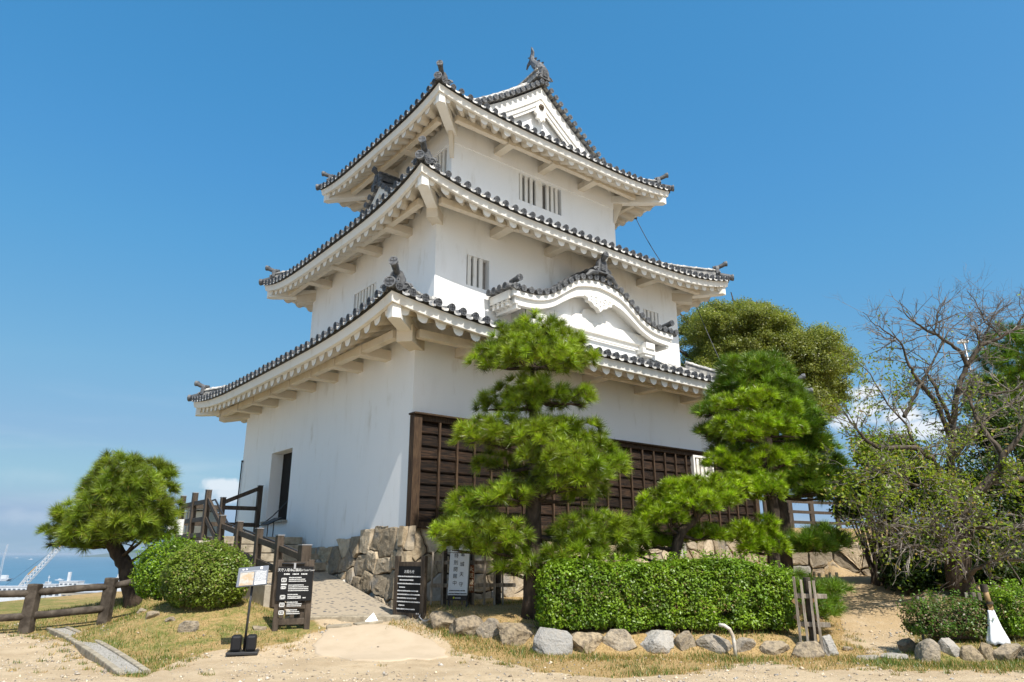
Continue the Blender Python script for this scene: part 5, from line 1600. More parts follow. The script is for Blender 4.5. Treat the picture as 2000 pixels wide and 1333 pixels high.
def folded_card():
    p = ground_at(728, 1218); t = thing('folded_card', 'small white folded card lying on the slab at the foot of the ramp', 'paper', tuple(p))
    m = MB()
    m.add([p + Vector((-.12, -.02, .03)), p + Vector((.0, -.05, .02)), p + Vector((.09, -.0, .02)), p + Vector((-.01, .08, .15)), p + Vector((.085, .005, .027)), p + Vector((-.115, -.012, .037))], [(0, 1, 3), (1, 2, 3), (2, 4, 3), (0, 3, 5)])
    obj('sheet', m, M_PAPER, t)
folded_card()
def bent_pipe():
    p = ground_at(1437, 1284); sc = .0076
    m = MB(); pts = [p + Vector((0, 0, -.05)), p + Vector((-.005, 0, .16)), p + Vector((-.015, 0, .26)), p + Vector((-.05, 0, .34)), p + Vector((-.11, .02, .385)), p + Vector((-.17, .06, .39))]
    m.tube(pts, .024, 10); tag(obj('bent_pipe', m, mat('worn_pipe', (.62, .58, .52), (.34, .27, .19), scale=7, rough=.6), loc=tuple(p), smooth=True), 'bent pale metal pipe rising from the grass in front of the hedge', 'pipe')
bent_pipe()
def broom():
    p = ground_at(1951, 1258) ; t = thing('broom', 'bamboo broom standing upright with its head wrapped in white cloth', 'broom', tuple(p))
    top = p + Vector((-.03, .05, .70)); mid = p + Vector((-.01, .02, .38))
    m = MB(); rows = []
    for z, r in ((0.0, .145), (.04, .14), (.2, .085), (.36, .05), (.40, .042)):
        c = p.lerp(mid, z / .38); c.z = p.z + z
        rows.append([c + Vector((math.cos(a) * r * (1 + .06 * math.sin(a * 7 + z * 5)), math.sin(a) * r * .6 * (1 + .06 * math.sin(a * 7)), .012 * math.sin(a * 9))) for a in np.linspace(0, 2 * math.pi, 41)[:-1]])
    m.grid(rows, closed=True); m.f.append(tuple(range(40))[::-1]); n = len(m.v); m.f.append(tuple(range(n - 40, n)))
    obj('cloth_wrap', m, M_BAG, t, smooth=True)
    for i, o in enumerate((-.022, .0, .022)):
        k = MB(); k.tube([mid + Vector((o, 0, -.02)), mid + Vector((o * .9, 0, .10))], .014, 8); obj('bamboo_strip', k, M_BAMBOO, t, smooth=True)
    k = MB(); k.tube([mid + Vector((-.004, 0, .08)), top], [.034, .036], 12); h = obj('handle', k, M_BAMBOO, t, smooth=True)
    k = MB(); k.tube([top - Vector((0, 0, .07)), top + Vector((0, 0, .03))], .045, 12); obj('handle_tip', k, M_LOG, t); 
    k = MB(); k.tube([mid + Vector((0, 0, .10)), mid + Vector((0, 0, .135))], .042, 12); obj('binding', k, M_LOG, t)
broom()
# lightning wires from the eaves, and the lamp pole behind the cherry tree
def wire(name, label, a, b, sag):
    m = MB(); a, b = Vector(a), Vector(b)
    m.tube([a.lerp(b, i / 10) - Vector((0, 0, sag * 4 * (i / 10) * (1 - i / 10))) for i in range(11)], .012, 6)
    k = a.lerp(b, .03); m.tube([k - Vector((0, 0, .04)), k + Vector((0, 0, .04))], .05, 8)
    tag(obj(name, m, M_METAL, loc=tuple(a), smooth=True), label, 'wire')
wire('lightning_wire', 'thin dark wire slanting down from the top roof corner on the right', atY(1240, 423, 22.0), atY(1298, 522, 20.6), .1)
wire('lightning_wire', 'thin pale wire slanting down from the middle roof corner across the big tree', atY(1358, 593, 21.0), atY(1424, 740, 19.6), .1)
def lamp():
    b = atY(1893, 1040, 38); tp = atY(1882, 668, 38)
    b = Vector((tp.x + .15, 38, 1.5)); t = thing('lamp_post', 'slim grey lamp post with a small head rising behind the bare cherry branches', 'lamp post', tuple(b))
    k = MB(); k.tube([b, Vector((tp.x + .1, 38, tp.z - 2)), tp], [.08, .07, .05], 8); obj('pole', k, M_STEEL, t, smooth=True)
    k = MB(); k.tube([tp + Vector((-.35, 0, -.05)), tp + Vector((.1, 0, .05)), tp + Vector((.25, 0, .02))], [.08, .12, .09], 8); obj('lamp_head', k, M_PAPER, t, smooth=True)
lamp()

def gravel():
    """loose small stones and crumbs on the sand"""
    rng = np.random.default_rng(77)
    n = 26000
    x = rng.uniform(-9, 9, n); y = rng.uniform(8.0, 13.5, n); z = H(x, y); c, g = cover(x, y, z); px, py = proj_np(x, y, z)
    pt = np.array([mnoise.noise((a * .9, b * .9, 5.0)) + .5 * mnoise.noise((a * 3.1, b * 3.1, 2.0)) for a, b in zip(x, y)])
    ok = (px > -40) & (px < 2040) & (py > 1215) & (py < 1345) & (rng.random(n) < np.clip(.30 + .9 * pt, .05, .9)) & ((c < .5) | (rng.random(n) < .25))
    x, y, z = x[ok], y[ok], z[ok]; N = len(x)
    r = rng.gamma(2.2, .0036, N) + .003
    oct_ = np.array([(1, 0, 0), (0, 1, 0), (-1, 0, 0), (0, -1, 0), (0, 0, .75), (0, 0, -.5)])
    V = np.stack([x, y, z + r * .15], 1)[:, None] + oct_[None] * r[:, None, None] * rng.uniform(.6, 1.4, (N, 6, 1)) + rng.normal(size=(N, 6, 3)) * r[:, None, None] * .15
    f = np.array([(0, 1, 4), (1, 2, 4), (2, 3, 4), (3, 0, 4), (1, 0, 5), (2, 1, 5), (3, 2, 5), (0, 3, 5)])
    Fq = (np.arange(N)[:, None, None] * 6 + f[None]).reshape(-1, 3)
    col = np.repeat(np.stack([rng.uniform(0, 1, N), rng.uniform(0, 1, N) ** 2], 1), 6, 0)
    o = np_obj('gravel', V.reshape(-1, 3), Fq, mat('gravel_stone', (.40, .31, .21), (.52, .43, .31), scale=3, attr=.5, attr_mix=(.30, .29, .27), rough=.9), col=col)
    tag(o, 'loose pebbles and crumbs scattered over the sandy ground', kind='stuff')
gravel()
# ---------------------------------------------------------------- vegetation
def unit(v): return v / np.maximum(np.linalg.norm(v, axis=-1, keepdims=True), 1e-9)
def tufts(C, D, rng, n=60, length=.14, width=.006, spread=(12, 100), bud=True):
    """needle tufts: C centres, D axes -> triangle verts, faces, colours"""
    N = len(C)
    D = unit(D)
    a = np.where(np.abs(D[:, 2:3]) < .9, np.array([[0, 0, 1.0]]), np.array([[1.0, 0, 0]]))
    X = unit(np.cross(D, a)); Y = np.cross(D, X)
    cosr = rng.uniform(math.cos(R(spread[1])), math.cos(R(spread[0])), (N, n)); sinr = np.sqrt(1 - cosr ** 2)
    ph = rng.uniform(0, 2 * np.pi, (N, n))
    nd = D[:, None] * cosr[..., None] + (X[:, None] * np.cos(ph)[..., None] + Y[:, None] * np.sin(ph)[..., None]) * sinr[..., None]
    sc = rng.uniform(.75, 1.2, (N, 1, 1))
    ln = length * sc * rng.uniform(.72, 1.08, (N, n, 1))
    base = C[:, None] - D[:, None] * rng.uniform(0, .045, (N, n, 1)) + nd * .006
    tip = base + nd * ln + np.array([0, 0, -1.0]) * ln * .06
    sd = unit(np.cross(nd, rng.normal(size=(N, n, 3)))) * width * .5
    V = np.stack([base - sd, base + sd, tip], 2).reshape(-1, 3)
    Fq = np.arange(len(V)).reshape(-1, 3)
    tone = np.repeat(np.clip(rng.normal(.48, .30, (N, 1)) + rng.normal(0, .12, (N, n)), 0, 1).reshape(-1, 1), 3, 0)
    dry = np.repeat((rng.random((N, n)) < .035).astype(float).reshape(-1, 1), 3, 0)
    col = np.concatenate([tone, dry], 1)
    if bud:
        m = rng.random(N) < .5
        b0 = C[m]; d = D[m]; x = X[m] * .009
        Vb = np.stack([b0 - x, b0 + x, b0 + d * .05], 1).reshape(-1, 3)
        Fq = np.concatenate([Fq, np.arange(len(Vb)).reshape(-1, 3) + len(V)]); V = np.concatenate([V, Vb])
        col = np.concatenate([col, np.tile([[1.0, 1.0]], (len(Vb), 1))])
    return V, Fq, col
def ellip_pts(rng, n, c, r, zlo=-.35, shell=(.72, 1.0)):
    d = unit(rng.normal(size=(n * 3, 3)) * np.array([1, 1, .9])); d = d[d[:, 2] > zlo][:n]
    return np.array(c) + d * np.array(r) * rng.uniform(shell[0], shell[1], (len(d), 1)), d
def px_pad(px, py, rx, ry, Y, dz=.85):
    """pad of needles given as its place and size in the photo at depth Y"""
    c = atY(px, py, Y); sc = (Y * math.cos(TH) + (c.z - EYE) * math.sin(TH)) / 1379.98
    return (tuple(c), (rx * sc, rx * sc * dz, ry * sc))
def pine(name, label, trunk, rad, pads, m, dens=34, length=.145, width=.0062, n=60, seed=1, spread=(12, 100), limbs=(), up=.75, group='pine trees'):
    rng = np.random.default_rng(seed)
    base = trunk[0]
    t = thing(name, label, 'pine tree', tuple(base), group=group)
    mb = MB()
    pts = [Vector(p) for p in trunk]
    fine = []; rr = []
    for i in range(len(pts) - 1):
        for k in range(5):
            fine.append(pts[i].lerp(pts[i + 1], k / 5) + Vector((random.uniform(-.012, .012), random.uniform(-.012, .012), 0)))
            rr.append((rad[i] + (rad[i + 1] - rad[i]) * k / 5) * random.uniform(.94, 1.06))
    fine.append(pts[-1]); rr.append(rad[-1])
    fine[0] = fine[0] - Vector((0, 0, .15)); rr[0] *= 1.25
    mb.tube(fine, rr, 12)
    tr = obj('trunk', mb, M_BARK, t, smooth=True)
    CC, DD = [], []
    for ci, (c, r) in enumerate(pads):
        c = np.array(c); area = (r[0] * r[1] + r[0] * r[2] + r[1] * r[2]) * 4
        k = max(6, int(dens * area))
        P, d = ellip_pts(rng, k, c, r)
        Dn = unit(d * np.array([.9, .9, .6]) + np.array([0, 0, up]) + rng.normal(size=P.shape) * .28)
        CC.append(P); DD.append(Dn)
        P2, d2 = ellip_pts(rng, int(k * .30), c, r, -.7, (.2, .68))
        CC.append(P2); DD.append(unit(d2 * np.array([1, 1, .5]) + np.array([0, 0, up * .4]) + rng.normal(size=P2.shape) * .35))
        # bough from the trunk into the pad and short twigs
        best = min(fine, key=lambda q: (Vector(c) - q).length + max(0, q.z - c[2]) * 2)
        bm_ = MB(); cv = Vector(c) - Vector((0, 0, r[2] * .35))
        midp = best.lerp(cv, .5) + Vector((0, 0, -.04)); L_ = (cv - best).length
        if L_ > .12:
            bm_.tube([best, midp, cv, cv + (cv - best).normalized() * r[0] * .4], [min(.05, .018 + .03 * L_), .026, .016, .006], 7)
            for _ in range(7):
                a = rng.uniform(-1, 1, 3) * np.array(r) * .8; q = cv + Vector(a) * 1.0; q.z = max(q.z, cv.z - .02)
                bm_.tube([midp.lerp(cv, random.uniform(.3, 1)), q], [.010, .003], 5)
            obj('bough', bm_, M_BARK, t, smooth=True)
    C, D = np.concatenate(CC), np.concatenate(DD)
    V, Fq, col = tufts(C, D, rng, n, length, width, spread)
    np_obj('crown', V, Fq, m, t, off=base, col=col)
    return t
# centre pine
Yc = 11.35
tb = gY(1042, Yc); tb2 = atY(1042, 1010, Yc); tb3 = atY(1046, 850, Yc); tb4 = atY(1040, 760, Yc); tb5 = atY(1046, 655, Yc)
PA = [(1050, 648, 48, 34, 0), (1005, 665, 44, 30, .2), (1098, 668, 46, 34, .1), (1055, 700, 80, 40, -.45), (950, 705, 38, 26, .1), (985, 700, 46, 26, .2), (1125, 705, 42, 30, 0), (1045, 700, 60, 40, .5), (1010, 690, 40, 30, -.35),
      (1015, 768, 50, 30, -.1), (965, 792, 44, 20, .35), (1060, 765, 46, 26, -.35), (1122, 778, 40, 28, .1), (1090, 785, 40, 22, .4), (1030, 790, 40, 24, -.3),
      (940, 850, 52, 30, .0), (985, 845, 48, 30, -.3), (1045, 850, 52, 28, -.55), (1100, 845, 46, 26, -.1), (1145, 850, 36, 28, .1), (1060, 850, 70, 30, .5), (960, 858, 40, 26, .3),
      (965, 908, 40, 22, .45), (1060, 890, 48, 28, -.6), (1110, 905, 60, 40, -.4), (1165, 905, 52, 44, .0), (1140, 935, 50, 34, -.35), (1190, 915, 34, 30, .2), (1030, 925, 40, 22, .5), (1085, 945, 60, 28, -.3),
      (925, 985, 46, 26, .0), (975, 975, 44, 28, -.3), (900, 1000, 30, 18, .2), (1000, 965, 36, 24, -.45), (1140, 965, 46, 24, .3),
      (885, 1040, 44, 30, .0), (930, 1035, 50, 30, -.35), (985, 1045, 48, 30, -.45), (955, 1065, 50, 28, -.2), (900, 1065, 40, 26, .1), (1000, 1080, 34, 22, -.1),
      (1130, 1040, 46, 34, -.3), (1180, 1045, 54, 36, -.1), (1220, 1050, 40, 30, .05), (1140, 1075, 50, 28, -.35), (1195, 1080, 44, 24, .1), (1095, 1085, 36, 24, -.4), (1090, 1060, 36, 22, .3),
      (1000, 1112, 34, 18, -.2), (1030, 1105, 28, 16, -.35), (1090, 1112, 26, 16, -.2)]
pine('pine_tree', 'tallest trimmed pine with cloud shaped pads before the dark timber cladding', [tb, tb2, tb3, tb4, tb5], [.165, .125, .085, .06, .025],
     [px_pad(a * 1.0, b, c * 1.06, d * 1.25, Yc + e) for a, b, c, d, e in PA], M_NEEDLE, dens=21, seed=21, length=.175, n=104, width=.0078, spread=(4, 82))
# leaning pine over the hedge
Yb = 11.9
p0 = gY(1298, Yb); PB = [(1285, 985, 40, 26, 0), (1330, 962, 48, 26, -.1), (1380, 955, 48, 26, 0), (1430, 950, 38, 26, .1), (1300, 1010, 44, 24, -.25), (1355, 985, 56, 24, -.3), (1260, 1020, 30, 24, .1), (1410, 975, 44, 22, -.1), (1355, 965, 60, 24, .4),
                         (1290, 1060, 44, 22, .3), (1260, 1050, 30, 24, .1), (1385, 1045, 40, 18, .3), (1330, 1050, 36, 16, .4), (1240, 1075, 26, 22, .1)]
pine('pine_tree', 'bright leaning pine whose bent trunk rises over the middle of the hedge', [p0, atY(1325, 1045, Yb), atY(1368, 1000, Yb), atY(1410, 968, Yb)], [.10, .085, .065, .03],
     [px_pad(a, b, c * 1.05, d * 1.2, Yb + e) for a, b, c, d, e in PB], M_NEEDLE_B, dens=48, seed=22, length=.125, n=70, width=.0084, spread=(5, 75), up=1.2)
# bright layered pine and the deeper green one behind it
Yd = 12.7
p0 = gY(1512, Yd)
PD = [(1435, 792, 46, 20, 0), (1480, 778, 44, 20, 0), (1520, 800, 40, 26, .1), (1440, 835, 50, 24, -.1), (1490, 830, 50, 24, -.2), (1535, 840, 38, 30, 0), (1460, 850, 40, 22, -.3), (1410, 905, 36, 26, -.1), (1445, 915, 34, 22, -.2),
      (1490, 900, 46, 24, -.1), (1535, 895, 32, 24, .1), (1500, 955, 40, 30, -.3), (1470, 960, 34, 26, -.1), (1455, 1045, 36, 26, -.2), (1490, 1040, 34, 30, -.1), (1510, 1070, 32, 26, .0), (1470, 1070, 34, 22, -.2)]
pine('pine_tree', 'bright yellow green pine in flat layers at the right end of the timber cladding', [p0, atY(1510, 1000, Yd), atY(1490, 860, Yd), atY(1475, 790, Yd)], [.12, .10, .06, .02],
     [px_pad(a, b, c * 1.05, d * 1.2, Yd + e) for a, b, c, d, e in PD], M_NEEDLE_B, dens=46, seed=23, length=.135, n=70, width=.0088, spread=(5, 75), up=1.2)
Ye = 13.6
p0 = gY(1540, Ye)
PE = [(1470, 720, 46, 24, 0), (1440, 735, 40, 36, .1), (1500, 730, 44, 34, .1), (1475, 760, 70, 44, .0), (1530, 770, 34, 36, .2), (1420, 770, 36, 30, .2), (1400, 800, 30, 16, 0), (1410, 850, 34, 18, .1), (1395, 845, 22, 14, 0), (1555, 840, 40, 44, 0), (1585, 870, 36, 34, .1),
      (1560, 920, 44, 44, -.1), (1600, 940, 40, 34, 0), (1628, 950, 34, 24, 0), (1570, 955, 44, 26, -.2), (1520, 940, 40, 34, .2), (1615, 968, 34, 16, .0), (1440, 880, 50, 34, .4), (1480, 930, 60, 40, .5), (1545, 880, 50, 50, .4), (1575, 825, 38, 34, .1), (1605, 895, 40, 34, .1), (1548, 795, 36, 34, .2), (1385, 806, 26, 14, .0), (1378, 848, 22, 12, .1), (1635, 925, 26, 22, .1),
      (1570, 1056, 40, 20, -.4), (1610, 1055, 40, 22, -.3), (1640, 1062, 26, 16, -.2), (1590, 1070, 40, 16, -.4)]
pine('pine_tree', 'deep green pine standing behind the bright layered one, its top against the big tree', [p0, atY(1530, 1000, Ye), atY(1500, 860, Ye), atY(1475, 730, Ye)], [.14, .11, .08, .03],
     [px_pad(a, b, c * 1.05, d * 1.15, Ye + e) for a, b, c, d, e in PE], M_NEEDLE_D, dens=32, seed=24, length=.21, n=76, width=.0095, spread=(5, 70), up=1.1)
Yf = 11.6
p0 = gY(1590, Yf)
PF = [(1552, 1132, 30, 14, .3), (1622, 1150, 34, 16, .3), (1590, 1170, 50, 26, .1), (1570, 1150, 34, 16, 0), (1605, 1160, 40, 20, .1), (1575, 1188, 40, 26, -.2), (1622, 1190, 30, 24, 0), (1642, 1150, 20, 12, .2), (1600, 1200, 34, 20, -.2)]
pine('pine_tree', 'low young pine bush behind the grey stick gate end beside the sandy path', [p0, atY(1592, 1170, Yf), atY(1590, 1130, Yf)], [.05, .04, .02],
     [px_pad(a, b, c, d, Yf + e) for a, b, c, d, e in PF], M_NEEDLE_D, dens=40, seed=25, length=.17, n=54, width=.0066, spread=(5, 80), up=1.0)
# left pine
Yl = 14.1
p0 = gY(258, Yl); PL = [(235, 912, 50, 28, 0), (205, 928, 34, 26, .1), (285, 922, 46, 28, .1), (325, 925, 24, 20, .0), (255, 945, 66, 36, -.4), (310, 955, 34, 26, -.1), (190, 972, 36, 22, .1), (225, 975, 60, 32, -.5), (280, 985, 56, 36, -.5), (150, 1005, 44, 28, .0), (190, 1005, 56, 30, -.5), (250, 1015, 60, 34, -.6), (305, 1020, 40, 30, -.3),
                         (335, 1000, 24, 24, .0), (120, 1035, 36, 26, .0), (165, 1040, 46, 28, -.45), (215, 1045, 50, 28, -.6), (110, 1058, 26, 18, .0), (150, 1062, 40, 18, -.2), (190, 1062, 44, 16, -.1), (265, 1050, 44, 22, -.5), (310, 1048, 36, 18, -.1), (240, 960, 80, 44, .6), (200, 1020, 80, 40, .6), (280, 1020, 60, 40, .5)]
pine('pine_tree', 'dark rounded pine on a bent bare trunk at the left edge of the hilltop', [p0, atY(245, 1105, Yl), atY(222, 1065, Yl), atY(215, 1030, Yl), atY(240, 960, Yl)], [.15, .14, .125, .10, .05],
     [px_pad(a, b, c * .95, d * .95, Yl + e) for a, b, c, d, e in PL], M_NEEDLE_L, dens=21, seed=26, length=.20, n=100, width=.0090, spread=(4, 82))
Yr = 24
p0 = gY(2010, Yr)
PR = [(1960, 660, 34, 30, 0), (1990, 690, 40, 34, 0), (1940, 700, 40, 30, 0), (1970, 740, 60, 40, 0), (1925, 760, 40, 30, 0), (2010, 660, 30, 30, 0), (2030, 740, 60, 60, 0), (1950, 790, 60, 40, 0), (2000, 820, 70, 40, .5), (1940, 850, 60, 34, .5), (2060, 700, 50, 60, .5)]
pine('pine_tree', 'tall dark pine far behind the bare cherry at the right edge', [p0, atY(2010, 900, Yr), atY(1985, 680, Yr)], [.25, .2, .06],
     [px_pad(a, b, c, d, Yr + e) for a, b, c, d, e in PR], M_NEEDLE_D, dens=10, seed=27, length=.34, n=46, width=.016, spread=(5, 80))

# ---- leaves
def leaf_quads(P, nrm, rng, ln, wd, jit=.7, tone=None, brown=.04):
    N = len(P)
    up = unit(nrm + rng.normal(size=(N, 3)) * jit)
    t = unit(np.cross(up, rng.normal(size=(N, 3)))); b = np.cross(up, t)
    l = (ln * rng.uniform(.7, 1.2, (N, 1))); w = (wd * rng.uniform(.75, 1.15, (N, 1)))
    bend = up * l * .12
    V = np.stack([P - t * l * .5, P + b * w * .5 + bend * .3, P + t * l * .5 - bend, P - b * w * .5 + bend * .3], 1).reshape(-1, 3)
    tn = rng.normal(.5, .22, (N, 1)) if tone is None else np.clip(tone.reshape(-1, 1) + rng.normal(0, .16, (N, 1)), 0, 1)
    br = (rng.random((N, 1)) < brown).astype(float) * rng.uniform(.5, 1, (N, 1))
    col = np.repeat(np.concatenate([np.clip(tn, 0, 1), br], 1), 4, 0)
    return V, np.arange(N * 4).reshape(-1, 4), col
def vnoise(P, s, seed):
    return np.array([mnoise.noise((p[0] * s + seed, p[1] * s, p[2] * s)) for p in P])
def shrub(name, label, cat, base, shape, n, m, ln, wd, seed, group=None, brown=.04, twigs=60, core=True, hole=None, lift=.0, shoots=0, depth=.16, twig_m=None, keep=1.0):
    """shape(u) -> (points, normals) on the shrub's clipped surface, world space"""
    rng = np.random.default_rng(seed)
    t = thing(name, label, cat, tuple(base), group=group)
    P, Nn = shape(rng, n)
    dpt = np.where(rng.random((len(P), 1)) < .16, rng.uniform(depth * .8, .42, (len(P), 1)), rng.beta(1.1, 2.0, (len(P), 1)) * depth)
    bump = vnoise(P, 3.2, seed)[:, None] * .045 + vnoise(P, 9, seed + 3)[:, None] * .022
    Q = P + Nn * (bump - dpt)
    msk = np.ones(len(Q), bool)
    gapn = vnoise(P, 5.5, seed + 9)
    msk &= ~((gapn > .40) & (dpt[:, 0] < .07))
    if keep < 1: msk &= rng.random(len(Q)) < (keep + .5 * (vnoise(P, 2.2, seed + 5) > .0))
    if hole is not None: msk &= ~hole(Q)
    Q, N2 = Q[msk], Nn[msk]
    ton = .5 + vnoise(Q, 4.5, seed + 20) * .6
    V, Fq, col = leaf_quads(Q, N2 + np.array([0, 0, .95]), rng, ln, wd, .62, ton, brown)
    if shoots:
        Ps, Ns = shape(rng, shoots); 
        k = 6; PP = (Ps[:, None] + (Ns * .5 + np.array([0, 0, .8]))[:, None] * np.linspace(0, .085, k)[None, :, None] + rng.normal(size=(len(Ps), k, 3)) * .010).reshape(-1, 3)
        V2, F2, c2 = leaf_quads(PP, np.repeat(Ns, k, 0) + np.array([0, 0, .3]), rng, ln * 1.05, wd, .9, np.full(len(PP), .72), .01)
        Fq = np.concatenate([Fq, F2 + len(V)]); V = np.concatenate([V, V2]); col = np.concatenate([col, c2])
    np_obj('leaves', V, Fq, m, t, off=base, col=col)
    mb = MB(); Pc, Nc = shape(rng, twigs)
    for p, q in zip(Pc, Nc):
        a = Vector(p - q * .17); b = Vector(base) + Vector((a.x - base[0], a.y - base[1], 0)) * .55 + Vector((0, 0, .05))
        mb.tube([b, b.lerp(a, .6) + Vector((random.uniform(-.04, .04), random.uniform(-.04, .04), .02)), a], [.010, .006, .003], 5)
    obj('twigs', mb, twig_m or M_BARK, t)
    return t
def box_shape(x0, x1, y0, y1, z0, z1, rnd=.22, y_of=None, zt_of=None):
    def f(rng, n):
        c = np.array([(x0 + x1) / 2, (y0 + y1) / 2, (z0 + z1) / 2]); h = np.array([(x1 - x0) / 2, (y1 - y0) / 2, (z1 - z0) / 2])
        A = np.array([h[1] * h[2], h[1] * h[2], h[0] * h[2], h[0] * h[2] * .35, h[0] * h[1] * 1.15, 0]); A = A / A.sum()
        f_ = rng.choice(6, n, p=A); q = rng.uniform(-1, 1, (n, 3))
        for i, (ax, s) in enumerate(((0, -1), (0, 1), (1, -1), (1, 1), (2, 1), (2, -1))): q[f_ == i, ax] = s
        P = q * h
        inner = np.clip(P, -(h - rnd), h - rnd); d = P - inner; l = np.linalg.norm(d, axis=1, keepdims=True)
        N_ = d / np.maximum(l, 1e-6); P = inner + N_ * np.minimum(l, rnd)
        P = P + c
        if zt_of is not None: P[:, 2] = z0 + (P[:, 2] - z0) * zt_of(P[:, 0])
        if y_of is not None: P[:, 1] += y_of(P[:, 0])
        return P, N_
    return f
def dome_shape(c, r, zlo=-.5, e=1.0):
    def f(rng, n):
        d = unit(rng.normal(size=(n * 3, 3))); d = d[d[:, 2] > zlo][:n]
        return np.array(c) + d * np.array(r), unit(d / np.array(r))
    return f
hb = gY(1300, 10.75)
zt = lambda x: 1 - .10 * ss(3.2, 3.95, x) + .03 * np.sin(x * 2.6) - .10 * (1 - ss(.3, .8, x))
hx0, hx1 = atY(1052, 1200, 10.5).x, atY(1560, 1200, 10.5).x
shrub('clipped_hedge', 'long bright green clipped hedge behind the row of boulders', 'hedge', (hb.x, 10.9, .2), box_shape(hx0, hx1, 10.38, 11.35, .22, 1.21, .24, None, zt), 74000, M_HEDGE, .048, .026, 31,
      shoots=420, hole=lambda Q: ((Q[:, 0] - atY(1418, 1180, 10.4).x) ** 2 / .09 ** 2 + (Q[:, 2] - .50) ** 2 / .08 ** 2 < 1) & (Q[:, 1] < 10.52), twigs=160, depth=.20)
s1 = gY(335, 12.75)
c1 = atY(345, 1119, 12.75); sc1 = 12.9 / 1379.98
shrub('round_shrub', 'bright green round clipped shrub behind the darker one, beside the bent pine trunk', 'shrub', (c1.x, 12.75, hz(c1.x, 12.75)), dome_shape((c1.x, 12.75, c1.z), (76 * sc1, .62, 60 * sc1), -.75), 18000, M_HEDGE, .046, .025, 32, shoots=260)
c2 = atY(403, 1128, 12.0); sc2 = 12.1 / 1379.98
shrub('round_shrub', 'large darker round shrub with brownish twigs, left of the stone steps', 'shrub', (c2.x, 12.0, hz(c2.x, 12.0)), dome_shape((c2.x, 12.0, c2.z), (80 * sc2, .62, 64 * sc2), -.8), 20000, M_SHRUB2, .046, .026, 33, brown=.09, shoots=120, twigs=140)
c3 = atY(1862, 1212, 10.15); sc3 = 10.2 / 1379.98
shrub('sparse_shrub', 'half bare brown and green clipped shrub beside the white wrapped broom', 'shrub', (c3.x, 10.15, hz(c3.x, 10.15)), box_shape(c3.x - 78 * sc3, c3.x + 72 * sc3, 9.95, 10.55, hz(c3.x, 10.15) + .02, c3.z + 38 * sc3, .20), 15000, M_DRYSH, .040, .022, 34, brown=.42, twigs=480, twig_m=M_BARK2, shoots=90, keep=.42)
c4 = atY(2010, 1200, 10.2)
shrub('clipped_hedge', 'green clipped shrub at the right edge of the photo beyond the broom', 'hedge', (c4.x, 10.3, hz(c4.x, 10.3)), box_shape(atY(1955, 1200, 10.2).x, atY(2110, 1200, 10.2).x, 10.05, 10.9, hz(c4.x, 10.2), atY(1990, 1150, 10.2).z, .2), 14000, M_HEDGE, .040, .021, 35, shoots=300)
# little plant between stones under the pine, and vine on the hedge
def sprig():
    p = gY(1050, 10.7, 1225); rng = np.random.default_rng(3)
    t = thing('leafy_sprig', 'small leafy sprig growing between the boulders at the pine trunk', 'plant', tuple(p))
    mb = MB(); Ps = []
    for a in range(4):
        e = p + Vector((random.uniform(-.16, .10), random.uniform(-.05, .05), random.uniform(.10, .22))); mb.tube([p, p.lerp(e, .5) + Vector((0, 0, .03)), e], [.005, .004, .002], 5)
        for k in range(12): Ps.append(np.array(p.lerp(e, .3 + .7 * k / 12)) + rng.normal(size=3) * .012)
    obj('stem', mb, M_BARK2, t)
    V, Fq, col = leaf_quads(np.array(Ps), np.tile([[0, 0, 1.0]], (len(Ps), 1)), rng, .04, .018); np_obj('leaves', V, Fq, M_SHRUB2, t, off=p, col=col)
sprig()

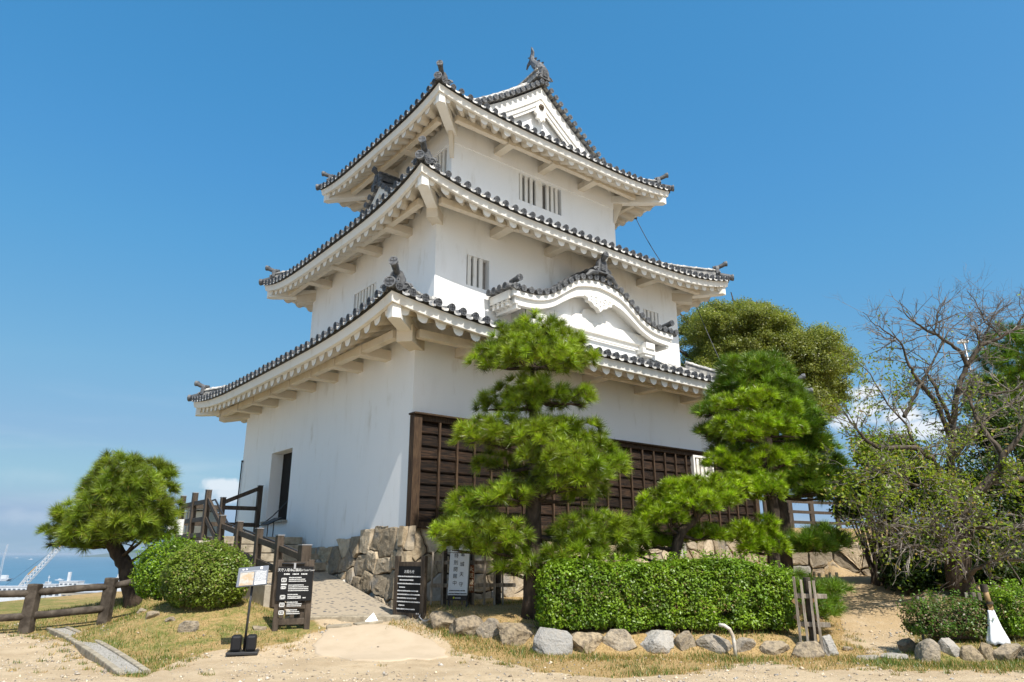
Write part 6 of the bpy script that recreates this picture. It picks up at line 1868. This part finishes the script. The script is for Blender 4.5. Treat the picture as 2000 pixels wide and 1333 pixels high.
# ---- big evergreen broadleaf behind the castle
def big_tree():
    rng = np.random.default_rng(41)
    Y0 = 31.0; base = gY(1500, Y0); base = Vector((atY(1500, 900, Y0).x, Y0, 1.6))
    t = thing('camphor_tree', 'huge round leafy evergreen tree rising behind the right side of the castle', 'tree', tuple(base))
    L = [(1400, 655, 56, 46), (1440, 625, 54, 34), (1390, 625, 36, 26), (1485, 632, 48, 38), (1360, 640, 30, 34), (1350, 690, 30, 44), (1425, 700, 60, 46), (1480, 690, 56, 40), (1530, 668, 40, 36), (1540, 700, 44, 34), (1575, 690, 40, 34), (1605, 680, 40, 34), (1630, 700, 30, 32), (1600, 725, 46, 36), (1560, 740, 50, 34), (1625, 755, 28, 36), (1590, 780, 40, 40), (1615, 800, 26, 26), (1500, 745, 60, 36), (1440, 750, 50, 40), (1380, 740, 40, 34), (1545, 800, 40, 40), (1570, 830, 34, 30)]
    mb = MB(); top = atY(1500, 760, Y0)
    mb.tube([base - Vector((0, 0, .5)), base.lerp(top, .4), top], [.55, .42, .30], 12); tr = obj('trunk', mb, M_BARK, t, smooth=True)
    C, Nn, T = [], [], []
    for i, (px, py, rx, ry) in enumerate(L):
        for dY in ((0, -1.6, 1.3) if rx > 38 else (0, 1.0)):
            c = np.array(atY(px + rng.uniform(-12, 12), py + rng.uniform(-8, 8), Y0 + dY)); sc = (Y0 + 4) / 1379.98
            r = np.array([rx * sc, rx * sc * .9, ry * sc]) * (1 if dY == 0 else .8)
            if dY == 0:
                bm_ = MB(); cv = Vector(c); st = base.lerp(top, rng.uniform(.75, 1)); md = st.lerp(cv, .5) + Vector((0, 0, -.25))
                bm_.tube([st, md, cv, cv + (cv - md) * .5], [.18, .12, .07, .02], 7)
                for _ in range(5):
                    q = c + rng.uniform(-.9, .9, 3) * r; bm_.tube([md.lerp(cv, random.uniform(.3, 1)), Vector(q)], [.05, .012], 5)
                obj('bough', bm_, M_BARK, t, smooth=True)
            # sub clumps on each lobe
            ks = int(16 * (rx / 45) ** 2) + 6
            P, d = ellip_pts(rng, ks, c, r, -.8, (.55, 1.0))
            for p, dd in zip(P, d):
                n = int(330 * rng.uniform(.6, 1.3)); rr = rng.uniform(.38, .66)
                q, qd = ellip_pts(rng, n, p, (rr * 1.1, rr * 1.1, rr * .72), -.6, (.25, 1.0))
                C.append(q); Nn.append(qd + dd * .4 + np.array([0, 0, .5])); T.append(np.full(len(q), np.clip(rng.normal(.5, .2), .1, .9)))
    C, Nn, T = np.concatenate(C), np.concatenate(Nn), np.concatenate(T)
    V, Fq, col = leaf_quads(C, Nn, rng, .090, .052, .8, T, .06)
    np_obj('crown', V, Fq, M_CAMPH, t, off=base, col=col)
    return len(C)
big_tree()

# ---- old cherry tree, half bare
def cherry():
    rng = np.random.default_rng(51)
    Y0 = 13.3; base = gY(1884, Y0)
    t = thing('cherry_tree', 'spreading half bare cherry tree with crooked limbs and sparse yellowing leaves', 'tree', tuple(base))
    def P(px, py, dy): return atY(px, py, Y0 + dy)
    limbs = [
        ([(1884, 1165, 0), (1872, 1120, 0), (1870, 1075, 0), (1880, 1030, .1)], [.25, .215, .19, .17]),
        ([(1880, 1030, .1), (1898, 972, .1), (1930, 942, 0), (1952, 915, -.1), (1960, 888, -.2), (1985, 862, -.3), (2010, 815, -.4)], [.14, .13, .11, .10, .085, .06, .03]),
        ([(1960, 888, -.2), (1935, 858, -.1), (1908, 820, 0), (1896, 780, .1), (1870, 755, .1)], [.065, .055, .045, .03, .012]),
        ([(1930, 942, 0), (1970, 938, .3), (2020, 935, .5), (2080, 900, .6)], [.08, .07, .06, .03]),
        ([(1880, 1030, .1), (1858, 985, .2), (1838, 935, .1), (1818, 895, .0), (1790, 876, -.1), (1750, 874, -.2), (1712, 872, -.3), (1690, 860, -.3), (1672, 836, -.4), (1668, 822, -.4)], [.12, .10, .08, .075, .065, .06, .05, .04, .025, .01]),
        ([(1872, 1060, .1), (1862, 980, .5), (1858, 900, .6), (1862, 830, .6), (1872, 760, .5), (1888, 718, .5), (1905, 690, .4), (1918, 674, .4), (1955, 660, .3), (1985, 640, .2), (2010, 600, .2)], [.14, .12, .10, .085, .07, .065, .055, .05, .035, .025, .01]),
        ([(1918, 674, .4), (1930, 640, .5), (1945, 612, .5), (1965, 597, .5)], [.03, .022, .015, .006]),
        ([(1890, 718, .5), (1878, 690, .4), (1852, 668, .3), (1818, 650, .2), (1790, 632, .1), (1765, 612, 0), (1752, 602, 0)], [.05, .045, .035, .028, .02, .012, .006]),
        ([(1828, 655, .2), (1828, 625, .2), (1836, 600, .2), (1872, 578, .2)], [.02, .015, .01, .004]),
        ([(1858, 860, .6), (1835, 800, .4), (1815, 770, .4), (1790, 740, .3), (1776, 715, .2), (1760, 672, .1), (1738, 652, 0), (1710, 634, 0), (1685, 610, 0)], [.07, .055, .05, .04, .03, .022, .016, .01, .005]),
        ([(1766, 815, .3), (1780, 790, .3), (1798, 752, .3), (1812, 725, .4), (1830, 690, .4), (1850, 650, .5), (1905, 600, .5)], [.05, .045, .035, .028, .02, .012, .005]),
        ([(1862, 830, .6), (1845, 795, .5), (1820, 745, .4), (1805, 722, .4)], [.055, .045, .035, .02]),
        ([(1955, 660, .3), (1925, 630, .4), (1905, 590, .5), (1888, 565, .5)], [.02, .015, .01, .004]),
        ([(1915, 678, .4), (1908, 655, .3), (1905, 640, .3), (1945, 618, .2)], [.03, .02, .015, .004]),
        ([(1885, 1095, -.1), (1850, 1070, -.3), (1822, 1080, -.5), (1795, 1065, -.6), (1760, 1068, -.7), (1720, 1060, -.8)], [.06, .05, .045, .03, .018, .006]),
        ([(1884, 1135, -.2), (1905, 1112, -.4), (1935, 1098, -.6), (1975, 1092, -.8), (2020, 1095, -.9)], [.055, .045, .035, .025, .015]),
        ([(1872, 1070, 0), (1830, 1040, -.3), (1780, 1030, -.6), (1730, 1025, -.9), (1680, 1010, -1.1)], [.05, .04, .03, .02, .008]),
        ([(1880, 1030, .1), (1920, 1030, -.4), (1970, 1035, -.8), (2040, 1030, -1.1)], [.05, .04, .03, .015]),
        ([(1838, 935, .1), (1795, 950, -.4), (1745, 930, -.8), (1690, 920, -1.0), (1650, 915, -1.1)], [.045, .035, .025, .015, .006]),
        ([(1872, 760, .5), (1925, 770, .2), (1975, 765, 0), (2030, 740, -.2)], [.04, .03, .022, .01]),
        ([(1858, 900, .6), (1900, 850, 1.0), (1950, 800, 1.2), (2000, 780, 1.4)], [.05, .04, .03, .015]),
        ([(1790, 876, -.1), (1770, 830, 0), (1735, 790, .1), (1700, 730, .1), (1665, 700, .1)], [.03, .024, .018, .012, .005]),
    ]
    segs = []
    mb0 = MB()
    for li, (pl, rr) in enumerate(limbs):
        if li: rr = [q * (.74 if q > .05 else .85) for q in rr]
        pts = [P(*q) for q in pl]; fine = []; fr = []
        for i in range(len(pts) - 1):
            for k in range(4):
                fine.append(pts[i].lerp(pts[i + 1], k / 4) + Vector(rng.normal(size=3) * .010)); fr.append(rr[i] + (rr[i + 1] - rr[i]) * k / 4)
        fine.append(pts[-1]); fr.append(rr[-1])
        fine[0] = pts[0]
        if li == 0: fine[0] = pts[0] - Vector((0, 0, .2)); fr[0] *= 1.2
        mb = MB(); mb.tube(fine, fr, 9)
        obj('trunk' if li == 0 else 'limb', mb, M_BARK2 if li else M_BARK, t, smooth=True)
        if li: segs += [(a, b, r) for a, b, r in zip(fine[:-1], fine[1:], fr)]
    # twigs: repeated forking
    tw = MB(); tips = []; W_ = np.array([(min(1.0, .35 + 6 * max(0, .05 - r)) + (.45 if a.y < Y0 - .2 and a.z < 2.6 else 0)) * (a - b).length for a, b, r in segs]); W_ /= W_.sum()
    def grow(p, d, l, r, dep):
        q = p + d * l; m = p.lerp(q, .5) + Vector(rng.normal(size=3)) * l * .09
        tw.tube([p, m, q], [r, r * .8, r * .6], 4, cap=False)
        px, py = proj_np(q.x, q.y, q.z)
        tips.append((m, d, py)); tips.append((q, d, py))
        if dep > 0:
            for _ in range(rng.integers(2, 4)):
                nd = (d + Vector(rng.normal(size=3)) * .55 + Vector((0, 0, .08))).normalized()
                s = p.lerp(q, rng.uniform(.35, 1.0)); grow(s, nd, l * rng.uniform(.5, .8), r * .6, dep - 1)
    for i in rng.choice(len(segs), 560, p=W_):
        a, b, r = segs[i]; s = a.lerp(b, rng.random()); ax = (b - a).normalized()
        d = (ax * .5 + Vector(rng.normal(size=3)) * .7 + Vector((0, -.1, .15))).normalized()
        grow(s, d, rng.uniform(.22, .55), min(.012, r * .6), 2)
    obj('twigs', tw, M_TWIG, t)
    # leaves: many low in the crown, almost none at the bare top
    LP, LN, LT = [], [], []
    for q, d, py in tips:
        dens = float(np.interp(py, [620, 720, 800, 880, 960, 1060, 1120], [.01, .08, .5, 1.4, 2.6, 2.2, 1.1]))
        px_, _ = proj_np(q.x, q.y, q.z)
        if px_ < 1780 and 690 < py < 800: dens = max(dens, 1.3)
        if q.y < Y0 - .25 and py > 985: dens *= .25
        k = rng.poisson(dens)
        for _ in range(k):
            LP.append(np.array(q) + rng.normal(size=3) * .06); LN.append(rng.normal(size=3) * .6 + np.array([0, -.2, .6])); LT.append(rng.uniform(.2, .9))
    V, Fq, col = leaf_quads(np.array(LP), np.array(LN), rng, .074, .038, .6, np.array(LT), .12)
    np_obj('leaves', V, Fq, M_CHERRY, t, off=base, col=col)
    return len(LP), len(tw.v)
print('cherry', cherry())
# leafy shrubs in the shade behind the cherry
def shade_shrubs():
    spec = [(1720, 905, 60, 60, 15.6, 'leafy shrub behind the cherry, left of its trunk above the terrace wall'), (1700, 980, 60, 50, 15.2, 'dark leafy shrub under the cherry beside the terrace railing'), (1800, 960, 90, 80, 15.8, 'wide dark shrub mass behind the cherry trunk'), (1930, 980, 100, 90, 16.0, 'dark shrub mass behind the right limbs of the cherry'),
            (1790, 1090, 70, 50, 15.4, 'low dark shrub in deep shade left of the cherry trunk'), (1940, 1075, 110, 44, 15.6, 'low dark shrub in deep shade right of the cherry trunk'), (2040, 930, 90, 110, 15.8, 'tall dark shrub at the right edge behind the cherry'), (1800, 1118, 62, 34, 14.4, 'dark low shrub close behind the cherry trunk on its left'), (1955, 1112, 70, 34, 14.4, 'dark low shrub added over shaded ground right of the cherry trunk'), (2040, 1085, 60, 60, 14.6, 'dark shrub behind the hedge at the right edge'), (1960, 850, 90, 60, 17, 'leafy top of a dark bush high behind the cherry limbs')]  # low shrub right of the trunk is added to darken shaded ground
    for i, (px, py, rx, ry, Y, lb) in enumerate(spec):
        c = atY(px, py, Y); sc = (Y + .3) / 1379.98; b = (c.x, Y, hz(c.x, Y))
        rng = np.random.default_rng(60 + i)
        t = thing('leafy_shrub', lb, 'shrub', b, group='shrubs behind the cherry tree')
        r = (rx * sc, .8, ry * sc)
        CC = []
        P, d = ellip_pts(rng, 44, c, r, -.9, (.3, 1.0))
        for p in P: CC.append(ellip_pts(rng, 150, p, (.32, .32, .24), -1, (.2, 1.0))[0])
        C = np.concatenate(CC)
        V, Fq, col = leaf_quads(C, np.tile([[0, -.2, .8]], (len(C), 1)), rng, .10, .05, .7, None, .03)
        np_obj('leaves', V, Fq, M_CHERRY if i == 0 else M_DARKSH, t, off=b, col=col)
        mb = MB()
        for p in P[:16]: 
            st = Vector(b) + Vector((random.uniform(-.2, .2), random.uniform(-.2, .2), -.1)); mb.tube([st, st.lerp(Vector(p), .5) + Vector((0, 0, .1)), Vector(p)], [.035, .022, .008], 6)
        obj('stems', mb, M_BARK, t)
shade_shrubs()

# ---- grass
def grass():
    rng = np.random.default_rng(71)
    n = 420000
    x = rng.uniform(-9.5, 8.5, n); y = rng.uniform(8.3, 15.8, n)
    z = H(x, y)
    c, g = cover(x, y, z)
    px, py = proj_np(x, y, z)
    ok = (c > .5) & (px > -60) & (px < 2060) & (py > 1060) & (py < 1345)
    dx, dy = x - CX, y - CY; u, v = dx * cs + dy * sn, -dx * sn + dy * cs
    ok &= ~((u > -7.7) & (v > -5.6) & (u < 6) & (v < 5) & ((u < -5.4) | (v > -5.2)))
    x, y, z, g = x[ok], y[ok], z[ok], g[ok]
    pn = np.stack([x, y, z * 0], 1)
    big = vnoise(pn, .9, 3) + .6 * vnoise(pn, 3.1, 8)
    keep = rng.random(len(x)) < np.clip(.22 + .55 * (big + g - .35), .04, .62)
    x, y, z, g, big = x[keep], y[keep], z[keep], g[keep], big[keep]
    m = 9000; bx = rng.uniform(-1.9, 4.5, m); by = np.interp(bx, BX, BY) + rng.normal(-.28, .16, m); m2 = 3500; bx2 = rng.uniform(4.7, 8, m2); by2 = 9.62 + rng.normal(-.2, .14, m2)
    bx, by = np.concatenate([bx, bx2]), np.concatenate([by, by2]); x = np.concatenate([x, bx]); y = np.concatenate([y, by]); z = np.concatenate([z, H(bx, by)]); g = np.concatenate([g, np.full(len(bx), .35)]); big = np.concatenate([big, vnoise(np.stack([bx, by, bx * 0], 1), 1.6, 4) + .25])
    cx_ = rng.uniform(-9, 8, 2600); cy_ = rng.uniform(8.6, 12.2, 2600); cc_, _ = cover(cx_, cy_, H(cx_, cy_)); near = np.zeros(len(cx_), bool)
    for ax, ay in ((.22, 0), (-.22, 0), (0, .25), (0, -.25)):
        c2_, _ = cover(cx_ + ax, cy_ + ay, H(cx_ + ax, cy_ + ay)); near |= c2_ > .5
    sel = (cc_ < .5) & (near | (rng.random(len(cx_)) < .035)); ux, uy = cx_[sel], cy_[sel]
    bx = (ux[:, None] + rng.normal(0, .035, (len(ux), 26))).ravel(); by = (uy[:, None] + rng.normal(0, .03, (len(ux), 26))).ravel()
    px2, py2 = proj_np(bx, by, H(bx, by)); dx, dy = bx - CX, by - CY; u, v = dx * cs + dy * sn, -dx * sn + dy * cs
    okb = ~((u > -7.6) & (u < -5.4) & (v > -5.6)) & ~((px2 > 600) & (px2 < 880) & (py2 > 1210) & (py2 < 1296)); bx, by = bx[okb], by[okb]
    x = np.concatenate([x, bx]); y = np.concatenate([y, by]); z = np.concatenate([z, H(bx, by)]); g = np.concatenate([g, np.full(len(bx), .5)]); big = np.concatenate([big, vnoise(np.stack([bx, by, bx * 0], 1), 1.2, 6) + .1])
    N = len(x)
    h = rng.gamma(5, .0062, N) * (1 + .9 * np.clip(big, 0, 1)) ; a = rng.uniform(0, 2 * np.pi, N); lean = rng.uniform(.1, .9, N)
    w = rng.uniform(.0035, .0065, N)
    B = np.stack([x, y, z - .004], 1); sx = np.stack([np.cos(a), np.sin(a), a * 0], 1) * w[:, None]
    b2 = a + rng.uniform(-1, 1, N); tip = B + np.stack([np.cos(b2 + 1.57) * h * lean, np.sin(b2 + 1.57) * h * lean, h], 1)
    V = np.stack([B - sx, B + sx, tip], 1).reshape(-1, 3)
    dry = (rng.random(N) > np.clip(.30 + .62 * big + .75 * (g - .35), .06, .95)).astype(float)
    col = np.repeat(np.stack([np.clip(rng.normal(.5, .2, N), 0, 1), dry], 1), 3, 0)
    o = np_obj('grass', V, np.arange(N * 3).reshape(-1, 3), M_GRASSB, col=col); tag(o, 'short dry and green grass growing on the mound and beds', kind='stuff')
    return N
print('grass', grass())
def roof_grass():
    rng = np.random.default_rng(5)
    V = []; spots = [(1, .9, 10), (1, 1.8, 22), (1, 2.25, 20), (1, 2.9, 30), (1, 3.2, 26), (1, 4.6, 5), (0, -2.35, 16), (0, 2.9, 10), (0, 4.4, 8)]
    for k, s, n in spots:
        for _ in range(n * 3):
            ss_ = s + rng.normal() * .16; r = rng.uniform(.25, .7); u, v = side(k, 0, ss_, .08 - r); z = roof_z(k, 0, ss_, r)
            b = np.array([u, v, z]); d = np.array([rng.normal() * .5, rng.normal() * .5, 1]); d = d / np.linalg.norm(d) * rng.uniform(.10, .30)
            s_ = np.array([.004, 0, 0]); V += [b - s_, b + s_, b + d]
    V = np.array(V); W_ = np.stack([CX + V[:, 0] * cs - V[:, 1] * sn, CY + V[:, 0] * sn + V[:, 1] * cs, V[:, 2]], 1)
    o = np_obj('dry_weeds', W_, np.arange(len(W_)).reshape(-1, 3), M_DRYGR, col=np.tile([[.5, 0]], (len(W_), 1))); tag(o, 'wisps of dry weeds growing on the lower roof tiles', kind='stuff')
roof_grass()
# ---------------------------------------------------------------- town, harbour and sea below the hill
ZS = -65.0
def sheet(name, x0, x1, y0, y1, z, m, n=1, k=1):
    mb = MB(); mb.add([(x0, y0, z), (x1, y0, z), (x1, y1, z), (x0, y1, z)], [(0, 1, 2, 3)])
    return tag(obj(name, mb, m), kind='structure')
M_SEA = mat('sea_water', (.050, .135, .205), (.065, .155, .23), scale=.004, stretch=(1, .12, 1), rough=.45, spec=.35, coord='Object', bump=0)
sheet('sea', -60000, 60000, 1300, 90000, ZS, M_SEA)
sheet('town_ground', -4000, 4000, 150, 1560, -63.8, mat('harbour_ground', (.36, .34, .31), (.26, .25, .23), scale=.02, rough=.95))
def far(name, label, cat, px, Y, group=None):
    p = atY(px, 1140, Y); return thing(name, label, cat, (p.x, Y, -63.8), group=group)
def zpx(py, Y): return atY(1000, py, Y).z
M_FARW = mat('far_white_paint', (.56, .58, .60), (.48, .50, .52), scale=.1, rough=.7)
M_FARG = mat('far_grey_paint', (.45, .47, .50), (.38, .40, .43), scale=.1, rough=.7)
M_FARO = mat('far_orange_paint', (.52, .30, .09), rough=.7)
M_FARB = mat('far_blue_roof', (.10, .28, .55), rough=.7)
M_FARD = mat('far_window', (.09, .11, .14), rough=.4)
def crane():
    Y = 1120.0; t = far('harbour_crane', 'tall white and orange lattice boom crane standing in the harbour', 'crane', 30, Y)
    A, B = atY(24, 1166, Y), atY(122, 1062, Y); d = (B - A).normalized(); n = Vector((-d.z, 0, d.x)); L_ = (B - A).length
    for s, nm in ((-1, 'boom_chord'), (1, 'boom_chord')):
        for y in (-2.2, 2.2):
            m = MB(); m.tube([A + n * s * 1.2 + Vector((0, y * .5, 0)), A.lerp(B, .12) + n * s * 3.2 + Vector((0, y, 0)), A.lerp(B, .9) + n * s * 3.0 + Vector((0, y, 0)), B + n * s * 1.6 + Vector((0, y * .5, 0))], .55, 6); obj(nm, m, M_FARW, t)
    m = MB(); k = 26
    for i in range(k):
        a, b = A.lerp(B, .12 + .78 * i / k), A.lerp(B, .12 + .78 * (i + 1) / k); s = 1 if i % 2 else -1
        for y in (-2.2, 2.2): m.tube([a + n * s * 3 + Vector((0, y, 0)), b - n * s * 3 + Vector((0, y, 0))], .28, 4)
        m.tube([a + n * 3 + Vector((0, -2.2, 0)), a + n * 3 + Vector((0, 2.2, 0))], .28, 4)
    obj('boom_lattice', m, M_FARW, t)
    m = MB(); m.tube([A, A.lerp(B, .13)], 1.6, 8); m.tube([A.lerp(B, .93), B], .9, 6); obj('boom_end', m, M_FARO, t)
    m = MB(); m.tube([A.lerp(B, .10) + n * 4.2, A.lerp(B, .36) + n * 6.5], .7, 6); obj('jib_mast', m, M_FARW, t)
    m = MB(); m.tube([A.lerp(B, .36) + n * 6.2, A.lerp(B, .52) + n * 5.4], .8, 6); obj('jib_top', m, M_FARO, t)
    m = MB(); m.tube([B, atY(2, 1150, Y)], .22, 4); obj('stay_cable', m, M_FARD, t)
    m = MB(); m.box((A.x - 6, Y, -55), (26, 16, 14)); m.box((A.x - 6, Y, -62), (34, 20, 5)); obj('machine_house', m, M_FARO, t)
crane()
def float_crane():
    Y = 1900.0; t = thing('floating_crane', 'floating crane barge with a tall mast on the sea at the left edge', 'crane', tuple(atY(10, 1116, Y)) [:2] + (ZS,))
    c = atY(6, 1116, Y); q = Y * 1.05 / 1379.98
    m = MB(); m.prism([(-22 * q, 0), (14 * q, 0), (19 * q, 4 * q), (-22 * q, 4 * q)], (c.x - 2 * q, Y - 8, ZS + .3), (1, 0, 0), (0, 0, 1), (0, 1, 0), 16); obj('hull', m, M_FARG, t)
    m = MB(); m.box((c.x + 5 * q, Y, ZS + 7 * q), (10 * q, 8, 6 * q)); obj('deck_house', m, M_FARW, t)
    m = MB()
    for s in (-1, 1): m.tube([(c.x - 4 * q + s * 1.5 * q, Y, ZS + 4 * q), (c.x - 4 * q + s * 1.2 * q, Y, ZS + 33 * q), (c.x - 1 * q + s * .8 * q, Y, ZS + 62 * q)], .7, 5)
    for i in range(14): m.tube([(c.x - 5.5 * q + i * .2 * q, Y, ZS + (6 + 4 * i) * q), (c.x - 2.5 * q + i * .2 * q, Y, ZS + (9 + 4 * i) * q)], .4, 4)
    obj('mast', m, M_FARG, t)
float_crane()
def boat(name, label, px, py, Y, ln, wake=True):
    c = atY(px, py, Y); t = thing(name, label, 'boat', (c.x, Y, ZS))
    m = MB(); m.prism([(-ln / 2, 0), (ln * .38, 0), (ln / 2, ln * .09), (-ln / 2, ln * .07)], (c.x, Y - ln * .08, ZS), (1, 0, 0), (0, 0, 1), (0, 1, 0), ln * .16); obj('hull', m, M_FARW, t)
    m = MB(); m.prism([(-ln * .2, ln * .08), (ln * .14, ln * .08), (ln * .08, ln * .17), (-ln * .16, ln * .17)], (c.x, Y - ln * .05, ZS), (1, 0, 0), (0, 0, 1), (0, 1, 0), ln * .10); m.tube([(c.x - ln * .04, Y, ZS + ln * .15), (c.x - ln * .04, Y, ZS + ln * .26)], ln * .012, 5); obj('cabin', m, M_FARW, t)
boat('boat', 'small white boat crossing the sea right of the harbour crane', 119, 1122, 1950, 24)
boat('boat', 'tiny far white ship on the horizon above the crane boom', 62, 1086, 9000, 60)
boat('boat', 'tiny far white ship on the horizon at the left', 34, 1085, 12000, 60)
def ship(name, label, px, Y, w, h, tower):
    c = atY(px, 1150, Y); q = Y * 1.05 / 1379.98; t = thing(name, label, 'ship', (c.x, Y, ZS)); zb = zpx(1150, Y)
    m = MB(); m.prism([(-w / 2 * q, -8 * q), (w / 2 * q, -8 * q), (w * .56 * q, 3 * q), (-w / 2 * q, 2 * q)], (c.x, Y - 6, zb), (1, 0, 0), (0, 0, 1), (0, 1, 0), 12); obj('hull', m, M_FARW, t)
    m = MB(); m.box((c.x, Y, zb + h * .3 * q), (w * .55 * q, 9, h * .6 * q)); m.box((c.x, Y, zb + h * .75 * q), (w * .32 * q, 7, h * .4 * q)); obj('superstructure', m, M_FARW, t)
    m = MB(); m.box((c.x, Y - 4.6, zb + h * .42 * q), (w * .45 * q, .3, h * .1 * q)); m.box((c.x, Y - 3.6, zb + h * .8 * q), (w * .26 * q, .3, h * .1 * q)); obj('window_band', m, M_FARD, t)
    m = MB(); m.tube([(c.x, Y, zb + h * .9 * q), (c.x, Y, zb + tower * q)], .5, 5); m.box((c.x, Y, zb + tower * .85 * q), (4 * q, 1, .7 * q)); obj('mast', m, M_FARW, t)
ship('white_ship', 'white patrol ship with a mast moored behind the first log fence post', 92, 1330, 22, 12, 22)
ship('white_ship', 'large white ship with a tall square funnel seen beside the left pine trunk', 232, 1300, 40, 20, 26)
def funnel():
    t = bpy.data.objects['white_ship.001']; Y = 1300; q = Y * 1.05 / 1379.98; c = atY(236, 1150, Y); zb = zpx(1150, Y)
    m = MB(); m.prism([(-8 * q, 10 * q), (8 * q, 10 * q), (6 * q, 34 * q), (-5 * q, 34 * q)], (c.x, Y - 5, zb), (1, 0, 0), (0, 0, 1), (0, 1, 0), 10); obj('funnel', m, M_FARW, t)
funnel()
def block(label, px0, px1, py, Y, roof='grey', mast=None):
    a, b = atY(px0, py, Y), atY(px1, py, Y); c = (a.x + b.x) / 2; w = abs(b.x - a.x); z1 = a.z; z0 = -63.8
    t = thing('harbour_building', label, 'building', (c, Y, z0), group='buildings along the harbour')
    m = MB(); m.box((c, Y + 8, (z0 + z1) / 2), (w, 16, z1 - z0)); obj('wall', m, M_FARW if roof != 'tan' else M_CONC, t)
    m = MB(); m.box((c, Y + 8, z1 + .5), (w * 1.03, 17, 1.0)); obj('roof', m, M_FARB if roof == 'blue' else M_FARG, t)
    n = max(2, int(w / 6)); 
    for i in range(n):
        k = MB(); k.box((c - w / 2 + w * (i + .5) / n, Y - .1, z1 - 3.0), (w / n * .55, .3, 1.8)); obj('window', k, M_FARD, t)
    if mast:
        k = MB(); k.box((c - w * .1, Y + 4, z1 + mast / 2), (3.2, 3.2, mast)); obj('chimney', k, M_FARW, t)
for lb, a, b, py, Y, rf, ms in (('long white shed far left behind the log fence rail', -60, 52, 1147, 1000, 'grey', None), ('low white building right of the first log fence post', 68, 110, 1143, 1050, 'grey', None), ('white block with a tall square chimney in the harbour', 116, 152, 1137, 1040, 'grey', 13),
                                ('long pale harbour shed in the middle of the fence gap', 150, 196, 1143, 1080, 'grey', None), ('small shed with a bright blue roof near the second log fence post', 186, 198, 1141, 1060, 'blue', None),
                                ('low grey building seen under the top fence rail at left', 10, 70, 1159, 780, 'grey', None), ('pale low roofs seen under the top fence rail near the middle', 70, 130, 1156, 800, 'grey', None), ('wide white roof under the top fence rail left of the second post', 120, 190, 1158, 760, 'tan', None)):
    block(lb, a, b, py, Y, rf, ms)
def distant_hill(px0, px1, pyt, Y, seed):
    mb = MB(); rn = random.Random(seed); rows = [[], [], []]; n = 40
    for i in range(n + 1):
        px = px0 + (px1 - px0) * i / n; e = math.sin(math.pi * i / n)
        zt = zpx(1083, Y) + (zpx(pyt, Y) - zpx(1083, Y)) * e * (.6 + .4 * math.sin(i * .8 + seed) ** 2)
        p = atY(px, 1083, Y); rows[0].append((p.x, Y, ZS)); rows[1].append((p.x, Y + 900, zt)); rows[2].append((p.x, Y + 2200, ZS))
    mb.grid(rows); tag(obj('hills', mb, mat('far_hills', (.05, .085, .06), rough=.95)), kind='structure')
distant_hill(150, 420, 1070, 16000, 2)
# pale kiosk behind the landing rail and the white notice beside it
def kiosk():
    Y = 21.0; a, b = atY(356, 1022, Y), atY(398, 1022, Y); zt = atY(376, 992, Y).z; zb = hz((a.x + b.x) / 2, Y)
    t = thing('pale_shed', 'small cream walled shed with a flat grey roof seen through the landing railing', 'shed', ((a.x + b.x) / 2, Y, zb))
    m = MB(); c = (a.x + b.x) / 2; w = b.x - a.x; m.box((c, Y + .5, (zt + zb) / 2 - .1), (w, 1.0, zt - zb)); obj('wall', m, mat('cream_wall', (.66, .58, .45), (.58, .51, .40), scale=3), t)
    m = MB(); m.box((c, Y + .5, zt), (w * 1.12, 1.2, .14)); obj('roof', m, M_CONC, t)
    for q in (.18, .34):
        m = MB(); m.box((a.x + w * q, Y - .02, zt - .4), (w * .06, .04, .6)); obj('shutter_bar', m, M_FARG, t)
    Y = 16.2; p = atY(343, 1030, Y); b = (p.x, Y, hz(p.x, Y)); t = thing('white_notice', 'white square notice on a post between the left pine and the landing', 'sign', b)
    m = MB(); m.box(p, (.34, .03, .34)); obj('panel', m, M_PAPER, t)
    m = MB(); m.tube([b, (p.x, Y + .03, p.z)], .025, 8); obj('post', m, M_METAL, t)
kiosk()

# ---------------------------------------------------------------- sea air  (name=haze)
def haze(density):
    mb = MB(); mb.box((0, 34000, -24.0), (120000, 72000, 86.0))
    m = bpy.data.materials.new('sea_air'); m.use_nodes = True
    N, L = m.node_tree.nodes, m.node_tree.links; N.clear()
    o = N.new('ShaderNodeOutputMaterial'); v = N.new('ShaderNodeVolumePrincipled')
    v.inputs['Color'].default_value = (.80, .90, 1.0, 1); v.inputs['Density'].default_value = density; v.inputs['Anisotropy'].default_value = .2
    L.new(v.outputs[0], o.inputs['Volume'])
    tag(obj('haze', mb, m), kind='stuff')
haze(3.6e-5)
